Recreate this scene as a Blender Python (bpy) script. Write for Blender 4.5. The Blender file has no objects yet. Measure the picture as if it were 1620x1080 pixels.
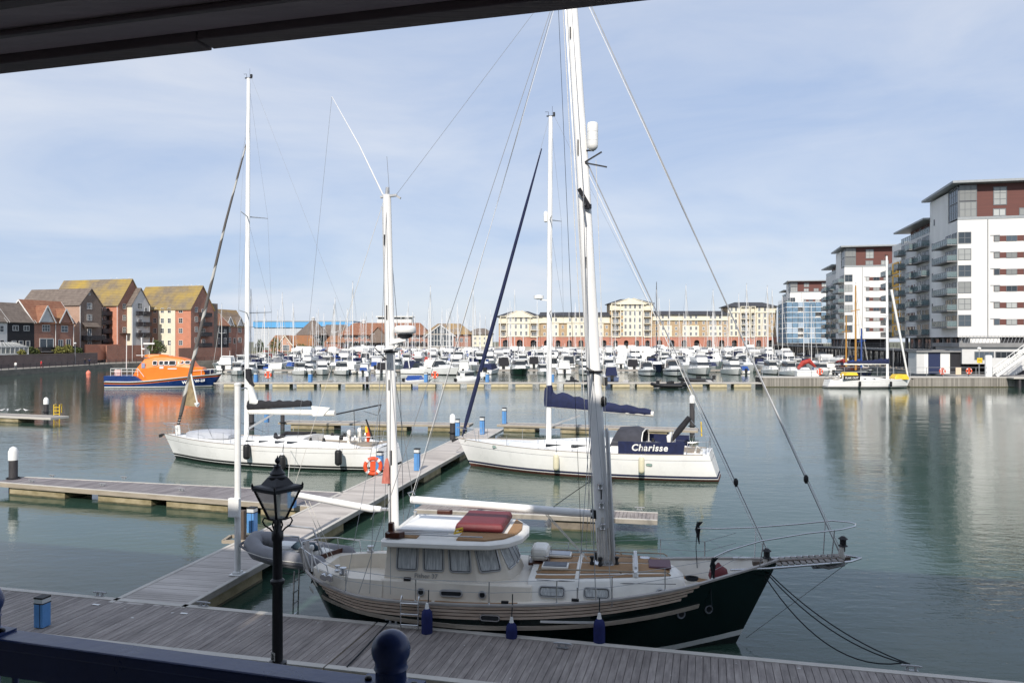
import bpy, math, random
from mathutils import Vector, Matrix
random.seed(7)
R = math.radians
sc = bpy.context.scene
C = sc.collection
# ---------------------------------------------------------------- camera
HC = 7.0          # eye height above the water, metres
FP = 1240.0       # focal length in photo pixels
cam_d = bpy.data.cameras.new('camera'); cam = bpy.data.objects.new('camera', cam_d); C.objects.link(cam)
cam_d.sensor_width = 23.5; cam_d.lens = 23.5*FP/1620.0
cam_d.clip_start = 0.05; cam_d.clip_end = 12000
cam.location = (0, 0, HC); cam.rotation_euler = (R(90), 0, 0)
sc.camera = cam
# ---------------------------------------------------------------- sky and sun
SUN_EL = 37.0
SUN_AZ = 190.0    # clockwise from +Y (the camera looks along +Y)
w = bpy.data.worlds.new('World'); sc.world = w; w.use_nodes = True
nt = w.node_tree; nt.nodes.clear()
def N(t, **k):
    n = nt.nodes.new(t)
    for a, b in k.items(): setattr(n, a, b)
    return n
sky = N('ShaderNodeTexSky', sky_type='NISHITA', sun_disc=False, sun_elevation=R(SUN_EL), sun_rotation=R(SUN_AZ), altitude=0, air_density=1.0, dust_density=0.6, ozone_density=2.0)
bg = N('ShaderNodeBackground'); bg.inputs[1].default_value = 0.125
out = N('ShaderNodeOutputWorld')
tc = N('ShaderNodeTexCoord'); mp = N('ShaderNodeMapping'); mp.inputs['Scale'].default_value = (1.0, 1.0, 3.6); mp.inputs['Location'].default_value = (3.1, 0.4, 0.2)
n1 = N('ShaderNodeTexNoise'); n1.inputs['Scale'].default_value = 2.1; n1.inputs['Detail'].default_value = 9; n1.inputs['Roughness'].default_value = 0.58; n1.inputs['Distortion'].default_value = 0.5
r1 = N('ShaderNodeValToRGB'); r1.color_ramp.elements[0].position = 0.36; r1.color_ramp.elements[1].position = 0.80
r1.color_ramp.elements[0].color = (0.52, 0.645, 0.90, 1); r1.color_ramp.elements[1].color = (0.84, 0.89, 1.0, 1); r1.color_ramp.elements[0].position = 0.34; r1.color_ramp.elements[1].position = 0.72
mx = N('ShaderNodeMix', data_type='RGBA')
mx.inputs['B'].default_value = (3.0, 3.72, 5.05, 1)
L = nt.links.new
L(tc.outputs['Generated'], mp.inputs[0]); L(mp.outputs[0], n1.inputs['Vector']); L(n1.outputs['Fac'], r1.inputs[0])
mx.inputs['Factor'].default_value = 0.86
vm = N('ShaderNodeVectorMath', operation='SCALE'); vm.inputs['Scale'].default_value = 4.9; L(r1.outputs[0], vm.inputs[0]); L(vm.outputs[0], mx.inputs['B']); L(sky.outputs[0], mx.inputs['A'])
# low bank of white cumulus near the horizon
mp2 = N('ShaderNodeMapping'); mp2.inputs['Scale'].default_value = (1, 1, 5.0); mp2.inputs['Location'].default_value = (0.35, 1.0, 0.1)
n2 = N('ShaderNodeTexNoise'); n2.inputs['Scale'].default_value = 3.4; n2.inputs['Detail'].default_value = 8; n2.inputs['Roughness'].default_value = 0.5
r2 = N('ShaderNodeValToRGB'); r2.color_ramp.elements[0].position = 0.50; r2.color_ramp.elements[1].position = 0.66
r2.color_ramp.elements[1].color = (0.8, 0.8, 0.8, 1)
sx = N('ShaderNodeSeparateXYZ'); mr = N('ShaderNodeMapRange'); mr.inputs['From Min'].default_value = 0.20; mr.inputs['From Max'].default_value = 0.06
mm = N('ShaderNodeMath', operation='MULTIPLY')
mx2 = N('ShaderNodeMix', data_type='RGBA'); mx2.inputs['B'].default_value = (4.4, 4.7, 5.2, 1)
L(tc.outputs['Generated'], mp2.inputs[0]); L(mp2.outputs[0], n2.inputs['Vector']); L(n2.outputs['Fac'], r2.inputs[0])
L(tc.outputs['Generated'], sx.inputs[0]); L(sx.outputs['Z'], mr.inputs['Value']); L(mr.outputs[0], mm.inputs[0]); L(r2.outputs[0], mm.inputs[1])
L(mx.outputs['Result'], mx2.inputs['A']); L(mm.outputs[0], mx2.inputs['Factor'])
L(mx2.outputs['Result'], bg.inputs[0]); L(bg.outputs[0], out.inputs[0])
sd = bpy.data.lights.new('sun', 'SUN'); sun = bpy.data.objects.new('sun', sd); C.objects.link(sun)
sd.energy = 3.4; sd.angle = R(0.5); sd.color = (1.0, 0.93, 0.84)
_s = Vector((math.sin(R(SUN_AZ))*math.cos(R(SUN_EL)), math.cos(R(SUN_AZ))*math.cos(R(SUN_EL)), math.sin(R(SUN_EL))))
sun.rotation_euler = _s.to_track_quat('Z', 'Y').to_euler(); sun.location = _s*60
sc.view_settings.view_transform = 'Standard'; sc.view_settings.look = 'None'
sc.view_settings.exposure = 0.48; sc.view_settings.gamma = 1.0
try: sc.view_settings.use_curve_mapping = False
except Exception: pass
sc.cycles.max_bounces = 6; sc.cycles.diffuse_bounces = 3; sc.cycles.glossy_bounces = 3; sc.cycles.transmission_bounces = 3; sc.cycles.transparent_max_bounces = 6
sc.cycles.caustics_reflective = False; sc.cycles.caustics_refractive = False

# ---------------------------------------------------------------- helpers
class MB:
    def __init__(s): s.v = []; s.f = []; s.m = []; s.s = []
    def add(s, vs, fs, m=0, sm=False):
        o = len(s.v); s.v += [tuple(v) for v in vs]
        for f in fs: s.f.append(tuple(o+i for i in f)); s.m.append(m); s.s.append(sm)
        return s
    def bx(s, x0, x1, y0, y1, z0, z1, m=0):
        vs = [(x0,y0,z0),(x1,y0,z0),(x1,y1,z0),(x0,y1,z0),(x0,y0,z1),(x1,y0,z1),(x1,y1,z1),(x0,y1,z1)]
        return s.add(vs, [(3,2,1,0),(4,5,6,7),(0,1,5,4),(1,2,6,5),(2,3,7,6),(3,0,4,7)], m)
    def box(s, c, d, rz=0, m=0, rx=0, ry=0):
        M_ = Matrix.Translation(c) @ Matrix.Rotation(rz,4,'Z') @ Matrix.Rotation(ry,4,'Y') @ Matrix.Rotation(rx,4,'X')
        h = [q/2 for q in d]
        vs = [M_ @ Vector((a*h[0],b*h[1],e*h[2])) for e in (-1,1) for a,b in ((-1,-1),(1,-1),(1,1),(-1,1))]
        return s.add(vs, [(3,2,1,0),(4,5,6,7),(0,1,5,4),(1,2,6,5),(2,3,7,6),(3,0,4,7)], m)
    def beam(s, a, b, wd, ht, m=0):            # rectangular bar from a to b
        a = Vector(a); b = Vector(b); d = (b-a); l = d.length; d.normalize()
        side = d.cross(Vector((0,0,1)))
        if side.length < 1e-3: side = Vector((1,0,0))
        side.normalize(); up = side.cross(d)
        vs = [p+side*i*wd/2+up*j*ht/2 for p in (a,b) for i,j in ((-1,-1),(1,-1),(1,1),(-1,1))]
        return s.add(vs, [(3,2,1,0),(4,5,6,7),(0,1,5,4),(1,2,6,5),(2,3,7,6),(3,0,4,7)], m)
    def tube(s, pts, r, n=6, closed=False, m=0, oval=1.0):
        P = [Vector(p) for p in pts]; k = len(P); rs = r if isinstance(r, (list, tuple)) else [r]*k
        vs = []; up = None
        for i in range(k):
            if closed: d = P[(i+1)%k]-P[i-1]
            else: d = P[min(i+1,k-1)]-P[max(i-1,0)]
            if d.length < 1e-9: d = Vector((0,0,1))
            d.normalize()
            if up is None:
                up = Vector((0,0,1)) if abs(d.z) < .9 else Vector((1,0,0))
            up = (up - d*up.dot(d))
            if up.length < 1e-4: up = Vector((1,0,0)) - d*d.x
            up.normalize(); sd_ = d.cross(up)
            for j in range(n):
                a = 2*math.pi*j/n
                vs.append(P[i]+(up*math.cos(a)*oval+sd_*math.sin(a))*rs[i])
        fs = []
        for i in range(k if closed else k-1):
            for j in range(n):
                a = i*n+j; b = i*n+(j+1)%n; c = ((i+1)%k)*n+(j+1)%n; e = ((i+1)%k)*n+j
                fs.append((a,e,c,b))
        if not closed: fs += [tuple(range(n)), tuple(reversed(range((k-1)*n, k*n)))]
        return s.add(vs, fs, m, n > 4)
    def lathe(s, c, prof, n=16, m=0, sm=True, rot=0, sy=1.0):
        vs = []
        for r_, z in prof:
            for j in range(n):
                a = 2*math.pi*j/n+rot
                vs.append((c[0]+r_*math.cos(a), c[1]+r_*math.sin(a)*sy, c[2]+z))
        fs = []
        for i in range(len(prof)-1):
            for j in range(n): fs.append((i*n+j, i*n+(j+1)%n, (i+1)*n+(j+1)%n, (i+1)*n+j))
        fs += [tuple(reversed(range(n))), tuple(range((len(prof)-1)*n, len(prof)*n))]
        return s.add(vs, fs, m, sm)
    def prism(s, poly, z0, z1, m=0, sc1=None):
        k = len(poly)
        cx = sum(p[0] for p in poly)/k; cy = sum(p[1] for p in poly)/k
        top = [(cx+(p[0]-cx)*(sc1 or 1), cy+(p[1]-cy)*(sc1 or 1)) for p in poly]
        vs = [(p[0],p[1],z0) for p in poly]+[(p[0],p[1],z1) for p in top]
        fs = [(i,(i+1)%k,k+(i+1)%k,k+i) for i in range(k)]+[tuple(reversed(range(k))), tuple(range(k,2*k))]
        return s.add(vs, fs, m)
    def slab(s, pts, t=0.02, m=0):             # flat polygon given thickness along its normal
        P = [Vector(p) for p in pts]; n_ = (P[1]-P[0]).cross(P[2]-P[0]).normalized()*t; k = len(P)
        vs = P+[p-n_ for p in P]
        fs = [tuple(range(k)), tuple(reversed(range(k,2*k)))]+[(i,k+i,k+(i+1)%k,(i+1)%k) for i in range(k)]
        return s.add(vs, fs, m)
    def loft(s, rings, m=0, sm=True, closed=True, caps=True):
        k = len(rings[0]); vs = [p for r_ in rings for p in r_]; fs = []
        for i in range(len(rings)-1):
            for j in range(k if closed else k-1):
                fs.append((i*k+j, i*k+(j+1)%k, (i+1)*k+(j+1)%k, (i+1)*k+j))
        if caps and closed: fs += [tuple(reversed(range(k))), tuple(range((len(rings)-1)*k, len(rings)*k))]
        return s.add(vs, fs, m, sm)
    def mesh(s, name, mats):
        me = bpy.data.meshes.new(name); me.from_pydata(s.v, [], s.f)
        if not isinstance(mats, (list, tuple)): mats = [mats]
        for q in mats: me.materials.append(q)
        me.polygons.foreach_set('material_index', s.m); me.polygons.foreach_set('use_smooth', s.s)
        me.update()
        if any(s.s): me.set_sharp_from_angle(angle=R(48))
        return me
    def build(s, name, mats, parent=None, **k):
        return put(name, s.mesh(name, mats), parent, **k)
def put(name, me, parent=None, loc=(0,0,0), rz=0, bevel=0, **k):
    o = bpy.data.objects.new(name, me); C.objects.link(o); o.location = loc; o.rotation_euler = (0,0,rz)
    if parent is not None: o.parent = parent
    if bevel:
        b = o.modifiers.new('bevel', 'BEVEL'); b.width = bevel; b.segments = 2; b.limit_method = 'ANGLE'; b.angle_limit = R(40)
    tag(o, **k); return o
def tag(o, label=None, cat=None, group=None, kind=None):
    if label: o['label'] = label
    if cat: o['category'] = cat
    if group: o['group'] = group
    if kind: o['kind'] = kind
    return o
def empty(name, loc=(0,0,0), rz=0, label=None, cat=None, group=None):
    o = bpy.data.objects.new(name, None); C.objects.link(o); o.location = loc; o.rotation_euler = (0,0,rz); o.empty_display_size = .2
    return tag(o, label, cat, group)
KIDS = {}
def copy_tree(root, loc, rz, label, group=None, scale=1.0):
    r_ = root.copy(); C.objects.link(r_); r_.location = loc; r_.rotation_euler = (0,0,rz); r_.scale = (scale,)*3
    r_['label'] = label
    if group: r_['group'] = group
    if root.name not in KIDS: KIDS[root.name] = [(c, list(c.children)) for c in root.children]
    for ch, sub in KIDS[root.name]:
        c = ch.copy(); C.objects.link(c); c.parent = r_
        for g in sub: d = g.copy(); C.objects.link(d); d.parent = c
    return r_
def pw(px, py, z=0.0):                          # photo pixel -> place at height z
    Y = (HC-z)*FP/(py-540.0); return Vector(((px-810)/FP*Y, Y, z))
def pd(px, py, Y):                              # photo pixel -> place at distance Y
    return Vector(((px-810)/FP*Y, Y, HC-(py-540)/FP*Y))
class Fr:                                       # frame of a boat: x forward, y to port, z up
    def __init__(s, ax, ay, bx, by):
        s.o = Vector((ax, ay, 0)); d = Vector((bx-ax, by-ay, 0)); s.L = d.length; d.normalize(); s.d = d; s.n = Vector((-d.y, d.x, 0)); s.rz = math.atan2(d.y, d.x)
    def at(s, px, py, y=0.0):
        r_ = (px-810)/FP
        x = (r_*(s.o.y+s.n.y*y)-s.o.x-s.n.x*y)/(s.d.x-r_*s.d.y)
        Y = s.o.y+s.d.y*x+s.n.y*y
        return Vector((x, y, HC-(py-540)/FP*Y))
ORD = ['first','second','third','fourth','fifth','sixth','seventh','eighth','ninth','tenth','eleventh','twelfth','thirteenth','fourteenth','fifteenth','sixteenth','seventeenth','eighteenth','nineteenth']
TENS = {2:('twentieth','twenty'),3:('thirtieth','thirty'),4:('fortieth','forty'),5:('fiftieth','fifty')}
def ordw(i):                                    # 1 -> first
    if i <= 19: return ORD[i-1]
    t, u = divmod(i, 10); return TENS[t][0] if u == 0 else TENS[t][1]+'-'+ORD[u-1]
def lerp(a, b, t): return a+(b-a)*t
def interp(xs, ys, x):
    if x <= xs[0]: return ys[0]
    for i in range(len(xs)-1):
        if x <= xs[i+1]:
            t = (x-xs[i])/(xs[i+1]-xs[i])
            # smooth Hermite with finite slopes
            m0 = (ys[i+1]-ys[max(i-1,0)])/(xs[i+1]-xs[max(i-1,0)]); m1 = (ys[min(i+2,len(xs)-1)]-ys[i])/(xs[min(i+2,len(xs)-1)]-xs[i])
            h = xs[i+1]-xs[i]; t2 = t*t; t3 = t2*t
            return (2*t3-3*t2+1)*ys[i]+(t3-2*t2+t)*h*m0+(-2*t3+3*t2)*ys[i+1]+(t3-t2)*h*m1
    return ys[-1]
def rrect(c, a, b, w_, h_, r_, n=4):            # rounded rectangle in the plane of unit vectors a, b
    c = Vector(c); a = Vector(a); b = Vector(b); out_ = []
    for qx, qy, s0 in ((1,1,0),(-1,1,90),(-1,-1,180),(1,-1,270)):
        for k in range(n+1):
            t = R(s0+90*k/n)
            out_.append(c+a*(qx*(w_/2-r_)+r_*math.cos(t))+b*(qy*(h_/2-r_)+r_*math.sin(t)))
    return out_
def sag(a, b, s_, n=10):
    a = Vector(a); b = Vector(b); return [a.lerp(b, i/n)-Vector((0,0,s_*4*(i/n)*(1-i/n))) for i in range(n+1)]

# ---------------------------------------------------------------- materials
def M(name, col, rough=.5, metal=0., var=0., scale=3., bump=0., bscale=25., stretch=(1,1,1), col2=None, rnd=0., trans=0., alpha=1., ior=1.45, detail=6, emis=None, world=None):
    m = bpy.data.materials.new(name); m.use_nodes = True; t = m.node_tree; b = t.nodes['Principled BSDF']
    b.inputs['Roughness'].default_value = rough; b.inputs['Metallic'].default_value = metal; b.inputs['IOR'].default_value = ior
    b.inputs['Base Color'].default_value = (*col, 1); b.inputs['Transmission Weight'].default_value = trans; b.inputs['Alpha'].default_value = alpha
    tc_ = t.nodes.new('ShaderNodeTexCoord'); mp_ = t.nodes.new('ShaderNodeMapping'); mp_.inputs['Scale'].default_value = stretch
    if world is None: t.links.new(tc_.outputs['Object'], mp_.inputs[0])
    else:
        ge = t.nodes.new('ShaderNodeNewGeometry'); m0 = t.nodes.new('ShaderNodeMapping'); m0.inputs['Rotation'].default_value = (0,0,world)
        t.links.new(ge.outputs['Position'], m0.inputs[0]); t.links.new(m0.outputs[0], mp_.inputs[0])
    last = None
    if var or col2:
        n = t.nodes.new('ShaderNodeTexNoise'); n.inputs['Scale'].default_value = scale; n.inputs['Detail'].default_value = detail; n.inputs['Roughness'].default_value = .62
        t.links.new(mp_.outputs[0], n.inputs['Vector'])
        cr = t.nodes.new('ShaderNodeValToRGB'); e = cr.color_ramp.elements; e[0].position = .32; e[1].position = .68
        if col2: e[0].color = (*col, 1); e[1].color = (*col2, 1)
        else: e[0].color = (*[max(0, q*(1-var)) for q in col], 1); e[1].color = (*[min(1, q*(1+var)) for q in col], 1)
        t.links.new(n.outputs['Fac'], cr.inputs[0]); last = cr.outputs[0]
        t.links.new(last, b.inputs['Base Color'])
        mr_ = t.nodes.new('ShaderNodeMapRange'); mr_.inputs['To Min'].default_value = max(.02, rough-.08); mr_.inputs['To Max'].default_value = min(1, rough+.1)
        t.links.new(n.outputs['Fac'], mr_.inputs['Value']); t.links.new(mr_.outputs[0], b.inputs['Roughness'])
    if rnd:
        oi = t.nodes.new('ShaderNodeObjectInfo'); m2 = t.nodes.new('ShaderNodeMapRange'); m2.inputs['To Min'].default_value = 1-rnd; m2.inputs['To Max'].default_value = 1+rnd
        t.links.new(oi.outputs['Random'], m2.inputs['Value'])
        mu = t.nodes.new('ShaderNodeVectorMath'); mu.operation = 'SCALE'
        if last: t.links.new(last, mu.inputs[0])
        else: mu.inputs[0].default_value = col
        t.links.new(m2.outputs[0], mu.inputs['Scale']); t.links.new(mu.outputs[0], b.inputs['Base Color'])
    if world is not None:
        n = t.nodes.new('ShaderNodeTexNoise'); n.inputs['Scale'].default_value = .9; n.inputs['Detail'].default_value = 7; n.inputs['Roughness'].default_value = .7
        t.links.new(m0.outputs[0], n.inputs['Vector']); m3 = t.nodes.new('ShaderNodeMapRange'); m3.inputs['From Min'].default_value = .3; m3.inputs['From Max'].default_value = .7; m3.inputs['To Min'].default_value = .80; m3.inputs['To Max'].default_value = 1.14
        t.links.new(n.outputs['Fac'], m3.inputs['Value']); mu2 = t.nodes.new('ShaderNodeVectorMath'); mu2.operation = 'SCALE'
        t.links.new(b.inputs['Base Color'].links[0].from_socket, mu2.inputs[0]); t.links.new(m3.outputs[0], mu2.inputs['Scale']); t.links.new(mu2.outputs[0], b.inputs['Base Color'])
        n4 = t.nodes.new('ShaderNodeTexNoise'); n4.inputs['Scale'].default_value = 6.5; n4.inputs['Detail'].default_value = 2; t.links.new(m0.outputs[0], n4.inputs['Vector'])
        r4 = t.nodes.new('ShaderNodeValToRGB'); r4.color_ramp.elements[0].position = .745; r4.color_ramp.elements[1].position = .765; t.links.new(n4.outputs['Fac'], r4.inputs[0])
        m4 = t.nodes.new('ShaderNodeMix'); m4.data_type = 'RGBA'; m4.inputs['B'].default_value = (.6,.59,.56,1); t.links.new(r4.outputs[0], m4.inputs['Factor']); t.links.new(mu2.outputs[0], m4.inputs['A']); t.links.new(m4.outputs['Result'], b.inputs['Base Color'])
    if bump:
        n = t.nodes.new('ShaderNodeTexNoise'); n.inputs['Scale'].default_value = bscale; n.inputs['Detail'].default_value = 4
        t.links.new(mp_.outputs[0], n.inputs['Vector'])
        bp = t.nodes.new('ShaderNodeBump'); bp.inputs['Strength'].default_value = bump; bp.inputs['Distance'].default_value = .02
        t.links.new(n.outputs['Fac'], bp.inputs['Height']); t.links.new(bp.outputs[0], b.inputs['Normal'])
    return m
gel   = M('white_gelcoat', (.82,.82,.80), .28, var=.05, scale=1.2)
gelc  = M('cream_gelcoat', (.77,.71,.61), .38, var=.07, scale=2.0)
gelw  = M('offwhite_paint', (.80,.78,.72), .4, var=.06, scale=2.5)
mastw = M('white_mast_paint', (.80,.80,.79), .4, var=.07, scale=3, stretch=(1,1,.2))
alu   = M('aluminium', (.50,.51,.52), .38, .55, var=.08, scale=4)
steel = M('stainless', (.62,.63,.64), .22, .9)
wire  = M('rigging_wire', (.33,.34,.35), .45, .5)
rope_w= M('pale_rope', (.62,.60,.55), .9, var=.2, scale=40)
rope_b= M('dark_rope', (.02,.025,.03), .9, var=.3, scale=40)
black = M('black_rubber', (.012,.013,.015), .55, var=.3, scale=6)
blackp= M('black_ironwork', (.010,.010,.013), .35, var=.25, scale=9, bump=.06, bscale=60)
navy  = M('navy_canvas', (.012,.018,.06), .85, var=.25, scale=5, bump=.3, bscale=30)
blackc= M('black_canvas', (.018,.018,.022), .85, var=.3, scale=5, bump=.4, bscale=12)
greyc = M('grey_canvas', (.16,.17,.19), .85, var=.2, scale=5, bump=.3, bscale=20)
whitec= M('white_sailcloth', (.74,.74,.71), .8, var=.06, scale=5, bump=.4, bscale=9)
tanc  = M('weathered_tan_canvas', (.26,.20,.115), .9, var=.28, scale=3, bump=.4, bscale=14)
red   = M('red_orange_plastic', (.68,.09,.03), .5, var=.1)
redc  = M('maroon_vinyl', (.15,.022,.028), .55, var=.14, scale=4, bump=.25, bscale=8)
green = M('dark_green_hull_paint', (.003,.013,.013), .16, var=.15, scale=1.5)
woodg = M('weathered_teak_strip', (.48,.37,.29), .6, var=.22, scale=3.5, stretch=(.5,3,7), col2=(.74,.61,.50), rnd=.06, bump=.15)
rubw  = M('grey_rubbing_strake', (.40,.35,.29), .6, var=.2, scale=4, stretch=(.5,3,4), bump=.15)
capm  = M('grey_cap_rail', (.36,.34,.32), .5, var=.15, scale=5, stretch=(.4,2,2))
tand  = M('tan_deck_pad', (.32,.19,.095), .8, var=.12, scale=5, bump=.3, bscale=90)
varn  = M('varnished_wood', (.06,.018,.010), .3, var=.3, scale=6)
curt  = M('net_curtain', (.27,.29,.30), .8, col2=(.64,.66,.65), scale=4, stretch=(7,7,.3))
dglass= M('dark_glass', (.02,.024,.028), .08, var=.5, scale=1.2, ior=1.5)
dglas2= M('window_glass_bluish', (.05,.065,.08), .1, rnd=.7, ior=1.5)
wglass= M('pale_curtained_glass', (.32,.33,.32), .15, rnd=.45, ior=1.5)
antif = M('red_brown_antifouling', (.10,.035,.025), .7, var=.3)
antib = M('black_antifouling', (.012,.02,.018), .6, var=.3)
bluef = M('navy_fender_cover', (.010,.017,.10), .8, var=.2, scale=12, bump=.3, bscale=50)
deckw = M('grey_timber_decking', (.185,.16,.15), .75, var=.3, scale=3.0, stretch=(4,.5,1), col2=(.33,.295,.27), rnd=.14, bump=.35, bscale=24, world=R(14.2))
deckl = M('bleached_timber_decking', (.25,.225,.20), .8, col2=(.37,.34,.31), scale=1.6, stretch=(3,.4,1), bump=.2)
edgew = M('pale_timber_edge', (.44,.42,.38), .8, col2=(.56,.53,.48), scale=3, stretch=(.5,.5,2), bump=.25)
fasc  = M('timber_fascia', (.27,.23,.175), .8, col2=(.40,.35,.28), scale=1.4, stretch=(.6,.6,3), bump=.3)
concr = M('stained_concrete_float', (.20,.165,.085), .85, col2=(.40,.34,.22), scale=1.6, stretch=(1,1,1.5), bump=.3, bscale=14)
concd = M('weedy_concrete', (.04,.045,.025), .8, col2=(.14,.12,.07), scale=2.2)
creamf= M('cream_float', (.55,.47,.30), .8, var=.15, scale=2)
pile_m= M('dark_steel_pile', (.055,.052,.055), .6, var=.35, scale=4, stretch=(1,1,.3))
whitep= M('white_paint', (.78,.78,.76), .45, var=.06, scale=4)
bluep = M('pale_blue_plastic', (.10,.27,.56), .45, var=.08, scale=4)
blued = M('blue_ironwork_paint', (.03,.055,.17), .28, var=.12, scale=5, bump=.05, bscale=30)
yellow= M('yellow_paint', (.75,.50,.03), .5, var=.1)
orange= M('lifeboat_orange', (.82,.19,.015), .4, var=.05, scale=1)
lbblue= M('lifeboat_blue', (.012,.04,.16), .28, var=.12, scale=1)
# ================================================================ water and ground
def water_mat():
    m = bpy.data.materials.new('harbour_water'); m.use_nodes = True; t = m.node_tree; b = t.nodes['Principled BSDF']
    b.inputs['Base Color'].default_value = (.030,.062,.046, 1); b.inputs['Roughness'].default_value = .035; b.inputs['IOR'].default_value = 1.333
    tc_ = t.nodes.new('ShaderNodeTexCoord')
    def noise(sc_, det, st, dist=0):
        mp_ = t.nodes.new('ShaderNodeMapping'); mp_.inputs['Scale'].default_value = st; mp_.inputs['Rotation'].default_value = (0,0,R(9)); t.links.new(tc_.outputs['Object'], mp_.inputs[0])
        n = t.nodes.new('ShaderNodeTexNoise'); n.inputs['Scale'].default_value = sc_; n.inputs['Detail'].default_value = det; n.inputs['Roughness'].default_value = .55; n.inputs['Distortion'].default_value = dist
        t.links.new(mp_.outputs[0], n.inputs['Vector']); return n.outputs['Fac']
    a = noise(2.6, 4, (.55,1.1,1), .3); c = noise(.55, 3, (.6,1,1)); g = noise(.035, 3, (.5,1.6,1), .8)
    rp = t.nodes.new('ShaderNodeMapRange'); rp.inputs['From Min'].default_value = .42; rp.inputs['From Max'].default_value = .6; rp.inputs['To Min'].default_value = .25; rp.inputs['To Max'].default_value = 1.0
    t.links.new(g, rp.inputs['Value'])
    s1 = t.nodes.new('ShaderNodeMath'); s1.operation = 'MULTIPLY'; t.links.new(a, s1.inputs[0]); t.links.new(rp.outputs[0], s1.inputs[1])
    s2 = t.nodes.new('ShaderNodeMath'); s2.operation = 'MULTIPLY_ADD'; t.links.new(c, s2.inputs[0]); s2.inputs[1].default_value = 1.3; t.links.new(s1.outputs[0], s2.inputs[2])
    h = noise(8.5, 2, (.8,1,1)); s3 = t.nodes.new('ShaderNodeMath'); s3.operation = 'MULTIPLY_ADD'; t.links.new(h, s3.inputs[0]); s3.inputs[1].default_value = .16; t.links.new(s2.outputs[0], s3.inputs[2])
    bp = t.nodes.new('ShaderNodeBump'); bp.inputs['Strength'].default_value = 1.0; bp.inputs['Distance'].default_value = .018
    t.links.new(s3.outputs[0], bp.inputs['Height']); t.links.new(bp.outputs[0], b.inputs['Normal'])
    return m
w_ = MB(); w_.add([(-600,-40,0),(600,-40,0),(600,600,0),(-600,600,0)], [(0,1,2,3)]); w_.build('water', water_mat(), kind='structure')
pave = M('promenade_paving', (.26,.24,.21), .85, var=.15, scale=.6)
landm= M('ground_surface', (.11,.12,.07), .95, col2=(.20,.19,.14), scale=.05)
qwall= M('quay_wall', (.16,.14,.12), .9, col2=(.27,.24,.20), scale=.5, stretch=(1,1,2.5))
PQ = [(-3000,-60),(-104,-60),(-104,165),(-105,205),(-99,226),(-85,250),(-86,300),(-88,391.9),(-3000,391.9)]
m = MB(); m.prism(PQ, -2, 1.15, 1); m.add([(x,y,1.154) for x,y in PQ], [tuple(range(len(PQ)))], 0)
m.build('promenade', [pave, qwall], kind='structure')
m = MB(); m.prism([(-6000,392),(6000,392),(6000,9000),(-6000,9000)], -2, 2.0, 0); m.build('ground', [landm], kind='structure')
RQ = lambda Y: 73+.204*(Y-135)                 # right-hand quay line
m = MB(); m.prism([(RQ(119),121.5),(600,121.5),(600,391.7),(RQ(391.7),391.7)], -2, 1.5, 0); m.build('quay', [M('quay_concrete', (.22,.21,.20), .9, var=.2, scale=.4)], kind='structure')
# quay under the viewpoint, out of frame in front of the camera
m = MB(); m.prism([(-60,-30),(60,-30),(60,3.6),(-60,9.8)], -2, 2.2, 0); m.build('quay', [M('quay_paving', (.2,.19,.18), .9, var=.15)], kind='structure')

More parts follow.
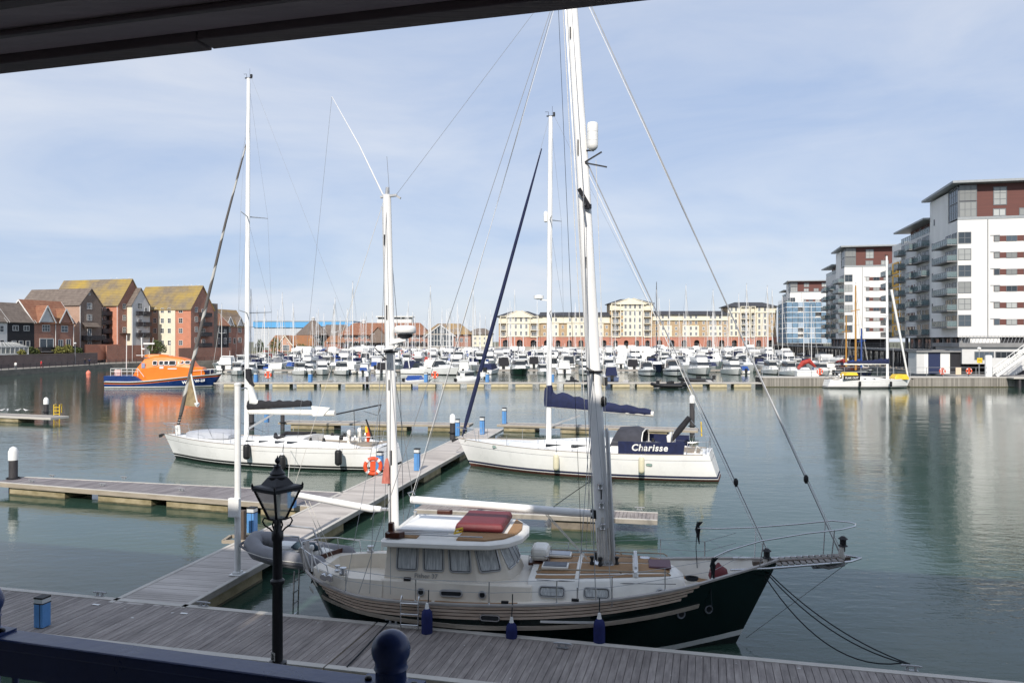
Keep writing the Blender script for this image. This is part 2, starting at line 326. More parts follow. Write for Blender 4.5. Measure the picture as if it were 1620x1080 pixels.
# ================================================================ pontoons
def pontoon(label, A, B, wA, wB, z, side, planks='joined', floats=None, edge=True, plank_w=.145, fl_mat=None, deck=None, fh=.16, name='pontoon', fascm=None, ins=.13, group=None):
    """A,B: ends of the edge nearest the viewer (world xy); the deck widens away from it, wA deep at A and wB at B."""
    A = Vector((A[0],A[1],0)); B = Vector((B[0],B[1],0)); d = (B-A); Ln = d.length; d.normalize(); rz = math.atan2(d.y, d.x)
    root = empty(name, (A.x, A.y, 0), rz, label, 'pontoon', group)
    deck = deck or deckw
    wd = lambda x: lerp(wA, wB, x/Ln)*side
    f = MB(); t = .07
    a0 = min(0, side*.001)
    for (y0, y1) in (((lambda x: 0),(lambda x: side*t)), ((lambda x: wd(x)-side*t),(lambda x: wd(x)))):
        vs = [(0,y0(0),z-fh),(Ln,y0(Ln),z-fh),(Ln,y1(Ln),z-fh),(0,y1(0),z-fh),(0,y0(0),z-.012),(Ln,y0(Ln),z-.012),(Ln,y1(Ln),z-.012),(0,y1(0),z-.012)]
        f.add(vs, [(3,2,1,0),(4,5,6,7),(0,1,5,4),(1,2,6,5),(2,3,7,6),(3,0,4,7)], 0)
    for x in (0, Ln):
        x0, x1 = (0, t) if x == 0 else (Ln-t, Ln)
        f.bx(x0, x1, *sorted((side*t, wd(x)-side*t)), z-fh, z-.012)
    f.build('fascia', fascm or fasc, root)
    e = MB()
    if edge:
        for q in (0, 1):
            ys = lambda x, k: (side*k if q == 0 else wd(x)-side*k)
            vs = [(0,ys(0,0),z-.01),(Ln,ys(Ln,0),z-.01),(Ln,ys(Ln,ins),z-.01),(0,ys(0,ins),z-.01),(0,ys(0,0),z+.012),(Ln,ys(Ln,0),z+.012),(Ln,ys(Ln,ins),z+.012),(0,ys(0,ins),z+.012)]
            e.add(vs, [(3,2,1,0),(4,5,6,7),(0,1,5,4),(1,2,6,5),(2,3,7,6),(3,0,4,7)], 0)
        e.build('edge_board', edgew, root)
    n = int(Ln/plank_w); pwid = Ln/n; gp = .010
    inn = ins+.006 if edge else .0
    if planks == 'each':
        me = None
        for i in range(n):
            x = (i+.5)*pwid; w0 = abs(wd(x))-2*inn
            if me is None or abs(wA-wB) > 1e-6:
                q = MB(); q.bx(-pwid/2+gp/2, pwid/2-gp/2, -w0/2, w0/2, -.03, 0); me = q.mesh('plank', deck)
            o = put('plank', me, root, loc=(x, side*(inn+w0/2), z+random.uniform(-.003,.003)))
    else:
        q = MB()
        for i in range(n):
            x = (i+.5)*pwid; w0 = abs(wd(x))-2*inn; h = random.uniform(-.003,.003)
            q.bx(x-pwid/2+gp/2, x+pwid/2-gp/2, *sorted((side*inn, side*(inn+w0))), z-.03+h, z+h)
        q.build('planks', deck, root, kind='stuff')
    b = MB(); b.add([(t,side*t,z-.06),(Ln-t,side*t,z-.06),(Ln-t,wd(Ln)-side*t,z-.06),(t,wd(0)-side*t,z-.06)], [(0,1,2,3)]); b.build('underframe', M('pontoon_underframe', (.05,.045,.04), .9) if 'pontoon_underframe' not in bpy.data.materials else bpy.data.materials['pontoon_underframe'], root)
    for (x0, x1) in (floats or []):
        q = MB(); y0, y1 = sorted((side*.12, wd((x0+x1)/2)-side*.12)); q.bx(x0, x1, y0, y1, -.35, z-fh-.004, 0); q.bx(x0-.01, x1+.01, y0-.01, y1+.01, -.4, .07, 1)
        q.build('float', [fl_mat or concr, concd], root, bevel=.02)
    return root, rz
ZP = .55
# main near pontoon (far edge through (-13.5,20.6) and (7,15.5))
far = lambda X: 20.6-(X+13.5)*(5.1/20.5)
dn = Vector((20.5,-5.1,0)).normalized()
P0 = Vector((-17.2, far(-17.2), 0)); P1 = Vector((11.3, far(11.3), 0))
joint = Vector((-3.1, far(-3.1), 0))
main1, rzm = pontoon('grey planked walkway along the bottom of the view, section under the lamp post', P0, joint-dn*.02, 2.6, 2.6, ZP, -1, planks='each', floats=[(1,4),(6,9),(11,13.8)], plank_w=.148, group='near walkway sections', ins=.17)
main2, _ = pontoon('grey planked walkway section alongside the dark green motorsailer', joint+dn*.02, P1, 2.6, 2.6, ZP, -1, planks='each', floats=[(1,4),(6,9),(11,14)], plank_w=.148, group='near walkway sections', ins=.17)
q = MB(); q.box(((joint.x+.31*-.0), joint.y-.0, ZP-.02), (.02,.02,.01))
# walkway running away to the middle pontoon
W0 = pw(292, 961, ZP); W1 = pw(737, 712, ZP); dW = Vector((W1.x-W0.x, W1.y-W0.y, 0)).normalized()
W2 = W0+dW*((57.8-W0.y)/dW.y)
walk, rzw = pontoon('long pale walkway running from the near pontoon out to the middle pontoon', W0, W2, 2.1, 2.1, ZP, +1, floats=[(1,4),(7,10),(13,16),(20,23),(27,30),(34,37)], plank_w=.14, deck=M('walkway_boards', (.33,.30,.275), .8, col2=(.54,.50,.46), scale=1.4, stretch=(1.2,.25,1), bump=.2), fascm=M('walkway_fascia', (.30,.28,.25), .8, var=.2, scale=2))
# left finger
def rail_pt(px, py): return pw(px, py, ZP)
F0 = rail_pt(-12, 762); F1 = rail_pt(489, 801)
lfing, rzl = pontoon('long finger pontoon on concrete floats reaching left from the walkway', F0, F1, 1.5, 3.0, ZP, +1, floats=[(.9,4.2),(6.1,9.0),(9.8,12.9),(14.5,16.5)], plank_w=.15, fh=.2, deck=M('finger_boards', (.145,.128,.135), .8, col2=(.27,.25,.25), scale=2.2, stretch=(1.2,.25,1)))
G0 = rail_pt(655, 806); G1 = rail_pt(1040, 823)
rfing, rzg = pontoon('narrow finger pontoon behind the motorsailer masts with one end float', G0, G1, 1.6, 1.35, ZP, +1, floats=[(5.3,7.2)], plank_w=.14, fh=.16, fl_mat=M('brown_float', (.12,.10,.08), .85, col2=(.22,.19,.15), scale=3), fascm=M('grey_fascia', (.24,.22,.19), .8, col2=(.34,.31,.27), scale=2))
# middle pontoon, both arms
K0 = rail_pt(440, 668); K1 = rail_pt(742, 672.5)
pontoon('middle pontoon arm behind the black-fendered white yacht', K0, K1, 1.8, 1.8, ZP, +1, floats=[(1,4.6),(6.8,10.5),(12.2,15)], plank_w=.16, deck=deckl)
K2 = rail_pt(786, 671.5); K3 = rail_pt(1104, 681)
pontoon('middle pontoon arm behind the white yacht with the name banner', K2, K3, 1.8, 1.8, ZP, +1, floats=[(.5,3),(5,8),(10,13)], plank_w=.16, deck=deckl)
# short pontoon far left
S0 = pw(-60, 655, .55); S1 = pw(80, 661, .55)
pontoon('short pontoon with gulls at the left edge of the water', S0, S1, 1.8, 1.8, .55, +1, floats=[(.4,2.2),(4.4,6.6),], plank_w=.2, deck=deckl, fascm=edgew)
# long far pontoon
fx0 = (345-810)/FP*121; fx1 = (1200-810)/FP*121
pontoon('long low pontoon with cream floats closing off the marina', (fx0,119.2), (fx1,119.2), 2.2, 2.2, .72, +1, floats=[(x, x+2.6) for x in [1.5+3.7*i for i in range(22)]], plank_w=.3, deck=deckl, fl_mat=creamf, fascm=edgew)
# cleats on the pontoons
def cleat_mb():
    m = MB(); m.bx(-.09,-.05,-.025,.025,0,.07); m.bx(.05,.09,-.025,.025,0,.07); m.tube([(-.19,0,.085),(-.1,0,.095),(.1,0,.095),(.19,0,.085)], .022, 6); m.bx(-.12,.12,-.04,.04,0,.012); return m
galv = M('galvanised', (.42,.43,.44), .5, .6, var=.15)
cme = cleat_mb().mesh('cleat', galv)
CL = [(158,942,rzm,'on the near pontoon left of the walkway junction'),(322,958,rzm,'at the junction of walkway and near pontoon'),(622,986,rzm,'on the near pontoon behind the blue ball finial'),(890,1024,rzm,'on the near pontoon below the green bow'),(1442,1060,rzm,'on the near pontoon holding the bow lines'),(50,762,rzl,'near the pile on the left finger'),(82,754,rzl,'on the far edge of the left finger'),(162,768,rzl,'on the near edge of the left finger, before the joint'),(196,757,rzl,'at the far edge of the left finger, middle'),(287,776,rzl,'on the near edge of the left finger beside the last float'),(1012,806,rzg,'at the tip of the finger behind the green bow')]
for px, py, a, t in CL:
    p = pw(px, py, ZP+.014); put('mooring_cleat', cme, loc=p, rz=a, label='small grey mooring cleat '+t, cat='cleat', group='mooring cleats')
# piles
def pile(px, py, r, top, label, z=ZP, Y=None, cap=True):
    p = pw(px, py, z) if Y is None else Vector(((px-810)/FP*Y, Y, 0))
    t = empty('mooring_pile', (p.x, p.y, 0), 0, label, 'pile', 'mooring piles')
    m = MB(); m.lathe((0,0,0), [(r,-1.5),(r,top)], 18); m.build('post', pile_m, t)
    if cap: m = MB(); m.lathe((0,0,0), [(r*1.12,top-.02),(r*1.12,top+.38),(r*.75,top+.55),(r*.08,top+.62)], 18); m.build('cap', whitep, t)
    m = MB(); m.tube([(r*1.5*math.cos(a),r*1.5*math.sin(a),z+.04) for a in [k*math.pi/6 for k in range(12)]], .03, 6, closed=True); m.build('collar', black, t)
    return p
pile(21, 757, .19, 1.45, 'black pile with white cap at the end of the left finger')
pile(716, 690, .19, 1.3, 'black pile with white cap beside the walkway bend', Y=55.2)
pile(1095, 668, .19, 2.35, 'black pile with pale cap at the right end of the middle pontoon', Y=59.5)
pile(398, 655, .2, 2.3, 'black pile at the left end of the middle pontoon', Y=62)
pile(447, 672, .16, 1.6, 'capless dark pile beside the boom of the black-fendered yacht', Y=62.2, cap=False)
pile(73, 655, .2, 1.3, 'black pile with white cap by the yellow ladder', Y=71.5)
pile(625, 600, .22, 1.6, 'far black pile with white cap standing on the long low pontoon', Y=121.8)
pile(581, 600, .22, 1.6, 'far black pile with white cap left of the mizzen mast', Y=121.9)
# timber pile with white box beside the tall white pole
p = pw(381, 853, ZP)
t = empty('timber_pile', (p.x, p.y, 0), 0, 'weathered brown timber pile behind the tall white pole', 'pile')
m = MB(); m.bx(-.14,.14,-.14,.14,-1.5,1.5); m.build('post', M('brown_timber', (.10,.075,.06), .8, var=.3, scale=4, stretch=(3,3,.4)), t, bevel=.02)
m = MB(); m.beam((-.45,-.35,ZP+.02),(-.45,.35,ZP+.02),.1,.1); m.beam((.4,-.35,ZP+.02),(.4,.35,ZP+.02),.1,.1); m.beam((-.45,-.35,ZP+.02),(.4,-.35,ZP+.02),.1,.1); m.beam((-.45,.35,ZP+.02),(.4,.35,ZP+.02),.1,.1); m.build('bracket', fasc, t)
p = pw(376, 908, ZP+.012)
t = empty('white_pole', (p.x, p.y, ZP+.014), rzw, 'tall plain white pole with a small box standing on the walkway', 'pole')
m = MB(); m.lathe((0,0,0), [(.085,0),(.085,5.22),(.10,5.23),(.10,5.27),(.02,5.3)], 18); m.build('shaft', whitep, t)
m = MB(); m.bx(-.19,.19,-.17,.17,0,.03); m.bx(-.12,.12,-.1,.1,.03,.09); m.build('base_plate', whitep, t, bevel=.01)
m = MB(); m.bx(-.24,-.09,-.16,.16,1.62,2.14); m.build('junction_box', whitep, t, bevel=.02)
m = MB(); m.tube([(.1,0,5.12),(.42,0,5.13),(.5,0,5.1)], .02, 6); m.build('arm', alu, t)
# blue service pedestals
def pedestal(px, py, Y, h, label, z=ZP, s=.26, first=[None]):
    p = pw(px, py, z) if Y is None else Vector(((px-810)/FP*Y, Y, z))
    t = empty('service_pedestal', (p.x, p.y, z+.014), rzm, label, 'service pedestal', 'blue service pedestals on the pontoons')
    a = s/2
    m = MB(); m.bx(-a,a,-a,a,0,h*.78); m.build('body', bluep, t, bevel=.015)
    m = MB(); m.bx(a*.35,a*.45,-a-.006,-a+.01,0.02,h*.78); m.bx(-a-.005,a+.005,-a-.005,a+.005,h*.78,h*.81); m.build('seam', black, t)
    m = MB(); m.bx(-a*.97,a*.97,-a*.97,a*.97,h*.81,h*.95); m.build('lamp_head', M('pedestal_lens', (.6,.62,.62), .3) if 'pedestal_lens' not in bpy.data.materials else bpy.data.materials['pedestal_lens'], t)
    m = MB(); m.bx(-a*1.02,a*1.02,-a*1.02,a*1.02,h*.95,h); m.build('lid', black, t)
pedestal(67, 991, None, .68, 'pale blue service pedestal with black lid in the near left corner', s=.24)
pedestal(399, 842, None, .85, 'pale blue pedestal beside the timber pile and white pole')
pedestal(462, 830, 30.4, .85, 'blue pedestal at the joint of walkway and left finger')
pedestal(601, 748, 39.5, .9, 'pale blue pedestal beside the orange lifebuoy on the walkway', s=.3)
pedestal(660, 747, 39.2, 1.1, 'pale blue pedestal on the right edge of the walkway near the mizzen mast')
pedestal(724, 690, 53.5, 1.15, 'blue pedestal behind the bow of the yacht with the name banner')
pedestal(763, 690, 54.5, 1.2, 'blue pedestal at the end of the walkway beside the white bow', s=.3)
pedestal(798, 668, 61.5, 1.25, 'blue pedestal on the middle pontoon, farthest of the walkway group', s=.3)
pedestal(422, 668, 62.5, 1.2, 'blue pedestal on the middle pontoon behind the black boom cover', s=.3)
for px, t in ((405,'leftmost on the long low pontoon'),(491,'second from left on the long low pontoon'),(674,'left of the lifebuoy on the long low pontoon'),(771,'right of the green hulled launch on the long low pontoon'),(874,'behind the banner yacht mast on the long low pontoon')):
    pedestal(px, 605, 121, 1.5, 'small far blue pedestal '+t, z=.72, s=.5)
# lifebuoys
def lifebuoy(loc, r, label, rz=0, cat='lifebuoy', post=0):
    t = empty('lifebuoy', loc, rz, label, cat, 'orange lifebuoys')
    m = MB()
    m.tube([(r*math.cos(a),0,r*math.sin(a)) for a in [k*math.pi/9 for k in range(18)]], r*.26, 8, closed=True); m.build('ring', red, t)
    for k in range(4):
        a = R(45+90*k); m = MB(); m.tube([(r*math.cos(a+e),0,r*math.sin(a+e)) for e in (-.16,0,.16)], r*.28, 8); m.build('band', whitep, t)
    m = MB(); m.box((0,.03,0),(r*.7,.05,r*1.3)); m.build('housing', red, t)
    if post: m = MB(); m.bx(-.04,.04,.06,.14,-post,r*.6); m.build('post', pile_m, t)
lifebuoy(Vector(((590-810)/FP*37.6, 37.6, HC-(737-540)/FP*37.6)), .37, 'orange lifebuoy on the walkway beside the white yacht stern', R(15), post=.75)
lifebuoy(Vector(((424-810)/FP*121, 121, 1.85)), .45, 'far orange lifebuoy left on the long low pontoon', post=1.1)
lifebuoy(Vector(((688-810)/FP*121, 121, 1.85)), .45, 'far orange lifebuoy right of the mizzen mast', post=1.1)
lifebuoy(Vector(((1491-810)/FP*122.3, 122.3, 2.35)), .42, 'orange lifebuoy on the timber quay railing at right', post=.85)
lifebuoy(Vector(((1533-810)/FP*122.3, 122.3, 2.4)), .40, 'dark red lifebuoy beside the white notice on the quay railing', post=.85)
lifebuoy(Vector(((1297-810)/FP*122.3, 122.3, 2.3)), .42, 'orange lifebuoy on the quay railing left of the white yacht', post=.85)
# yellow ladder on the short left pontoon
p = pw(80, 665, 0); t = empty('yellow_ladder', (p.x+.1, 70.2, 0), 0, 'yellow boarding ladder at the end of the short left pontoon', 'ladder')
for s_ in (-.25,.25):
    m = MB(); m.tube([(s_,0,-.4),(s_,0,1.35),(s_,.35,1.35),(s_,.35,.6)], .045, 6); m.build('rail', yellow, t)
for k in range(5): m = MB(); m.tube([(-.25,0,-.1+k*.3),(.25,0,-.1+k*.3)], .03, 5); m.build('rung', yellow, t)
# gulls
def gull(x, y, z, a, label, s=1.0):
    m = MB(); m.loft([[(x_, w__*math.cos(q), zc+hh*math.sin(q)) for q in [k*math.pi/4 for k in range(8)]] for x_, w__, hh, zc in ((-.26,.012,.01,.17),(-.16,.04,.03,.17),(0,.075,.07,.17),(.12,.07,.07,.19),(.17,.045,.045,.25),(.22,.04,.04,.29),(.27,.02,.02,.29),(.32,.004,.004,.28))]); m.tube([(0,.02,0),(0,.02,.12)], .008, 4); m.tube([(0,-.02,0),(0,-.02,.12)], .008, 4)
    o = m.build('seagull', [M('gull_white', (.7,.7,.7), .8) if 'gull_white' not in bpy.data.materials else bpy.data.materials['gull_white']], label=label, cat='seagull', group='gulls'); o.location = (x,y,z); o.rotation_euler = (0,0,a); o.scale = (s,)*3
for px, a, t in ((3,0,'nearest the frame edge'),(12,2,'second from the frame edge'),(28,.5,'in the middle of the group'),(41,3,'nearest the pile'),):
    X = (px-810)/FP*71.5; gull(X, 71.5, .575, a, 'white gull standing on the short left pontoon, '+t, .95)
# ================================================================ hull tools
class Hull:
    """Outline of a hull: half beam and sheer height along x; P(x,z,side) gives a point on its skin."""
    def __init__(s, xs, hb, zs, kx, rake_bow=1., rake_stern=0., zk=-.5, pw_=.7, bowpow=6):
        s.xs, s.hb, s.zs, s.k = xs, hb, zs, kx; s.L = xs[-1]; s.rb = rake_bow; s.rs = rake_stern; s.zk = zk; s.p = pw_; s.bp = bowpow
    def sheer(s, x): return interp(s.xs, s.zs, x)
    def beam(s, x): return max(0.004, interp(s.xs, s.hb, x))
    def P(s, x, z, side=1, out=0.):
        zs_ = s.sheer(x); t = z/zs_; hb = s.beam(x); k = interp(s.xs, s.k, x)
        if t >= 0: w = hb*(k+(1-k)*min(1, t)**s.p)
        else: w = hb*k*max(0, 1-(t*zs_/s.zk)**1.6)
        q = (1-max(t, -.4)); xx = x-s.rb*q*(x/s.L)**s.bp+s.rs*q*(1-x/s.L)**s.bp
        return Vector((xx, side*(w+out), z))
    def mesh(s, rows, mats, nx=36, transom=True):
        """rows: z functions from keel to sheer; mats: material index of each band between rows."""
        m = MB(); X = [s.xs[0]+(s.L-s.xs[0])*(1-(1-i/nx)**1.25) for i in range(nx+1)]
        for side in (1, -1):
            for j in range(len(rows)-1):
                vs = []
                for x in X: vs += [s.P(x, rows[j](x), side), s.P(x, rows[j+1](x), side)]
                fs = []
                for i in range(nx):
                    a = 2*i; q = (a, a+2, a+3, a+1); fs.append(q if side == -1 else tuple(reversed(q)))
                m.add(vs, fs, mats[j], True)
        if transom:
            x = X[0]; pr = [s.P(x, r_(x), -1) for r_ in rows]+[s.P(x, r_(x), 1) for r_ in reversed(rows)]
            for j in range(len(rows)-1):
                m.add([s.P(x,rows[j](x),-1), s.P(x,rows[j+1](x),-1), s.P(x,rows[j+1](x),1), s.P(x,rows[j](x),1)], [(0,1,2,3)], mats[j])
        return m
    def deck(s, zf, inset=.03, m=0, nx=36, camber=.05, x0=None, x1=None):
        q = MB(); x0 = s.xs[0] if x0 is None else x0; x1 = s.L if x1 is None else x1; n = 6; vs = []
        for i in range(nx+1):
            x = lerp(x0, x1, i/nx); z = zf(x); a = s.P(x, z, 1); w_ = max(.002, a.y-inset)
            for j in range(n+1):
                u = -1+2*j/n; vs.append((a.x, w_*u, z+camber*(1-u*u)*min(1, w_)))
        fs = [(i*(n+1)+j, (i+1)*(n+1)+j, (i+1)*(n+1)+j+1, i*(n+1)+j+1) for i in range(nx) for j in range(n)]
        return q.add(vs, fs, m, True)
    def strip(s, z0, z1, x0, x1, t, side, m=0, nx=30, q=None, cap=0):
        q = q or MB(); vs = []
        for i in range(nx+1):
            x = lerp(x0, x1, i/nx)
            a, b = s.P(x, z0(x), side), s.P(x, z1(x), side); o = Vector((0, side*t, 0))
            e_ = -.3 if t > 0 else .15; vs += [a+o*e_, a+o, b+o, b+o*e_]
        fs = []
        for i in range(nx):
            for j in range(4):
                f = (4*i+j, 4*i+(j+1)%4, 4*i+4+(j+1)%4, 4*i+4+j); fs.append(f if side == 1 else tuple(reversed(f)))
        fs += [(0,1,2,3), tuple(4*nx+j for j in (3,2,1,0))]
        return q.add(vs, fs, m, False)
def window(name, c, a, b, w_, h_, r_, parent, frame=.025, fm=None, pm=None, n=4, inner='pane'):
    """framed rounded window on a wall: c centre, a/b unit axes in the wall"""
    a = Vector(a).normalized(); b = Vector(b).normalized(); nn = a.cross(b)
    pts = rrect(c, a, b, w_, h_, r_, n)
    m = MB(); m.tube(pts, frame, 6, closed=True); f = m.build(name, fm or alu, parent)
    if frame > .015: m = MB(); m.tube([p_+nn*.006 for p_ in rrect(c, a, b, w_-frame*1.9, h_-frame*1.9, max(.01, r_-frame*.9), n)], frame*.42, 5, closed=True); m.build('gasket', black, f)
    m = MB(); P = rrect(Vector(c)+nn*.004, a, b, w_-frame*.5, h_-frame*.5, r_, n); m.add(P, [tuple(range(len(P)))]); m.build(inner, pm or curt, f)
    return f
# ================================================================ the green motorsailer in front
FR = Fr(-5.2, 19.8, 6.15, 18.1)
hx = [0,.35,1,2,4,5.6,7,8,9.2,10.5,11.2,11.48]
H = Hull(hx, [.12,.72,1.18,1.52,1.74,1.77,1.70,1.56,1.22,.62,.22,.03], [1.42,1.36,1.26,1.13,1.14,1.20,1.30,1.41,1.57,1.80,1.92,1.97],
         [.3,.4,.55,.72,.84,.86,.84,.78,.66,.45,.3,.3], rake_bow=.95, rake_stern=.7, zk=-.9, pw_=.8, bowpow=5)
ms = empty('motorsailer', FR.o, FR.rz, 'dark green two-masted motorsailer with timber strip sides beside the near pontoon', 'sailing boat')
bz = lambda x: .11+.22*max(0, (x-7)/4.4)**2
rows = [lambda x: -.8, lambda x: -.4, lambda x: -.1, lambda x: max(0.02, bz(x)-.14-.0*x), bz]+[(lambda x, k=k: lerp(bz(x), H.sheer(x), k)) for k in (.15,.3,.5,.7,.85,1)]
H.mesh(rows, [0,0,0,1]+[2]*6, transom=True).build('hull', [antib, whitep, green], ms)
dz = lambda x: min(H.sheer(x)-.07, 1.10+.012*x)
H.deck(dz, .05).build('deck', gelc, ms)
m = MB()                                       # inside of the bulwarks
for side in (1,-1): H.strip(lambda x: dz(x)-.02, lambda x: H.sheer(x)-.03, .1, 11.35, -.05, side, q=m)
m.build('bulwark_lining', gelw, ms)
m = MB()
for side in (1,-1):
    vs = []; nx = 44
    for i in range(nx+1):
        x = lerp(0, 11.48, i/nx); a = H.P(x, H.sheer(x), side)
        for dy, dz_ in ((-.075,-.02),(.035,-.02),(.035,.022),(-.075,.022)): vs.append((a.x, a.y+side*dy, a.z+dz_))
    fs = [(4*i+j, 4*i+(j+1)%4, 4*i+4+(j+1)%4, 4*i+4+j) for i in range(nx) for j in range(4)]
    m.add(vs, fs if side == 1 else [tuple(reversed(f)) for f in fs])
m.build('cap_rail', capm, ms)
for side, sn in ((-1,''),(1,'')):
    for k in range(4):                         # strips of timber on the topsides
        zt = lambda x, k=k: H.sheer(x)-.03-(.088*k)*(1-.02*x)
        zb = lambda x, k=k: H.sheer(x)-.03-(.088*(k+1)-.026)*(1-.02*x)
        H.strip(zb, zt, .75+.05*k, 9.62-.12*k, .022, side).build('side_strake', woodg, ms)
    H.strip(lambda x: .60+.013*(x-4.5)**2+.02*max(0,x-4.5), lambda x: .69+.013*(x-4.5)**2+.02*max(0,x-4.5), .55, 9.75, .05, side).build('rubbing_strake', rubw, ms)
    for xx in (9.35, 10.05):
        c = H.P(xx, .93+.05*(xx-9), side, .012); nrm = (H.P(xx, .93, side)-H.P(xx+.2, .95, side))
        window('hull_port', c, Vector((-nrm.x,-nrm.y,0))*side*-1, (0,.0,1), .17, .17, .084, ms, .022, fm=greyc, pm=dglass)
    c = H.P(5.02, .90, side, .035); window('hull_port', c, (-side,0,0), (0,0,1), .42, .12, .055, ms, .02, fm=steel, pm=dglass)
    H.strip(lambda x: .845, lambda x: .885, 6.15, 7.4, .05, side).build('strake_step', whitep, ms)
# tan deck pads along the side decks, cut into panels
def deckpad(x0, x1, i0, i1, side, z=None):
    q = MB(); n = 8; vs = []
    for k in range(n+1):
        x = lerp(x0, x1, k/n); a = H.P(x, dz(x), 1)
        ya, yb = side*(a.y-i0), side*(a.y-i1)
        vs += [(a.x, ya, dz(x)+.022), (a.x, yb, dz(x)+.03)]
    fs = [(2*k, 2*k+1, 2*k+3, 2*k+2) for k in range(n)]
    q.add(vs, fs if side == 1 else [tuple(reversed(f)) for f in fs]); return q.build('deck_pad', tand, ms)
for side in (-1, 1):
    for x0, x1 in ((1.2,1.9),(1.95,3.6),(3.68,5.6)): deckpad(x0, x1, .08, .33, side)
    for x0, x1 in ((8.95,9.55),(9.6,10.2)): deckpad(x0, x1, .06, .55, side)
# lower house and wheelhouse
lo = MB()
def ringz(pts, z): return [(x, y, z) for x, y in pts]
foot = [(2.35,-1.36),(5.1,-1.38),(5.9,-1.34),(5.9,1.34),(5.1,1.38),(2.35,1.36)]
top_ = [(2.35,-1.28),(5.1,-1.30),(5.9,-1.27),(5.9,1.27),(5.1,1.30),(2.35,1.28)]
lo.loft([ringz(foot, 1.05), ringz(top_, 1.46), ringz([(x, y*.97) for x, y in top_], 1.50)], sm=False); lo.build('lower_house', gelc, ms, bevel=.03)
wf = [(2.42,-1.20),(4.62,-1.20),(5.38,-.86),(5.52,-.3),(5.52,.3),(5.38,.86),(4.62,1.20),(2.42,1.20)]
wt = [(2.48,-1.13),(4.52,-1.13),(5.02,-.82),(5.12,-.3),(5.12,.3),(5.02,.82),(4.52,1.13),(2.48,1.13)]
m = MB(); m.loft([ringz(wf, 1.49), ringz(wt, 2.30)], sm=False); m.build('wheelhouse', gelc, ms, bevel=.02)
def wall_pt(i, u, v):                           # u along wall edge i, v up 0..1
    a = Vector((*wf[i],1.49)).lerp(Vector((*wf[(i+1)%8],1.49)), u); b = Vector((*wt[i],2.30)).lerp(Vector((*wt[(i+1)%8],2.30)), u); return a.lerp(b, v)
def wh_window(i, u0, u1, v0=.27, v1=.93, nm='window'):
    c = wall_pt(i, (u0+u1)/2, (v0+v1)/2); a = (wall_pt(i,u1,(v0+v1)/2)-wall_pt(i,u0,(v0+v1)/2)); b = (wall_pt(i,(u0+u1)/2,v1)-wall_pt(i,(u0+u1)/2,v0)); nn = a.cross(b).normalized()
    return window(nm, c+nn*.012, a, b, a.length, b.length, .06, ms, .022, fm=alu, pm=curt)
for u0, u1 in ((.13,.365),(.43,.655),(.72,.955)): wh_window(0, u0, u1)
wh_window(1, .1, .84); wh_window(2, .1, .9); wh_window(3, .04, .47); wh_window(3, .53, .96); wh_window(4, .1, .9); wh_window(5, .16, .9)
for u0, u1 in ((.045,.28),(.345,.57),(.635,.87)): wh_window(6, u0, u1)
for x in (3.35, 4.78): window('round_port', (x,-1.365,1.27), (1,0,0), (0,.15,1), .15,.15,.07, ms, .02, fm=alu, pm=dglass)
window('oval_port', (4.06,-1.365,1.27), (1,0,0), (0,.15,1), .50,.13,.06, ms, .022, fm=alu, pm=dglass)
# lettering beside the windows: the maker's name is faint on the real boat
def text(body, name, mat, parent, loc, a, b, size, ext=.003, align='LEFT', sh=0, font_scale=1.0, bold=0.0):
    cu = bpy.data.curves.new('text', 'FONT'); cu.body = body; cu.size = size; cu.extrude = ext; cu.align_x = align; cu.shear = sh; cu.space_character = font_scale; cu.offset = bold; cu.resolution_u = 3
    o = bpy.data.objects.new('text_tmp', cu); C.objects.link(o); bpy.context.view_layer.update()
    me = bpy.data.meshes.new_from_object(o.evaluated_get(bpy.context.evaluated_depsgraph_get())); bpy.data.objects.remove(o)
    me.materials.clear(); me.materials.append(mat)
    t = put(name, me, parent); a = Vector(a).normalized(); b = Vector(b).normalized(); n = a.cross(b).normalized(); b = n.cross(a)
    mt = Matrix((a, b, n)).transposed().to_4x4(); mt.translation = Vector(loc); t.matrix_local = mt; return t
text('Fisher 37', 'name_lettering', M('grey_lettering', (.3,.3,.3), .5), ms, (3.15,-1.21,1.545), (1,0,0), (0,.07,1), .15)
# roof
rf = [(2.36,-1.22),(2.42,-1.38),(2.6,-1.43),(4.3,-1.43),(4.95,-1.36),(5.35,-1.1),(5.6,-.65),(5.68,0),(5.6,.65),(5.35,1.1),(4.95,1.36),(4.3,1.43),(2.6,1.43),(2.42,1.38),(2.36,1.22)]
def sc_(p, k, c=(4.0,0)): return [(c[0]+(x-c[0])*k, c[1]+(y-c[1])*k) for x, y in p]
m = MB(); m.loft([ringz(sc_(rf,.97), 2.27), ringz(rf, 2.30), ringz(rf, 2.385), ringz(sc_(rf,.965), 2.425), ringz(sc_(rf,.6), 2.45)], sm=True)
m.build('wheelhouse_roof', gelw, ms)
ZR = 2.47
def pad(pts, z=ZR, t=.012, mat=None, nm='roof_pad'): m = MB(); m.prism(pts, z-t-.02, z); return m.build(nm, mat or tand, ms)
pad([(2.62,-1.18),(3.2,-1.18),(3.2,-.72),(2.62,-.72)])
pad([(4.15,-1.22),(4.8,-1.2),(5.2,-.95),(5.38,-.6),(5.42,-.52),(4.15,-.52)])
pad([(5.22,-.46),(5.44,-.46),(5.5,0),(5.44,.6),(5.22,1.0)])
m = MB(); m.bx(2.62,4.05,-.55,1.02,ZR-.02,ZR+.03); m.build('sliding_hatch', whitep, ms, bevel=.012)
m = MB(); m.beam((2.55,-.62,ZR+.02),(4.1,-.62,ZR+.02),.03,.03); m.beam((2.55,1.08,ZR+.02),(4.1,1.08,ZR+.02),.03,.03); m.build('hatch_runner', alu, ms)
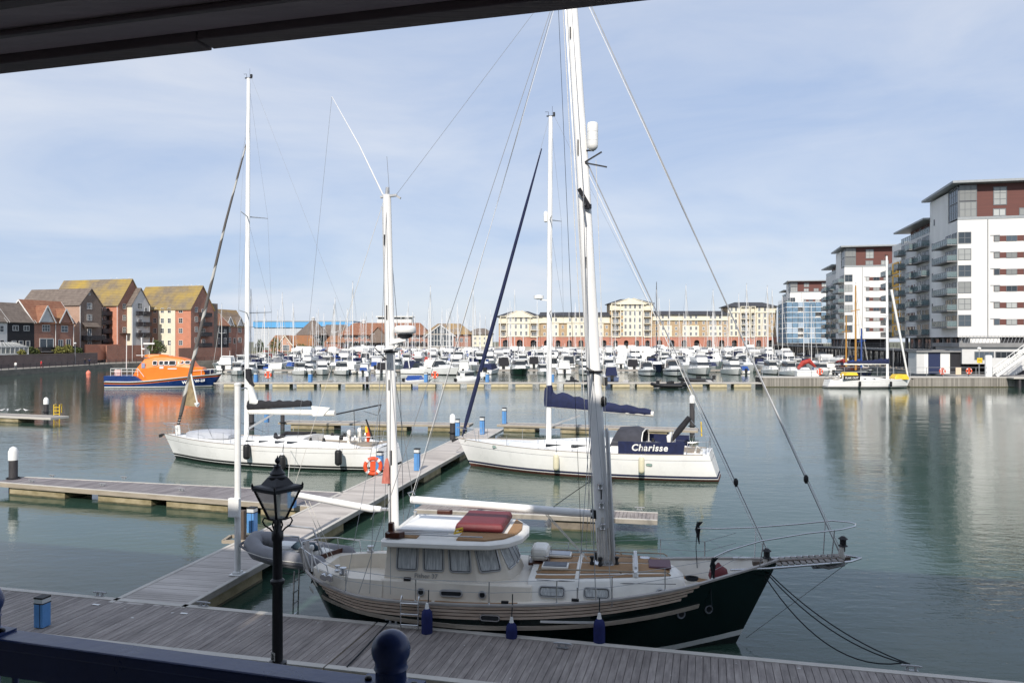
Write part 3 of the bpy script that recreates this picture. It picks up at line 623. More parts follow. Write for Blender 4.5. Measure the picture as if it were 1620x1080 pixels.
m = MB(); m.loft([ringz([(3.98,-.5),(5.1,-.5),(5.1,1.0),(3.98,1.0)], ZR), ringz([(3.95,-.53),(5.13,-.53),(5.13,1.03),(3.95,1.03)], ZR+.08), ringz([(4.0,-.47),(5.08,-.47),(5.08,.97),(4.0,.97)], ZR+.2)], sm=False)
m.build('roof_cover', redc, ms, bevel=.035)
for y0, y1, x1 in ((-1.05,-.95,3.9),(-.88,-.80,4.05),(-1.16,-1.16,4.75)):
    m = MB(); m.tube([(2.75,y0,ZR+.06),(x1,y1,ZR+.05)], .016, 6); m.build('boat_hook_pole', alu, ms)
m = MB(); m.tube([(4.02,-.86,ZR+.04),(4.1,-1.02,ZR+.17),(4.24,-.98,ZR+.20),(4.2,-.8,ZR+.08)], .024, 6, closed=True); m.build('winch_handle_holder', yellow, ms)
for x, y in ((2.56,-1.28),(2.56,.98),(4.0,1.25)):
    m = MB(); m.lathe((x,y,ZR-.04), [(.04,0),(.035,.12),(.055,.14),(.055,.16)], 8); m.build('roof_post', alu, ms)
m = MB(); m.prism([(2.48,-1.32),(2.82,-1.32),(2.92,-1.18),(2.82,-1.05),(2.48,-1.05)], ZR-.02, ZR+.12); m.bx(2.5,2.62,-1.15,-1.0,ZR,ZR+.3); m.build('lamp_board', varn, ms, bevel=.02)
m = MB(); m.prism([(3.1,1.15),(3.45,1.15),(3.5,1.28),(3.1,1.28)], ZR, ZR+.13); m.build('lamp_board', varn, ms, bevel=.02)
# coachroof forward of the wheelhouse
cx_ = [5.85,6.5,7.5,8.4,8.9,9.15]; cw = [1.30,1.30,1.24,1.08,.90,.62]; tw = [1.16,1.16,1.10,.94,.74,.45]; cz = [1.60,1.62,1.66,1.68,1.66,1.60]
def crow(x, k):
    i = interp
    return [(x,-i(cx_,cw,x),1.12),(x,-i(cx_,tw,x)-.03,i(cx_,cz,x)-.05),(x,-i(cx_,tw,x)+.05,i(cx_,cz,x)),(x,0,i(cx_,cz,x)+.07),(x,i(cx_,tw,x)-.05,i(cx_,cz,x)),(x,i(cx_,tw,x)+.03,i(cx_,cz,x)-.05),(x,i(cx_,cw,x),1.12)]
rings = [crow(lerp(5.8,9.15,k/14),0) for k in range(15)]
rings.append([(9.32,y*.8,z if q in (0,6) else z-.12) for q,(x,y,z) in enumerate(rings[-1])]); rings.append([(9.42,y*.55,1.12) for x,y,z in rings[-1]])
m = MB(); m.loft(rings, closed=False); m.build('coachroof', gelw, ms)
def croof(pts, nm='coachroof_pad', mat=None, t=.012, n=6):
    """pads lying on the cambered roof; pts = x0,x1,ya,yb as fractions of the top width"""
    x0, x1, a, b = pts; q = MB(); vs = []
    for k in range(n+1):
        x = lerp(x0, x1, k/n); w__ = interp(cx_,tw,x)-.05; z0 = interp(cx_,cz,x)
        for f in (a, b): y = w__*f; vs.append((x, y, z0+.07*(1-abs(f))+t))
    q.add(vs, [(2*k,2*k+2,2*k+3,2*k+1) for k in range(n)]); return q.build(nm, mat or tand, ms)
for x0, x1 in ((5.95,6.85),(6.95,8.15),(8.28,9.0)):
    for a, b in ((-.97,-.78),(-.68,-.04),(.04,.60),(.68,.97)):
        if x0 > 8.2 and a == .04: x1_ = 8.85
        else: x1_ = x1
        croof((x0, x1_, a, b))
for x, y, mt in ((6.35,-.38,greyc),(6.35,.62,M('hatch_acrylic', (.30,.32,.36), .2))):
    m = MB(); m.box((x,y,1.72),(.62,.44,.06)); f = m.build('deck_hatch', gelw, ms, bevel=.015); m = MB(); m.box((x,y,1.757),(.54,.36,.016)); m.build('hatch_cover', mt, f)
m = MB(); m.box((5.92,.3,1.86),(.42,.72,.32)); m.build('liferaft_canister', gelw, ms, bevel=.1)
m = MB(); m.tube([(5.68,-.05,1.68),(5.68,-.05,1.84),(6.15,-.05,1.84),(6.15,-.05,1.68)], .016, 6); m.tube([(5.68,.65,1.68),(5.68,.65,1.9),(6.15,.65,1.9),(6.15,.65,1.68)], .016, 6); m.build('liferaft_cradle', steel, ms)
m = MB(); m.box((5.92,.3,1.66),(.5,.85,.06)); m.build('liferaft_board', varn, ms)
m = MB(); m.box((8.78,.02,1.745),(.52,.66,.06)); m.build('hatch_cushion', M('plum_vinyl', (.12,.055,.075), .6, var=.1), ms, bevel=.05)
m = MB(); m.bx(8.18,8.26,-.95,.95,1.70,1.80); m.build('sail_track', whitep, ms, bevel=.01)
m = MB(); m.tube([(8.22,-.7,1.84),(8.22,.7,1.84)], .03, 6); m.build('track_bar', alu, ms)
m = MB(); m.lathe((8.45,.62,1.70), [(.13,0),(.13,.03),(.07,.05)], 14); m.build('deck_vent', steel, ms)
for side in (-1,1):
    m = MB()
    for x0, x1 in ((6.0,7.9),(5.95,9.0)): m.tube([(x0,side*.86,1.70),(x0+.1,side*.86,1.76),(x1-.1,side*.8,1.79),(x1,side*.8,1.73)], .017, 6)
    m.build('grab_rail', M('teak_rail', (.33,.27,.2), .6, var=.2) if 'teak_rail' not in bpy.data.materials else bpy.data.materials['teak_rail'], ms)
    for x in (6.35, 7.35):
        y = side*(interp(cx_,cw,x)-.055); window('saloon_window', (x,y-side*-.012,1.38), (-side,0,0), (0,-side*.3*-1*-1,1), .56,.22,.06, ms, .02, fm=alu, pm=curt)
    window('round_port', (8.75,side*.95,1.38), (-side*.9,.45,0), (0,0,1), .16,.14,.065, ms, .02, fm=alu, pm=dglass)
# aft cockpit coaming, seats and winches
ck = MB()
outer = [(.45,-.62),(.9,-.92),(1.6,-1.2),(2.42,-1.3)]; inn_ = [(.72,-.42),(1.0,-.66),(1.6,-.84),(2.42,-.88)]
for side in (1,-1):
    o_ = [(x,-side*y,z) for (x,y),z in zip(outer,(1.5,1.48,1.46,1.46))]; i_ = [(x,-side*y,1.5) for x,y in inn_]
    for k in range(3):
        b0, b1 = (outer[k][0],-side*outer[k][1]*1.06,1.08),(outer[k+1][0],-side*outer[k+1][1]*1.06,1.08)
        f0, f1 = (inn_[k][0],-side*inn_[k][1],.95),(inn_[k+1][0],-side*inn_[k+1][1],.95)
        for q in ((b0,b1,o_[k+1],o_[k]),(o_[k],o_[k+1],i_[k+1],i_[k]),(i_[k],i_[k+1],f1,f0)):
            ck.add(q, [(0,1,2,3) if side == -1 else (3,2,1,0)])
ck.add([(.45,-.62,1.5),(.45,.62,1.5),(.72,.42,1.5),(.72,-.42,1.5)], [(3,2,1,0)]); ck.add([(.72,-.42,1.5),(.72,.42,1.5),(.72,.42,.95),(.72,-.42,.95)], [(3,2,1,0)]); ck.add([(.45,-.62,1.5),(.4,-.66,1.1),(.4,.66,1.1),(.45,.62,1.5)], [(0,1,2,3)])
ck.build('cockpit_coaming', gelc, ms)
for x, y, s_ in ((1.35,-1.0,1),(1.15,-.84,.8),(1.35,1.0,1)):
    m = MB(); m.lathe((x,y,1.49), [(.09*s_,0),(.09*s_,.04),(.06*s_,.06),(.055*s_,.1),(.085*s_,.12),(.085*s_,.15),(.03,.16)], 16); m.build('winch', steel, ms)
for x, y in ((.95,-1.12),(1.12,-1.17)):
    m = MB(); m.tube([(x,y,1.36),(x,y-.02,1.46),(x+.02,y-.12,1.5),(x+.02,y-.19,1.48)], [.05,.055,.07,.075], 10); m.build('cowl_vent', steel, ms)
# rails: stanchions, wires, pushpit, pulpit, bowsprit
for side in (-1,1):
    tops = []
    for x in (1.55,3.3,5.0,6.5,7.7,8.85,9.9):
        a = H.P(x, H.sheer(x), side); a.y -= side*.05; b = a+Vector((0,-side*.03,.50 if x < 9.5 else .42)); tops.append(b)
        m = MB(); m.tube([a,b], .014, 6); m.lathe(a, [(.035,0),(.02,.05)], 8); m.build('stanchion', steel, ms)
    e0 = H.P(.75, H.sheer(.75), side)+Vector((0,-side*.06,.52)); e1 = Vector((10.6, side*.55, 2.42))
    m = MB(); m.tube([e0]+tops+[e1], .006, 4); m.tube([p_-Vector((0,0,.24)) for p_ in [e0]+tops+[e1]], .006, 4); m.build('guard_wire', wire, ms)
m = MB()
pu = [(1.0,-1.15,1.72),(.5,-.85,1.86),(.1,-.5,1.92),(-.12,0,1.93),(.1,.5,1.92),(.5,.85,1.86),(1.0,1.15,1.72)]
m.tube(pu, .016, 6)
for k in (0,1,2,4,5,6):
    p_ = Vector(pu[k]); m.tube([p_, (p_.x+.06, p_.y*.98, 1.36)], .014, 6)
m.build('pushpit', steel, ms)
# davits, outboard bracket board and boarding ladder at the stern
for y in (-.35,.55):
    m = MB(); m.tube([(.25,y,1.4),(-.05,y,2.15),(-.75,y,2.2)], .03, 6); m.build('davit', alu, ms)
m = MB(); m.tube([(-.16,-.35,1.3),(-.2,-.35,.1),(-.2,-.05,.1),(-.16,-.05,1.3)], .018, 6)
for k in range(4): m.tube([(-.2,-.35,.2+k*.27),(-.2,-.05,.2+k*.27)], .016, 5)
m.build('boarding_ladder', steel, ms)
m = MB(); m.box((.12,-.35,1.62),(.06,.28,.62), ry=R(-18)); m.box((.02,.1,1.66),(.06,.26,.55), ry=R(-18)); m.build('wooden_seat_board', capm, ms, bevel=.01)
m = MB(); m.lathe((.55,-.95,1.5), [(.02,0),(.02,.5),(.05,.52),(.06,.57),(.05,.62),(.01,.64)], 10); m.tube([(.55,-.95,1.95),(.75,-1.0,1.5)], .015, 5); m.build('gps_aerial', whitep, ms)
sp = 13.15
out_l = [(10.35,-.42,1.80),(11.2,-.38,1.86),(12.4,-.34,2.0),(13.0,-.26,2.06),(sp+.14,0,2.08),(13.0,.26,2.06),(12.4,.34,2.0),(11.2,.38,1.88),(10.5,.4,1.86)]
m = MB(); m.tube(out_l, .026, 8); m.build('bowsprit_frame', steel, ms)
for k in range(11):
    x = 11.45+k*.135; z = 1.92+(x-11.45)*.105
    m = MB(); m.box((x,0,z),(.11,.62,.03)); m.build('bowsprit_slat', M('bleached_slat', (.22,.2,.18), .7, var=.25) if 'bleached_slat' not in bpy.data.materials else bpy.data.materials['bleached_slat'], ms, bevel=.006)
m = MB(); m.beam((10.9,0,1.86),(13.05,0,2.06),.12,.09); m.build('bowsprit_spar', M('bowsprit_wood', (.12,.09,.07), .6, var=.2), ms)
m = MB(); m.tube([(12.9,.1,1.98),(12.75,.05,1.87),(12.35,.05,1.85),(12.3,-.12,1.9),(12.55,-.14,1.86),(12.9,-.1,1.94)], .035, 6); m.add([(12.2,-.2,1.84),(12.75,-.05,1.86),(12.75,.1,1.86),(12.2,.2,1.84)], [(0,1,2,3),(3,2,1,0)]); m.build('anchor', galv, ms)
rail_ = [(9.95,-.86,2.20),(10.25,-.74,2.32),(11.0,-.56,2.52),(12.0,-.46,2.70),(12.75,-.40,2.80),(13.1,-.2,2.84),(13.17,0,2.85),(13.1,.2,2.84),(12.75,.40,2.82),(12.0,.46,2.70),(11.0,.56,2.56),(10.2,.76,2.46),(9.7,.9,2.42)]
m = MB(); m.tube(rail_, .017, 8)
for x in (11.0, 12.55):
    for s_ in (-1,1): m.tube([(x,s_*.36,1.88+(x-11)*.09),(x+.06,s_*(.55 if x < 12 else .42),2.53+(x-11)*.17)], .014, 6)
m.build('pulpit', steel, ms)
# masts
def oval_mast(pts, rx, ry, mat, name, slot=True):
    m = MB(); rg = []; n = 14
    for (x,y,z), a, b in zip(pts, rx, ry):
        rg.append([(x+a*math.cos(2*math.pi*k/n), y+b*math.sin(2*math.pi*k/n), z) for k in range(n)])
    m.loft(rg)
    o = m.build(name, mat, ms)
    if slot:
        m = MB(); p0, p1 = Vector(pts[0]), Vector(pts[-1])
        m.beam(p0+Vector((-rx[0]*1.0,0,.6)), p1+Vector((-rx[-1],0,-.3)), .035, .03); m.build('luff_slot', alu, o)
        for q in range(5):
            z_ = .12+.19*q; c_ = p0.lerp(p1, z_); m = MB(); m.box(c_+Vector((-.02*q+.02,-ry[0]*.97,0)),(.03,.02,.26+.1*(q%2))); m.build('mast_slit', black, o)
    return o
mb_ = FR.at(957, 890, 0); mt_ = Vector((mb_.x-.86, 0, 16.1))
mast = oval_mast([(mb_.x,0,1.66),(mb_.x-.25,0,6.0),(mb_.x-.52,0,11.0),mt_], [.175,.17,.15,.13],[.115,.115,.1,.09], mastw, 'main_mast')
mastx = lambda z: mb_.x-.86*(z-1.66)/(16.1-1.66)
m = MB(); z_ = 6.28; m.box((mastx(z_),0,z_),(.42,.3,.05)); m.tube([(mastx(z_)-.1,-1.05,z_+.12),(mastx(z_),0,z_),(mastx(z_)-.1,1.05,z_+.12)], .03, 6); m.build('lower_spreader', blackp, ms)
z_ = 10.2; m = MB(); m.beam((mastx(z_)-.1,-.2,z_+.42),(mastx(z_)+.14,-.14,z_),.05,.09); m.tube([(mastx(z_)+.05,-.85,z_+.1),(mastx(z_),0,z_),(mastx(z_)+.05,.85,z_+.1)], .028, 6); m.lathe((mastx(z_)+.12,-.14,z_-.05), [(.08,0),(.08,.1)], 8); m.build('upper_spreader', blackp, ms)
z_ = 11.55; m = MB(); m.lathe((mastx(z_)+.30,-.1,z_), [(.02,-.03),(.08,0),(.12,.05),(.13,.1),(.13,.205),(.124,.21),(.13,.215),(.13,.415),(.124,.42),(.13,.425),(.13,.6),(.115,.64),(.03,.66)], 16); m.build('radar_reflector', whitep, ms)
m = MB(); m.tube([(mastx(z_),0,z_+.02),(mastx(z_)+.33,-.1,z_-.02)], .02, 5); m.beam((mastx(z_)+.12,-.08,z_-.28),(mastx(z_)+.52,-.12,z_-.06),.04,.03); m.beam((mastx(z_)+.12,-.08,z_-.3),(mastx(z_)+.64,-.1,z_-.42),.04,.03); m.build('mast_bracket', blackp, ms)
m = MB(); m.box((mastx(4.6)+.18,-.06,6.05),(.12,.1,.2)); m.lathe((mastx(5.5)+.2,-.05,5.45), [(.03,0),(.07,.06),(.07,.2),(.03,.25)], 8); m.build('deck_light', black, ms)
m = MB(); m.tube([(mastx(1.9)+.22,-.13,1.75),(mastx(4.7)+.24,-.13,4.85),(mastx(5)+.24,-.13,4.95)], [.052,.052,.03], 8); m.build('stowed_pole', alu, ms)
m = MB()
for k in range(6): m.lathe((mb_.x+[-.3,.28,-.22,.2,-.1,.1][k], [-.15,-.12,.2,.2,-.25,.26][k], 1.72), [(.055,0),(.055,.05),(.035,.07),(.035,.14),(.06,.16),(.05,.2)], 10)
m.build('mast_winch', black, ms)
m = MB(); m.lathe((mb_.x,0,1.70), [(.30,0),(.30,.04),(.22,.08)], 14); m.build('mast_collar', steel, ms)
for k in range(7):
    a = k*.9; x = mb_.x+.16*math.cos(a); y = -.1-.07*abs(math.sin(a)); m = MB(); z1 = 2.35+.25*(k%3); m.tube([(x,y,1.8),(x+.03,y-.03,2.0),(x,y-.01,z1),(x-.03,y+.02,z1-.02),(x-.04,y,2.1),(x-.02,y-.03,1.85)], .013, 5, closed=True); m.build('rope_coil', rope_w, ms)
for k, z0 in enumerate((2.55,3.05,3.5)):
    m = MB(); m.lathe((mastx(z0)+.01,-.15,z0), [(.05,0),(.075,.02),(.06,.08),(.075,.14),(.05,.16)], 12); m.build('halyard_winch', steel, ms)
# booms
ba = FR.at(926,812,0); bb = FR.at(650,790,0); gz = Vector((mastx(ba.z)-.2,0,ba.z))
m = MB(); m.tube([gz, gz+Vector((-.5,0,.02)), bb+Vector((.15,0,0)), bb], [.085,.10,.095,.085], 12); m.build('main_boom', mastw, ms)
m = MB(); m.box(gz+Vector((.07,0,0)), (.26,.14,.2)); m.build('gooseneck', black, ms)
m = MB(); m.tube([bb+Vector((-.02,0,.06)), bb+Vector((-.07,0,.16)), bb+Vector((.05,0,.2)), bb+Vector((.1,0,.12))], .02, 6); m.build('boom_end_fitting', steel, ms)
zb_ = FR.at(625,830,0); zt_ = FR.at(612,308,0)
miz = oval_mast([(zb_.x,0,1.2),(lerp(zb_.x,zt_.x,.5),0,6.0),(zt_.x,0,zt_.z)], [.13,.125,.105],[.09,.09,.075], mastw, 'mizzen_mast')
mizx = lambda z: lerp(zb_.x, zt_.x, (z-zb_.z)/(zt_.z-zb_.z))
ma = FR.at(603,805,0); mbm = FR.at(462,781,0)
m = MB(); m.tube([ma, ma+Vector((-.25,0,0)), mbm], [.07,.09,.075], 12); m.build('mizzen_boom', mastw, ms)
m = MB(); m.tube([ma, (mizx(ma.z),0,ma.z)], .045, 6); m.build('gooseneck', alu, ms)
z_ = FR.at(618,553,0).z
m = MB(); m.loft([[(mizx(z_)+a, y, z_+.02*(1-abs(y))+b) for a, b in ((-.10,0),(-.04,.03),(.06,.02),(.08,0),(0,-.02))] for y in (-.75,-.3,0,.3,.75)]); m.build('mizzen_spreader', mastw, ms)
m = MB(); m.tube([(mizx(z_-.1),0,z_-.35),(mizx(z_)-.35,-.2,z_+.05)], .015, 5); m.box((mizx(z_)-0,0,z_-.05),(.3,.22,.05)); m.build('spreader_bracket', blackp, ms)
rd = FR.at(641,520,0)
m = MB(); m.lathe((rd.x,0,rd.z-.13), [(.13,-.03),(.19,0),(.255,.03),(.27,.05),(.262,.16),(.22,.2),(.1,.215)], 20); r_ = m.build('radar_dome', whitep, ms)
m = MB(); m.lathe((rd.x,0,rd.z-.2), [(.08,-.04),(.18,0),(.2,.06)], 14); m.build('dome_base', black, r_)
m = MB(); m.box((rd.x-.17,0,rd.z-.29),(.42,.2,.11), ry=R(-12)); m.tube([(rd.x-.35,0,rd.z-.55),(rd.x,0,rd.z-.25)], .03, 6); m.build('dome_bracket', whitep, ms)
m = MB(); m.tube([(mizx(zt_.z),0,zt_.z),(mizx(zt_.z)+.02,0,zt_.z+.18)], .05, 8); m.beam((zt_.x-.16,0,zt_.z-.06),(zt_.x+.26,0,zt_.z-.02),.1,.05); m.box((zt_.x+.3,0,zt_.z-.07),(.12,.06,.05), ry=R(30)); m.build('masthead_fitting', alu, ms)
wa = FR.at(525,153,0)
m = MB(); m.tube([(zt_.x-.1,0,zt_.z),(lerp(zt_.x,wa.x,.5),0,lerp(zt_.z,wa.z,.5)),wa], [.020,.014,.008], 6); m.build('whip_aerial', mastw, ms)
m = MB(); m.tube([(zt_.x+.07,0,zt_.z),(zt_.x-.0,0,zt_.z+.95)], .006, 4); m.build('thin_aerial', wire, ms)
# standing rigging
def wiren(nm, a, b, r_=.009, mt=None, n=5): m = MB(); m.tube([a,b], r_, n); return m.build(nm, mt or wire, ms)
fs_b = FR.at(1330,838,0); fs_t = Vector((mastx(15.9)+.13,0,15.9))
wiren('forestay', (fs_b.x,.0,2.12), fs_t, .017, alu)
wiren('forestay', (fs_b.x-.02,.05,2.3), (fs_t.x,0,fs_t.z-.15), .010, mastw)
is_b = FR.at(1213,868,0); it = Vector((mastx(11.3)+.14,0,11.3))
wiren('inner_forestay', is_b, it, .016, alu); wiren('inner_forestay', (is_b.x-.06,-.03,is_b.z), (it.x,-.02,it.z-.2), .009, mastw)
for P_ in ((fs_b.x+.05,0,2.32),(is_b.x+.0,0,1.98)):
    m = MB(); m.lathe(P_, [(.05,-.1),(.05,0),(.11,.02),(.07,.05),(.07,.16),(.11,.18),(.04,.24)], 12); m.build('furling_drum', black, ms)
    m = MB(); m.tube([(P_[0],0,P_[2]+.2),(P_[0]-.05,-.03,P_[2]-.15),(P_[0]+.03,.03,P_[2]-.3),(P_[0]-.04,0,P_[2]-.42)], [.03,.07,.085,.05], 8); m.build('bundled_sail_tack', rope_w, ms)
for px_, py_, a_, b_ in ((1291,758,Vector((fs_b.x,0,2.12)),fs_t),(1166,763,is_b,it)):
    q_ = FR.at(px_,py_,0); t_ = (q_.z-a_.z)/(b_.z-a_.z); q_ = Vector(a_).lerp(Vector(b_), t_); m = MB(); m.lathe(q_, [(.02,-.1),(.055,-.04),(.055,.05),(.02,.1)], 10); m.build('stay_fitting', black, ms)
for s_ in (-1,1):
    ch = Vector((7.35, s_*1.62, 1.34))
    sp1 = Vector((mastx(6.28)-.1, s_*1.05, 6.40)); sp2 = Vector((mastx(10.2)+.05, s_*.85, 10.3))
    for a, b in ((ch,sp1),(sp1,sp2),(sp2,(mastx(15.8),0,15.8)),(ch+Vector((.35,0,.02)),(mastx(6.1),s_*.1,6.1)),(ch+Vector((-.4,0,0)),(mastx(6.1),s_*.1,6.1)),(ch,(mastx(10.1),s_*.1,10.1))): wiren('shroud', a, b, .008)
    for dx in (-.4,0,.35): m = MB(); m.tube([ch+Vector((dx,0,-.1)), ch+Vector((dx,0,.28))], .018, 6); m.build('turnbuckle', steel, ms)
    wiren('backstay', (1.9, s_*1.45, 1.2), (mastx(16)-.1, 0, 16.0), .008)
    cz_ = Vector((2.15, s_*1.42, 1.2)); sm_ = Vector((mizx(z_:=FR.at(618,553,0).z), s_*.75, z_))
    for a, b in ((cz_,sm_),(sm_,(zt_.x,0,zt_.z-.1)),(cz_+Vector((-.6,0,0)),(mizx(7),0,6.8)),(cz_+Vector((.5,0,0)),(mizx(7),0,6.8))): wiren('shroud', a, b, .007)
wiren('halyard', (mastx(3)-.22,-.16,2.2), (mastx(15.8)-.2,-.05,15.8), .009, rope_w)
wiren('halyard', (mastx(3)-.45,-.2,1.8), (mastx(15.8)-.3,-.05,15.8), .006, rope_b)
wiren('halyard', (mastx(3)+.2,-.14,2.2), (mastx(10.2)+.3,-.1,11.3), .007, rope_w)
wiren('triatic_stay', (zt_.x+.25,0,zt_.z), (mastx(15.8)-.1,0,15.9), .005)
wiren('topping_lift', bb, (mastx(15.8)-.1,0,15.9), .006, mastw)
wiren('topping_lift', mbm, (zt_.x-.05,0,zt_.z-.05), .006, rope_w)
wiren('topping_lift', mbm, wa, .004, wire)
m = MB(); b_ = FR.at(862,812,0); m.tube([b_, (7.1,-.25,1.85)], .011, 5); m.tube([b_+Vector((.05,0,0)), (7.05,.15,1.8)], .011, 5); m.lathe(b_+Vector((.1,0,-.22)), [(.02,-.1),(.05,-.05),(.05,.05),(.02,.1)], 8); m.build('boom_vang', rope_w, ms)
m = MB(); m.tube(sag(b_, (7.2,-.05,3.7), -.02, 4), .009, 5); m.build('boom_line', rope_b, ms)
m = MB(); b_ = FR.at(596,803,0); m.tube([b_, (1.6,.3,2.5)], .008, 5); m.tube([mbm+Vector((.3,0,-.05)), (.6,0,1.55)], .008, 5); m.tube([mbm+Vector((.4,0,-.05)), (.7,.05,1.55)], .008, 5); m.build('mizzen_sheet', rope_w, ms)
# furled red ensign hanging at the mizzen boom
m = MB(); p_ = FR.at(612,745,-.1); rg = []
for k in range(7):
    t = k/6; w__ = .03+.10*t**.7; rg.append([(p_.x-.02*k/6+w__*math.cos(a)*.9, p_.y+w__*.35*math.sin(a), p_.z+.32-.62*t) for a in [q*math.pi/5 for q in range(10)]])
m.loft(rg); m.build('ensign', M('faded_red_cloth', (.52,.17,.13), .85, var=.25, scale=8, stretch=(3,3,.6)), ms)
m = MB(); m.tube([(p_.x+.1,p_.y,p_.z-1.6),(p_.x+.08,p_.y,p_.z+.5)], .012, 5); m.build('ensign_staff', varn, ms)
# ropes coiled on the pulpit, maroon fender ball forward
for x, y, z0, z1 in ((9.72,.88,2.5,1.95),(9.9,-.86,2.1,1.5)):
    m = MB()
    for k in range(5): m.tube([(x+.03*k,y,z0+.08),(x+.07-.02*k,y+.03,z0-.1),(x+.05,y,z0-.25-.05*k),(x-.04,y-.02,z0-.1)], .016, 5, closed=True)
    m.tube([(x,y,z0),(x-.03,y,z1),(x,y,z1-.5)], .01, 5); m.build('rope_hank', rope_b, ms)
m = MB(); m.lathe((10.1,-.28,1.42), [(.02,0),(.17,.06),(.23,.2),(.19,.36),(.06,.45),(.02,.5)], 14); m.build('buoy_ball', redc, ms)
# fenders (hang outside the hull, lie on nothing: things of their own)
def fender(fr, x, y, ztop, ln, r_, zr, mat, label, group, top=None, hitch=None):
    c = fr.o+fr.d*x+fr.n*y
    t = empty('fender', (c.x,c.y,ztop), fr.rz, label, 'fender', group)
    m = MB(); m.lathe((0,0,-ln), [(.03,0),(r_*.6,.03),(r_*.95,.1),(r_,.18),(r_,ln-.16),(r_*.9,ln-.08),(r_*.45,ln-.01),(.03,ln)], 16); m.build('body', mat, t)
    m = MB(); m.lathe((0,0,-.02), [(r_*.45,0),(r_*.35,.05),(.03,.13)], 10); m.build('eye', top or whitep, t)
    m = MB(); h_ = hitch or Vector((0, .12 if y < 0 else -.12, zr-ztop)); m.tube([(0,0,.08),h_,h_+Vector((0,.03,.25))], .013, 5); m.build('lanyard', rope_b, t)
for k, (px_, py_, lb) in enumerate(((675,962,'navy blue fender under the wheelhouse windows of the green boat'),(809,984,'navy blue fender amidships under the saloon windows of the green boat'),(948,978,'navy blue fender below the main mast of the green boat'))):
    q_ = FR.at(px_, py_, -1.93); fender(FR, q_.x, -1.90, q_.z, .78, .125, 1.2, bluef, lb, 'navy fenders on the green boat')
m = MB()
for x in (3.02, 3.42): m.tube([(x,-1.70,1.22),(x,-1.78,1.30),(x,-1.84,1.22),(x,-1.86,.66),(x,-1.82,.58)], .014, 6)
for k in range(3): m.tube([(3.02,-1.86,.68+k*.24),(3.42,-1.86,.68+k*.24)], .016, 5)
m.build('side_ladder', steel, ms)
# stern lettering, green on the dark quarter
text('CRISATII', 'stern_lettering', M('pale_lettering', (.5,.5,.46), .5), ms, H.P(.22,.93,-1,.06)+Vector((-.12,-.02,0)), (.55,-.82,.05), (0,0,1), .13, bold=.002)
# dinghy slung across the stern
dfr_o = FR.o+FR.d*-.75
dg = empty('inflatable_dinghy', (-5.78,20.85,1.36), R(-30), 'grey inflatable dinghy slung across the stern of the green boat', 'dinghy')
gt = M('grey_hypalon', (.19,.19,.205), .5, var=.12, scale=3)
dg.scale = (1.12,1.05,1.0)
m = MB()
tb = [(-1.25,-.52,.05),(0,-.55,.02),(.75,-.48,.05),(1.15,-.28,.16),(1.3,0,.22),(1.15,.28,.16),(.75,.48,.05),(0,.55,.02),(-1.25,.52,.05)]
tb = [(-x,y,z) for x,y,z in tb]
def dens(p, k=4):
    o_ = []
    for i in range(len(p)-1):
        for j in range(k): o_.append(Vector(p[i]).lerp(Vector(p[i+1]), j/k))
    return o_+[Vector(p[-1])]
tbd = dens(tb, 3); tbd = [Vector(tb[0])+Vector((.22,0,0))]+tbd+[Vector(tb[-1])+Vector((.22,0,0))]
m.tube(tbd, [.07]+[.21]*(len(tbd)-2)+[.07], 14); m.build('buoyancy_tube', gt, dg)
m = MB(); m.tube([p_+Vector((0,(-.205 if p_.y < -.1 else .205 if p_.y > .1 else 0),-.03))+Vector((-.2 if abs(p_.y) < .3 and p_.x < -1 else 0,0,0)) for p_ in dens(tb,2)], .035, 6); m.build('rubbing_strip', M('grey_rubber_strip', (.10,.10,.11), .6), dg)
m = MB(); m.prism([(1.1,-.38),(1.1,.38),(-.7,.36),(-1.05,0),(-.7,-.36)], -.12, -.08); m.build('floor', M('dinghy_floor', (.45,.44,.42), .6, var=.1), dg)
m = MB(); m.bx(1.14,1.2,-.36,.36,-.15,.25); m.build('transom', varn, dg, bevel=.01)
m = MB(); m.box((.15,0,.14),(.24,.9,.03)); m.build('thwart', M('grey_thwart', (.3,.31,.32), .6), dg, bevel=.01)
m = MB(); m.tube([(.0,-.1,.2),(.15,-.08,.25),(.55,.05,.25),(.7,.1,.2)], [.03,.11,.11,.03], 10); m.build('rolled_cover', M('teal_grey_cloth', (.03,.055,.075), .8, var=.2), dg)
m = MB(); m.box((-.35,.1,.1),(.5,.5,.25), rz=.3); m.build('stowed_bag', whitec, dg, bevel=.09)
m = MB(); m.box((.75,.2,.08),(.5,.4,.2), rz=-.2); m.build('stowed_bag', gelw, dg, bevel=.07)
m = MB(); m.tube([(-.9,-.72,.1),(-.3,-.76,.05),(.4,-.76,.06),(1.1,-.74,.1)], .01, 5); m.build('grab_line', rope_w, dg)
# mooring lines
def line(a, b, s_, label, r_=.014, mat=None, grp='mooring lines of the green boat'):
    m = MB(); m.tube(sag(a, b, s_, 14), r_, 5); return m.build('mooring_line', mat or rope_b, label=label, cat='rope', group=grp)
bowp = FR.o+FR.d*11.2+Vector((0,0,1.72)); bc = pw(1440,1058,ZP)+Vector((0,0,.1))
line(bowp, bc, .25, 'taut dark bow line from the green bow to the last cleat'); line(bowp+Vector((-.05,-.05,0)), bc+Vector((-.05,.02,0)), .34, 'second dark bow line just under the taut one'); line(bowp+Vector((-.1,-.1,-.05)), bc+Vector((-.15,.05,0)), .62, 'slackest dark bow line from the green bow drooping to the cleat')
sq = FR.o+FR.d*1.1-FR.n*1.2+Vector((0,0,1.22)); line(sq, pw(612,986,ZP)+Vector((0,0,.1)), .08, 'dark stern line from the green quarter to the cleat behind the ball finial')
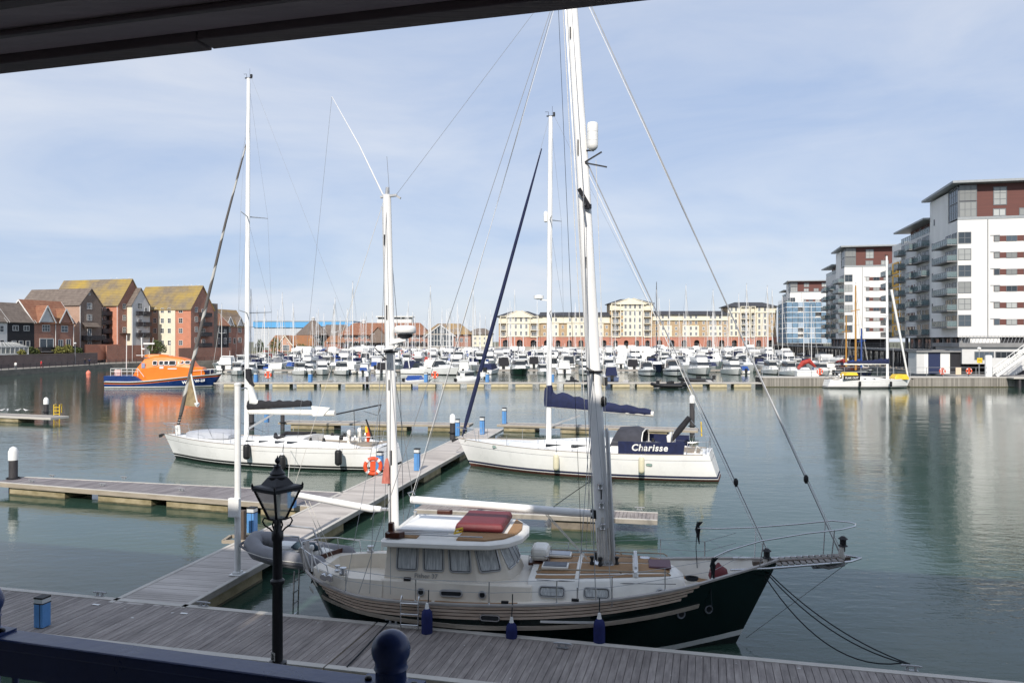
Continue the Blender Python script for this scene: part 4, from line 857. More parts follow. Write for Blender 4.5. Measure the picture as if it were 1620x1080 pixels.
line(pw(614,990,ZP)+Vector((0,0,.09)), pw(549,1056,ZP)+Vector((0,0,.03)), .02, 'black rope lying across the near pontoon boards', .017)
line(FR.o+FR.d*.2+FR.n*.3+Vector((0,0,1.3)), pw(430,905,ZP)+Vector((.05,.1,.05)), .18, 'dark line from the green stern to the walkway')
wiren('bobstay', (13.05,0,2.0), (10.75,0,.12), .007)

for k, (x, y, z, r_) in enumerate(((1.25,.35,1.02,.14),(2.1,-.2,1.0,.12),(9.55,.35,1.30,.13),(10.35,.1,1.42,.11))):
    m = MB()
    for j in range(4): m.tube([(x+(r_+.02*(j%2))*math.cos(a), y+(r_-.01*j)*math.sin(a), z+.02+.018*j) for a in [q*math.pi/7 for q in range(14)]], .012, 5, closed=True)
    m.build('rope_coil', rope_w if k%2 else rope_b, ms)
m = MB(); m.tube(sag((1.2,-1.02,1.62),(4.9,-1.42,1.55),.05,8), .007, 4); m.build('sheet_line', rope_w, ms)
m = MB(); m.tube(sag((6.0,-1.2,1.62),(9.1,-1.0,1.6),.02,8), .007, 4); m.build('sheet_line', rope_b, ms)
m = MB(); m.box((3.0,-1.26,1.52),(.16,.06,.07)); m.build('turning_block', black, ms)
for x in (5.35,6.9): m = MB(); a = H.P(x, H.sheer(x), -1); m.box((a.x,a.y+.09,a.z+.05),(.16,.06,.05)); m.build('fairlead', black, ms)
# ================================================================ the two white yachts
def yacht(fr, label, L_, B_, zb, zst, mastx_, mast_top, boot, anti, spread, sprhalf, roofx, roofh, wins, dec=None, fore_top=None, backw=None, mastmat=None, furl=None, mastr=.11):
    t = empty('white_sailing_yacht', fr.o, fr.rz, label, 'sailing yacht')
    xs = [0,.25,L_*.08,L_*.2,L_*.35,L_*.5,L_*.65,L_*.78,L_*.88,L_*.95,L_]
    b = B_/2
    Hh = Hull(xs, [b*.62,b*.68,b*.78,b*.92,b,b*.99,b*.88,b*.66,b*.40,b*.18,.03], [lerp(zst,zb,(x/L_)**1.3)-.10*math.sin(math.pi*x/L_) for x in xs],
              [.7,.72,.76,.8,.84,.84,.8,.7,.55,.4,.3], rake_bow=L_*.055, rake_stern=-.45, zk=-.6, pw_=.55, bowpow=5)
    bt = lambda x: .21+.05*(x/L_)
    rws = [lambda x: -.55, lambda x: -.2, lambda x: .0, lambda x: bt(x)-.10, lambda x: bt(x)-.06, lambda x: bt(x)+.05, lambda x: bt(x)+.12]+[(lambda x, k=k: lerp(bt(x)+.10, Hh.sheer(x), k)) for k in (.2,.4,.6,.72,.735,.9,1)]
    mi = [0,0,0,2,1,2,1]+[1]*6; mi = [0,0,0,1,2,1]+[1,1,1,1,2,1,1]
    Hh.mesh(rws, mi, nx=36).build('hull', [anti, gel, boot], t)
    Hh.deck(lambda x: Hh.sheer(x)-.01, .0, camber=.07).build('deck', gel, t)
    m = MB()
    for s_ in (1,-1): Hh.strip(lambda x: Hh.sheer(x)-.01, lambda x: Hh.sheer(x)+.035, .3, L_-.1, -.05, s_, q=m)
    m.build('toe_rail', M('toe_rail_teak', (.30,.26,.22), .6) if 'toe_rail_teak' not in bpy.data.materials else bpy.data.materials['toe_rail_teak'], t)
    # coachroof
    x0, x1 = roofx; rg = []
    for k in range(13):
        x = lerp(x0, x1, k/12); u = k/12; wv = min(b*.62, Hh.beam(x)-.42)*(1-.22*u); zz = Hh.sheer(x); hh = roofh*(1-u**1.8*.92)
        rg.append([(x,-wv-.08,zz),(x,-wv*.93,zz+hh*.82),(x,-wv*.75,zz+hh),(x,0,zz+hh+.08),(x,wv*.75,zz+hh),(x,wv*.93,zz+hh*.82),(x,wv+.08,zz)])
    m = MB(); m.loft(rg, closed=False); m.add(list(rg[0]), [(0,1,2,3,4,5,6)]); m.build('coachroof', gel, t)
    Z = lambda x: Hh.sheer(x)+roofh*(1-((x-x0)/(x1-x0))**1.8*.92)
    Wv = lambda x: min(b*.62, Hh.beam(x)-.42)*(1-.22*(x-x0)/(x1-x0))
    for (xw, ww, hw) in wins:
        for s_ in (-1,1):
            u = (xw-x0)/(x1-x0); zz = Hh.sheer(xw); hh = Z(xw)-zz
            window('cabin_window', (xw, s_*(Wv(xw)+.0), zz+hh*.43), (-s_,0,0), (0,-s_*.25*-1*-1,1), ww, min(hw,hh*.6), .04, t, .012, fm=alu, pm=dglass)
    # cockpit: sole, coamings, wheels
    cx0, cx1 = .5, x0-.05
    m = MB()
    for s_ in (-1,1): m.loft([[(x,s_*(b*.46),Hh.sheer(x)-.02),(x,s_*(b*.48),Hh.sheer(x)+hz),(x,s_*(b*.62),Hh.sheer(x)+hz),(x,s_*(b*.70),Hh.sheer(x)-.02)] for x, hz in ((cx0+.6,.05),(cx0+1.4,.22),(cx1,.34))])
    m.build('cockpit_coaming', gel, t)
    m = MB(); m.bx(cx0, cx1, -b*.44, b*.44, Hh.sheer(1)+.045, Hh.sheer(1)+.075); m.build('cockpit_sole', M('cockpit_teak', (.30,.25,.19), .7, var=.2) if 'cockpit_teak' not in bpy.data.materials else bpy.data.materials['cockpit_teak'], t)
    for s_ in (-1,1):
        c_ = Vector((1.9, s_*.62, zst+.62)); m = MB(); m.tube([c_+Vector((0,.42*math.cos(a),.42*math.sin(a))) for a in [q*math.pi/9 for q in range(18)]], .016, 5, closed=True)
        for q in range(3): a = q*math.pi/3; m.tube([c_-Vector((0,.42*math.cos(a),.42*math.sin(a))), c_+Vector((0,.42*math.cos(a),.42*math.sin(a)))], .008, 4)
        m.build('steering_wheel', steel, t)
        m = MB(); m.lathe((2.05,s_*.62,zst+.02), [(.13,0),(.10,.5),(.13,.75),(.05,.85)], 12); m.build('binnacle', gelw, t)
    for x, y in ((x0-.5,b*.66),(x0-.5,-b*.66),(x0-1.3,b*.64),(x0-1.3,-b*.64)):
        m = MB(); m.lathe((x,y*.85,Hh.sheer(x)+.28), [(.1,0),(.1,.05),(.07,.08),(.07,.15),(.1,.17),(.04,.2)], 12); m.build('winch', black, t)
    # rails
    for s_ in (-1,1):
        tp = []
        for k in range(7):
            x = lerp(1.2, L_-1.5, k/6); a = Vector((x, s_*(Hh.beam(x)-.06), Hh.sheer(x))); q = a+Vector((0,0,.62)); tp.append(q)
            m = MB(); m.tube([a,q], .013, 5); m.build('stanchion', steel, t)
        e0 = Vector((.15,s_*b*.6,zst+.62)); e1 = Vector((L_-.7,s_*.42,zb+.6))
        m = MB(); m.tube([e0]+tp+[e1], .005, 4); m.tube([q-Vector((0,0,.3)) for q in [e0]+tp+[e1]], .005, 4); m.build('guard_wire', wire, t)
        m = MB(); m.tube([(1.1,s_*b*.74,zst),(1.0,s_*b*.74,zst+.62),(.15,s_*b*.6,zst+.62),(.05,s_*b*.3,zst+.62),(.05,s_*b*.3,zst)], .015, 6); m.tube([(.15,s_*b*.6,zst),(.15,s_*b*.6,zst+.62)], .015, 6); m.tube([(1.0,s_*b*.74,zst+.32),(.15,s_*b*.6,zst+.32),(.05,s_*b*.3,zst+.32)], .012, 5); m.build('pushpit', steel, t)
    m = MB(); m.tube([(L_-1.3,-.62,zb),(L_-1.2,-.6,zb+.55),(L_-.3,-.32,zb+.62),(L_+.12,0,zb+.64),(L_-.3,.32,zb+.62),(L_-1.2,.6,zb+.55),(L_-1.3,.62,zb)], .015, 6)
    for s_ in (-1,1): m.tube([(L_-.35,s_*.31,zb+.62),(L_-.4,s_*.2,zb)], .014, 5)
    m.tube([(L_-1.2,-.6,zb+.28),(L_-.3,-.3,zb+.32)], .01, 5); m.build('pulpit', steel, t)
    m = MB(); m.tube([(L_-.1,0,zb-.02),(L_+.28,0,zb-.04),(L_+.3,0,zb-.12)], .04, 6); m.loft([[(L_+.1,-.02,zb-.1),(L_+.1,.02,zb-.1),(L_+.1,.02,zb-.02),(L_+.1,-.02,zb-.02)],[(L_+.34,-.1,zb-.22),(L_+.34,.1,zb-.22),(L_+.34,.1,zb-.06),(L_+.34,-.1,zb-.06)],[(L_+.42,-.01,zb-.1),(L_+.42,.01,zb-.1),(L_+.42,.01,zb-.04),(L_+.42,-.01,zb-.04)]], sm=False); m.build('anchor', black, t)
    # mast and rig
    zr = Z(mastx_)+.02 if x0 < mastx_ < x1 else Hh.sheer(mastx_)
    mm_ = mastmat or mastw; rk = -.006*(mast_top-zr)
    mX = lambda z: mastx_+rk*(z-zr)/(mast_top-zr)
    m = MB(); rg = []
    for q in (0,.5,.85,1):
        z = lerp(zr, mast_top, q); f = [1,1,.85,.7][[0,.5,.85,1].index(q)]
        rg.append([(mX(z)+mastr*f*math.cos(a), mastr*.62*f*math.sin(a), z) for a in [k*math.pi/6 for k in range(12)]])
    m.loft(rg); mo = m.build('mast', mm_, t)
    m = MB(); m.beam((mX(zr)-mastr,0,zr+1),(mX(mast_top)-mastr*.7,0,mast_top-.3),.03,.025); m.build('luff_track', alu, mo)
    m = MB(); m.beam((mX(mast_top)-.25,0,mast_top),(mX(mast_top)+.22,0,mast_top+.02),.06,.06); m.tube([(mX(mast_top)-.1,0,mast_top),(mX(mast_top)-.1,0,mast_top+.55)], .008, 4); m.tube([(mX(mast_top)+.12,0,mast_top),(mX(mast_top)+.12,0,mast_top+.25),(mX(mast_top)+.3,0,mast_top+.26)], .012, 4); m.box((mX(mast_top)-.2,0,mast_top+.12),(.1,.1,.16)); m.build('masthead_gear', black, t)
    prev = [(mastx_-.25, s_*(Hh.beam(mastx_)-.12), Hh.sheer(mastx_)) for s_ in (-1,1)]
    ch0 = list(prev)
    for i, z in enumerate(spread):
        hw = sprhalf*(1-.18*i)
        for k, s_ in enumerate((-1,1)):
            tip = (mX(z)-.35*hw, s_*hw, z+.06*hw)
            m = MB(); m.tube([(mX(z),0,z),tip], [.035,.022], 6); m.build('spreader', blackp if mastmat else alu, t)
            m = MB(); m.tube([prev[k], tip], .007, 4); m.tube([prev[k] if i else ch0[k], (mX(z),0,z-.1)], .006, 4); m.build('shroud', wire, t)
            prev[k] = tip
    for k in (0,1): m = MB(); m.tube([prev[k], (mX(mast_top),0,mast_top-.15)], .006, 4); m.build('shroud', wire, t)
    ft = fore_top or mast_top-.15
    m = MB(); m.tube([(L_-(.85 if fore_top else .25),0,zb+.1),(mX(ft)+.1,0,ft)], .008, 5); m.build('forestay', wire, t)
    for s_ in (-1,1): m = MB(); m.tube([(.2,s_*b*.5,zst+.1),(1.2,0,5),(mX(mast_top)-.2,0,mast_top)], .006, 4); m.build('backstay', wire, t)
    return t, Hh, mX, zr
# --- left yacht
FL = Fr(-6.85, 43.3, -21.0, 47.4)
yl, HL, mXl, zrl = yacht(FL, 'long white yacht with black fenders and black boom cover by the left finger', FL.L, 4.3, 1.42, 1.26, FL.at(390,668,0).x, FL.at(392,124,0).z, black, antib,
   [FL.at(390,495,0).z, FL.at(390,343,0).z], 1.62, (4.6, 9.4), .42, [(8.8,.5,.13),(8.0,.62,.15),(7.1,.62,.15),(6.0,.68,.15),(5.2,.68,.15)], fore_top=FL.at(385,212,0).z, mastr=.15)
# near side of this yacht is +y (bow points left)
gq = FL.at(398,640,0); ge = FL.at(530,653,0)
def sailcover(t, x0, x1, z0, z1, h0, h1, mat, wv=.16, boom=True, cap=None, bulge=0.0):
    rg = []; n = 18
    for k in range(n+1):
        u = k/n; x = lerp(x0, x1, u); z = lerp(z0, z1, u); h = lerp(h0, h1, u**.6)*(1+.10*math.sin(k*2.3)+.06*math.sin(k*5.1)); w__ = wv*(1-.35*u)*(1+.12*math.sin(k*3.1))
        rg.append([(x,-w__*.6,z),(x,-w__,z+h*.35),(x,-w__*.55,z+h*.85),(x,0,z+h),(x,w__*.55,z+h*.85),(x,w__,z+h*.35),(x,w__*.6,z)])
    m = MB(); m.loft(rg); return m.build('sail_cover', mat, t)
def boom(t, x0, x1, z0, z1, r_, mat=None):
    m = MB(); m.tube([(x0,0,z0),(x1,0,z1)], r_, 10, oval=1.25); return m.build('boom', mat or gelw, t)
zt_b = FL.at(398,650,0).z
boom(yl, mXl(zt_b)-.1, ge.x, zt_b-.02, ge.z-.02, .13)
sailcover(yl, mXl(zt_b)-.12, FL.at(492,643,0).x, zt_b+.08, FL.at(492,643,0).z+.02, .56, .34, blackc, .2)
m = MB(); pts = [(mXl(3)+.22,4.35-.0,.05),(mXl(3)+.12,4.2,.12),(mXl(3)-.1,3.95,.26),(mXl(3)-.6,3.55,.30),(mXl(3)-1.1,3.3,.22)]
cz0 = FL.at(392,600,0).z
m = MB(); m.tube([(mXl(cz0)-.12,0,cz0+.25),(mXl(cz0)-.2,0,cz0-.15),(mXl(cz0)-.25,0,cz0-.55),(mXl(cz0)-.45,.0,zt_b+.55),(mXl(cz0)-.85,0,zt_b+.45)], [.13,.15,.2,.26,.12], 9); m.build('folded_white_sail', whitec, yl)
m = MB(); m.tube([(mXl(cz0)-.1,0,cz0+.62),(mXl(cz0)-.14,0,cz0+.1),(mXl(cz0)-.35,.12,cz0-.15),(mXl(cz0)-.6,.16,cz0-.35)], [.17,.2,.13,.06], 8); m.build('mast_boot_cover', blackc, yl)
e_ = FL.at(495,645,0); m = MB(); m.slab([(e_.x,.1,e_.z+.12),(e_.x-1.15,.05,e_.z+.05),(e_.x-.75,.12,e_.z-.42),(e_.x-.1,.12,e_.z-.45)], .08); m.build('sail_clew', whitec, yl)
# furled headsail: dark striped roll with a loose tan triangle at the foot
ft = Vector((mXl(FL.at(385,212,0).z)+.12, 0, FL.at(385,212,0).z)); fb = Vector((FL.L-.85, 0, 1.55))
def on(z): return fb.lerp(ft, (z-fb.z)/(ft.z-fb.z))
m = MB(); zs_ = [on(2.9), on(5.5), on(9.5), on(14), ft-Vector((0,0,.6))]; m.tube([on(1.9)]+zs_, [.05,.11,.11,.09,.07,.04], 10)
fm_ = M('striped_headsail_roll', (.045,.04,.045), .8); tt = fm_.node_tree; wv_ = tt.nodes.new('ShaderNodeTexWave'); wv_.bands_direction = 'DIAGONAL'; wv_.inputs['Scale'].default_value = .38; wv_.inputs['Distortion'].default_value = 3
cr_ = tt.nodes.new('ShaderNodeValToRGB'); cr_.color_ramp.elements[0].position = .80; cr_.color_ramp.elements[1].position = .90; cr_.color_ramp.elements[0].color = (.12,.11,.105,1); cr_.color_ramp.elements[1].color = (.5,.49,.46,1)
tcc = tt.nodes.new('ShaderNodeTexCoord'); tt.links.new(tcc.outputs['Object'], wv_.inputs['Vector']); tt.links.new(wv_.outputs['Fac'], cr_.inputs[0]); tt.links.new(cr_.outputs[0], tt.nodes['Principled BSDF'].inputs['Base Color'])
m.build('furled_headsail', fm_, yl)
sA = FL.at(301,595,0); sB = FL.at(291,641,0); sC = FL.at(314,643,0)
m = MB(); nn_ = 8; vs = []
for i in range(nn_+1):
    u = i/nn_
    for j in range(5):
        q = j/4; a_ = sA.lerp(sB, u); c_ = (sA+Vector((0,0,.3))).lerp(sC, u); p_ = a_.lerp(c_, q); p_.y += .12*math.sin(q*math.pi)*u+.04*math.sin(u*5+q*3); vs.append(p_)
fs = [(i*5+j, i*5+j+1, i*5+6+j, i*5+5+j) for i in range(nn_) for j in range(4)]
m.add(vs, fs, 0, True); m.add([v+Vector((0,-.02,0)) for v in vs], [tuple(reversed(f)) for f in fs], 0, True); m.build('headsail_corner', tanc, yl)
m = MB(); m.tube([sC+Vector((.02,.02,0)), sA+Vector((-.02,.02,.3))], .05, 5); m.tube([sC+Vector((.0,.02,.1)), sC+Vector((.32,.04,.22))], [.16,.02], 5); m.build('sail_edge_tape', whitec, yl)
m = MB()
for k in range(9):
    q_ = on(1.75+.16*k); m.lathe(q_, [(.06,-.05),(.10,-.04),(.10,.03),(.06,.04)], 8)
m.build('furling_foil', black, yl)
m = MB(); m.tube([sC, (FL.L-6.2,-1.1,1.6)], .009, 4); m.tube([sC, (FL.L-4.2,1.1,1.45)], .009, 4); m.build('jib_sheet', rope_b, yl)
m = MB(); m.box((FL.L-1.15,.25,1.72),(.32,.12,.55), ry=.1); m.build('white_dodger', whitec, yl, bevel=.04)
m = MB(); rg = []
for k, x in enumerate((FL.L-1.9,FL.L-2.1,FL.L-3.2,FL.L-4.6,FL.L-4.9)):
    w__ = [.5,.75,.85,.85,.6][k]; h = [.1,.34,.42,.42,.2][k]; z0 = 1.36; rg.append([(x,-w__,z0),(x,-w__*.95,z0+h*.8),(x,-w__*.6,z0+h),(x,w__*.6,z0+h),(x,w__*.95,z0+h*.8),(x,w__,z0)])
m.loft(rg); m.build('covered_dinghy', M('pale_grey_cover', (.42,.44,.48), .7, var=.08), yl)
q_ = FL.at(455,690,0); m = MB(); m.tube([FL.at(436,686,.6),FL.at(436,690,.9),FL.at(441,694,1.0),FL.at(446,690,.9),FL.at(452,685,.4),FL.at(480,685,.2),FL.at(500,684,-.4)], [.09,.13,.14,.13,.12,.10,.07], 8); m.build('folded_spray_hood', blackc, yl)
m = MB(); m.beam((mXl(2)-.1,0,1.9),FL.at(432,655,0),.09,.11); m.build('kicker_strut', alu, yl)
# arch/gantry line and danbuoy at the stern
m = MB(); m.tube([FL.at(532,655,-.8),FL.at(603,640,-.8)], .04, 6); m.tube([FL.at(603,640,-.8),FL.at(598,657,-.8)], .02, 5); m.tube([FL.at(598,657,-.8),FL.at(575,650,-.8)], .012, 5); m.tube([FL.at(601,655,-.8),FL.at(600,700,-.8)], .016, 5); m.tube([FL.at(560,650,-.8),FL.at(562,700,-.8)], .016, 5); m.build('solar_frame', blackp, yl)
m = MB(); m.tube([FL.at(579,663,1.2),FL.at(590,694,1.2)], .05, 6); m.build('rolled_ensign_staff', black, yl)
m = MB(); m.tube([FL.at(581,676,1.2),FL.at(583,690,1.25),FL.at(582,698,1.2)], [.05,.12,.08], 7); m.build('furled_ensign', red, yl)
m = MB(); m.tube([FL.at(579,674,1.25),FL.at(580,684,1.3)], [.06,.08], 6); m.build('danbuoy_light', yellow, yl)
for px_ in (540, 553): q_ = FL.at(px_,692,.6); m = MB(); m.box(q_,(.16,.2,.26)); m.build('instrument_pod', black, yl, bevel=.03)
for k, (px_, lb) in enumerate(((391,'leftmost'),(447,'middle'),(536,'rightmost'))):
    q_ = FL.at(px_, [703,720,712][k], 2.25); fender(FL, q_.x, 2.30, q_.z+.05, .86, .19, q_.z+.5, black, lb+' black fender on the long white yacht', 'black fenders', hitch=Vector((0,-.12,.4)))
# --- right yacht with the name banner
FRT = Fr(10.2, 40.2, -3.05, 44.5)
yr, HR, mXr, zrr = yacht(FRT, 'white yacht with navy boom cover, sprayhood and name banner on its rail', FRT.L, 4.2, 1.50, 1.36, FRT.at(868,688,0).x, FRT.at(873,184,0).z, navy, antif,
   [FRT.at(868,495,0).z, FRT.at(868,348,0).z], 1.3, (4.4, 10.2), .5, [(8.0,.95,.17),(6.65,.85,.19),(5.35,.85,.19)], mastr=.15)
bz0 = FRT.at(872,640,0).z; be = FRT.at(1034,655,0)
boom(yr, mXr(bz0)-.1, be.x, bz0-.02, be.z, .12)
sailcover(yr, mXr(bz0)+.22, FRT.at(1030,654,0).x, bz0-.08, be.z-.06, 1.0, .32, navy, .24)
m = MB(); z_ = FRT.at(868,618,0).z; m.tube([(mXr(4),0,bz0+.3),(mXr(4)-.05,0,z_),(mXr(4)-.02,0,z_+.3)], [.24,.2,.17], 10); m.build('mast_boot_cover', navy, yr)
ft = Vector((mXr(19)+.15,0,FRT.at(866,200,0).z)); fb = Vector((FRT.L-.25,0,1.65))
m = MB(); m.tube([fb, fb.lerp(ft,.06), fb.lerp(ft,.3), fb.lerp(ft,.75), fb.lerp(ft,.93)], [.05,.12,.12,.08,.03], 10); m.build('furled_headsail', navy, yr)
q_ = FRT.at(764,592,0); m = MB(); m.tube([q_-Vector((0,0,.12)),q_+Vector((0,0,.12))], .17, 8); m.build('headsail_patch', whitec, yr)
q_ = FRT.at(861,343,0); m = MB(); m.lathe((mXr(12)+.24,-.05,q_.z-.3), [(.03,0),(.11,.04),(.12,.3),(.12,.5),(.06,.6)], 12); m.build('radar_reflector', whitep, yr)
q_ = FRT.at(855,470,0); m = MB(); m.lathe((q_.x+.1,0,q_.z-.12), [(.12,0),(.27,.04),(.27,.2),(.1,.25)], 16); m.beam((mXr(9),0,q_.z-.2),(q_.x,0,q_.z-.14),.14,.06); m.build('radar_dome', whitep, yr)
# sprayhood
a0 = FRT.at(975,690,0); rg = []
for (px_, zz) in ((971,.0),(974,.35),(982,.86),(1006,.92),(1020,.74)):
    x = FRT.at(px_,680,0).x; w__ = 1.25; z0 = HR.sheer(x)+.30; rg.append([(x,-w__,z0),(x,-w__*.98,z0+zz*.55),(x,-w__*.72,z0+zz*.92),(x,0,z0+zz),(x,w__*.72,z0+zz*.92),(x,w__*.98,z0+zz*.55),(x,w__,z0)])
m = MB(); m.loft(rg, closed=False, sm=True); m.build('sprayhood', M('charcoal_canvas', (.045,.047,.06), .85, var=.2, bump=.3), yr)
x = FRT.at(1021,680,0).x; z0 = HR.sheer(x)+.3; m = MB(); m.tube([(x,-1.27,z0),(x,-1.24,z0+.42),(x,-.92,z0+.70),(x,0,z0+.77),(x,.92,z0+.70),(x,1.24,z0+.42),(x,1.27,z0)], .03, 6); m.build('hood_frame', gelw, yr)
# name banner on the near rail (near side is +y)
xa, xb = FRT.at(978,0,2.0).x, FRT.at(1080,0,1.75).x
za, zb2 = HR.sheer(xa)+.04, HR.sheer(xb)+.02
m = MB(); ya = HR.beam(xa)-.03; yb = HR.beam(xb)-.03
m.loft([[(xa,ya,za),(xa,ya,za+.62),(xa,ya-.03,za+.62),(xa,ya-.03,za)],[(xb,yb,zb2),(xb-.12,yb,zb2+.62),(xb-.12,yb-.03,zb2+.62),(xb,yb-.03,zb2)]], sm=False); m.build('name_banner', navy, yr)
dirn = Vector((xb-xa, yb-ya, zb2-za))
text('Charisse', 'banner_lettering', whitep, yr, Vector((xa,ya,za))+dirn*.205+Vector((0,.02,.17)), dirn, (0,0,1), .46, ext=.004, sh=.18, font_scale=1.12, bold=.012)
m = MB(); m.slab([(xa,-ya,za),(xb,-yb,zb2),(xb,-yb,zb2+.6),(xa,-ya,za+.6)], .03); m.build('far_dodger', navy, yr)
# outboard roll on rail and stern gear
m = MB(); m.tube([FRT.at(1060,699,.3),FRT.at(1075,680,.3),FRT.at(1091,660,.3)], [.08,.17,.14], 9); m.build('covered_outboard', blackc, yr)
m = MB(); m.tube([FRT.at(1058,704,.3),FRT.at(1091,662,.3)], .03, 5); m.tube([FRT.at(1091,662,.3),FRT.at(1118,694,.3)], .015, 5); m.build('hoist_arm', steel, yr)
m = MB(); m.tube([FRT.at(1109,667,-.8),FRT.at(1110,690,-.8)], .035, 6); m.build('danbuoy', yellow, yr)
m = MB(); m.tube([(.6,1.25,1.8),(.35,1.2,1.55),(.45,1.15,1.25),(.7,1.2,1.4)], .07, 7, closed=True); m.build('horseshoe_buoy', whitep, yr)
m = MB(); m.beam((mXr(2.6)-.1,0,2.4),FRT.at(918,657,0),.07,.09); m.build('kicker_strut', alu, yr)
for px_, py_, lb in ((880,718,'cream fender hanging left of the banner of the white yacht'),(1015,722,'cream fender hanging below the banner lettering')):
    q_ = FRT.at(px_, py_, 2.2); fender(FRT, q_.x, 2.24, q_.z, .85, .155, q_.z+.5, M('yellowed_fender', (.62,.58,.42), .5, var=.08) if 'yellowed_fender' not in bpy.data.materials else bpy.data.materials['yellowed_fender'], lb, 'cream fenders', hitch=Vector((0,-.15,.4)))
for px_, py_ in ((776,709),(1025,735)):
    q_ = FRT.at(px_, py_, 1.9); zz = q_.z; pp = HR.P(q_.x, zz, 1, .015)
    window('hull_port', pp, (-1,0,0), (0,0,1), .30,.12,.055, yr, .014, fm=steel, pm=M('greenish_glass', (.25,.36,.32), .2) if 'greenish_glass' not in bpy.data.materials else bpy.data.materials['greenish_glass'])
line(FRT.o+FRT.d*(FRT.L-.6)+FRT.n*.4+Vector((0,0,1.5)), pw(722,715,ZP)+Vector((0,0,.1)), .1, 'pale bow line from the banner yacht to the walkway', mat=rope_w, grp='mooring lines of the banner yacht')
line(FL.o+FL.d*4.8+FL.n*2.1+Vector((0,0,1.1)), pw(455,771,ZP)+Vector((0,0,.1)), .05, 'pale spring line from the black-fendered yacht to its finger', mat=rope_w, grp='mooring lines of the black-fendered yacht')
# --- white yacht moored against the timber quay at right
FQ = Fr(*pw(1318,614.5,0).xy, *pw(1452,614.5,0).xy); FQ = Fr(FQ.o.x, 118.6, FQ.o.x+12.6, 118.6)
yq, HQ, mXq, zq = yacht(FQ, 'white yacht with yellow covers moored against the timber quay', 12.6, 3.9, 1.45, 1.25, FQ.at(1404,600,0).x, FQ.at(1391,405,0).z, black, antib, [FQ.at(1400,500,0).z], 1.3, (3.6, 8.6), .5, [(5,.8,.16),(6.4,.8,.16)], mastr=.2)
m = MB(); m.tube([(12.2,0,1.5),FQ.at(1410,458,0)], [.13,.2], 8); m.build('furled_headsail', whitep, yq)
bz0 = FQ.at(1400,575,0); boom(yq, mXq(4), FQ.at(1335,578,0).x, bz0.z, bz0.z-.1, .12); sailcover(yq, mXq(4)+.2, FQ.at(1340,578,0).x, bz0.z, bz0.z, .9, .3, navy, .25)
m = MB(); m.loft([[(x,-.9,1.3),(x,-.8,1.3+h),(x,.8,1.3+h),(x,.9,1.3)] for x, h in ((9.8,.3),(10.2,.75),(11.6,.75),(11.9,.3))], sm=False); m.build('yellow_bow_cover', yellow, yq)
m = MB(); m.loft([[(x,-1.2,1.6),(x,-1.0,1.6+h),(x,1.0,1.6+h),(x,1.2,1.6)] for x, h in ((2.2,.3),(2.6,.75),(4.0,.75),(4.2,.4))], sm=False); m.build('yellow_cockpit_cover', yellow, yq)
m = MB(); m.loft([[(x,-1.98,1.28),(x,-1.98,1.95),(x,-1.93,1.95),(x,-1.93,1.28)] for x in (1.6,4.1)], sm=False); m.build('name_banner', black, yq)
text('FLAK OUT', 'banner_lettering', whitep, yq, (1.85,-2.0,1.45), (1,0,0), (0,0,1), .42, bold=.01)
for px_, lb in ((1360,'left'),(1409,'right')):
    q_ = FQ.at(px_, 602, -2.0); fender(FQ, q_.x, -2.1, 1.1, .8, .18, 1.3, black, lb+' dark fender on the yacht at the timber quay', 'dark fenders at the quay')
# ================================================================ lifeboat
FLB = Fr(*[(174-810)/FP*119.5, 119.5], *[(352-810)/FP*121.5, 121.5])
lb = empty('lifeboat', FLB.o, FLB.rz, 'orange and navy rescue lifeboat moored beyond the left yacht', 'lifeboat')
LL = FLB.L; xs = [0,1,2.5,4,6,8.5,11,13,15,16.4,LL]; bb_ = 2.7
zs_ = [1.08,1.05,1.02,1.02,1.12,1.36,1.62,1.82,1.97,2.07,2.12]
HLB = Hull(xs, [2.4,2.5,2.6,2.7,2.75,2.75,2.5,2.0,1.25,.55,.04], zs_, [.9,.9,.9,.9,.88,.85,.75,.6,.4,.3,.3], rake_bow=1.4, zk=-.6, pw_=.8)
rr = [lambda x: -.5, lambda x: 0, lambda x: .07, lambda x: .24]+[(lambda x, k=k: lerp(.24, HLB.sheer(x)-.44, k)) for k in (.3,.6,1)]+[lambda x: HLB.sheer(x)-.34, lambda x: HLB.sheer(x)-.14, lambda x: HLB.sheer(x)]
HLB.mesh(rr, [0,0,1,2,2,2,3,0,1]).build('hull', [black, whitep, lbblue, orange], lb)
HLB.deck(lambda x: HLB.sheer(x)-.02, 0).build('deck', M('grey_deck', (.35,.36,.37), .7), lb)
m = MB(); m.loft([[(0,-2.4,1.0),(0,-2.45,1.85),(0,2.45,1.85),(0,2.4,1.0)],[(4.9,-2.72,.98),(4.5,-2.70,1.82),(4.5,2.70,1.82),(4.9,2.72,.98)],[(5.6,-2.72,1.0),(5.5,-2.72,1.08),(5.5,2.72,1.08),(5.6,2.72,1.0)]], sm=False); 
m.build('stern_bulwark', lbblue, lb)
def lx(px, py=560, y=-1.9): return FLB.at(px, py, y)
prof = [(4.6,1.7),(5.2,2.4),(6.4,3.6),(7.0,4.5),(8.8,5.15),(10.2,5.1),(11.6,4.95),(12.6,4.6),(13.3,3.75),(14.6,3.1),(15.3,2.7)]
prof = [(lx(p,q).x, lx(p,q).z) for p,q in ((207,602),(211,590),(216,580),(226,568),(243,563),(262,563),(284,566),(300,571),(307,580),(318,582),(322,590))]
rg = []
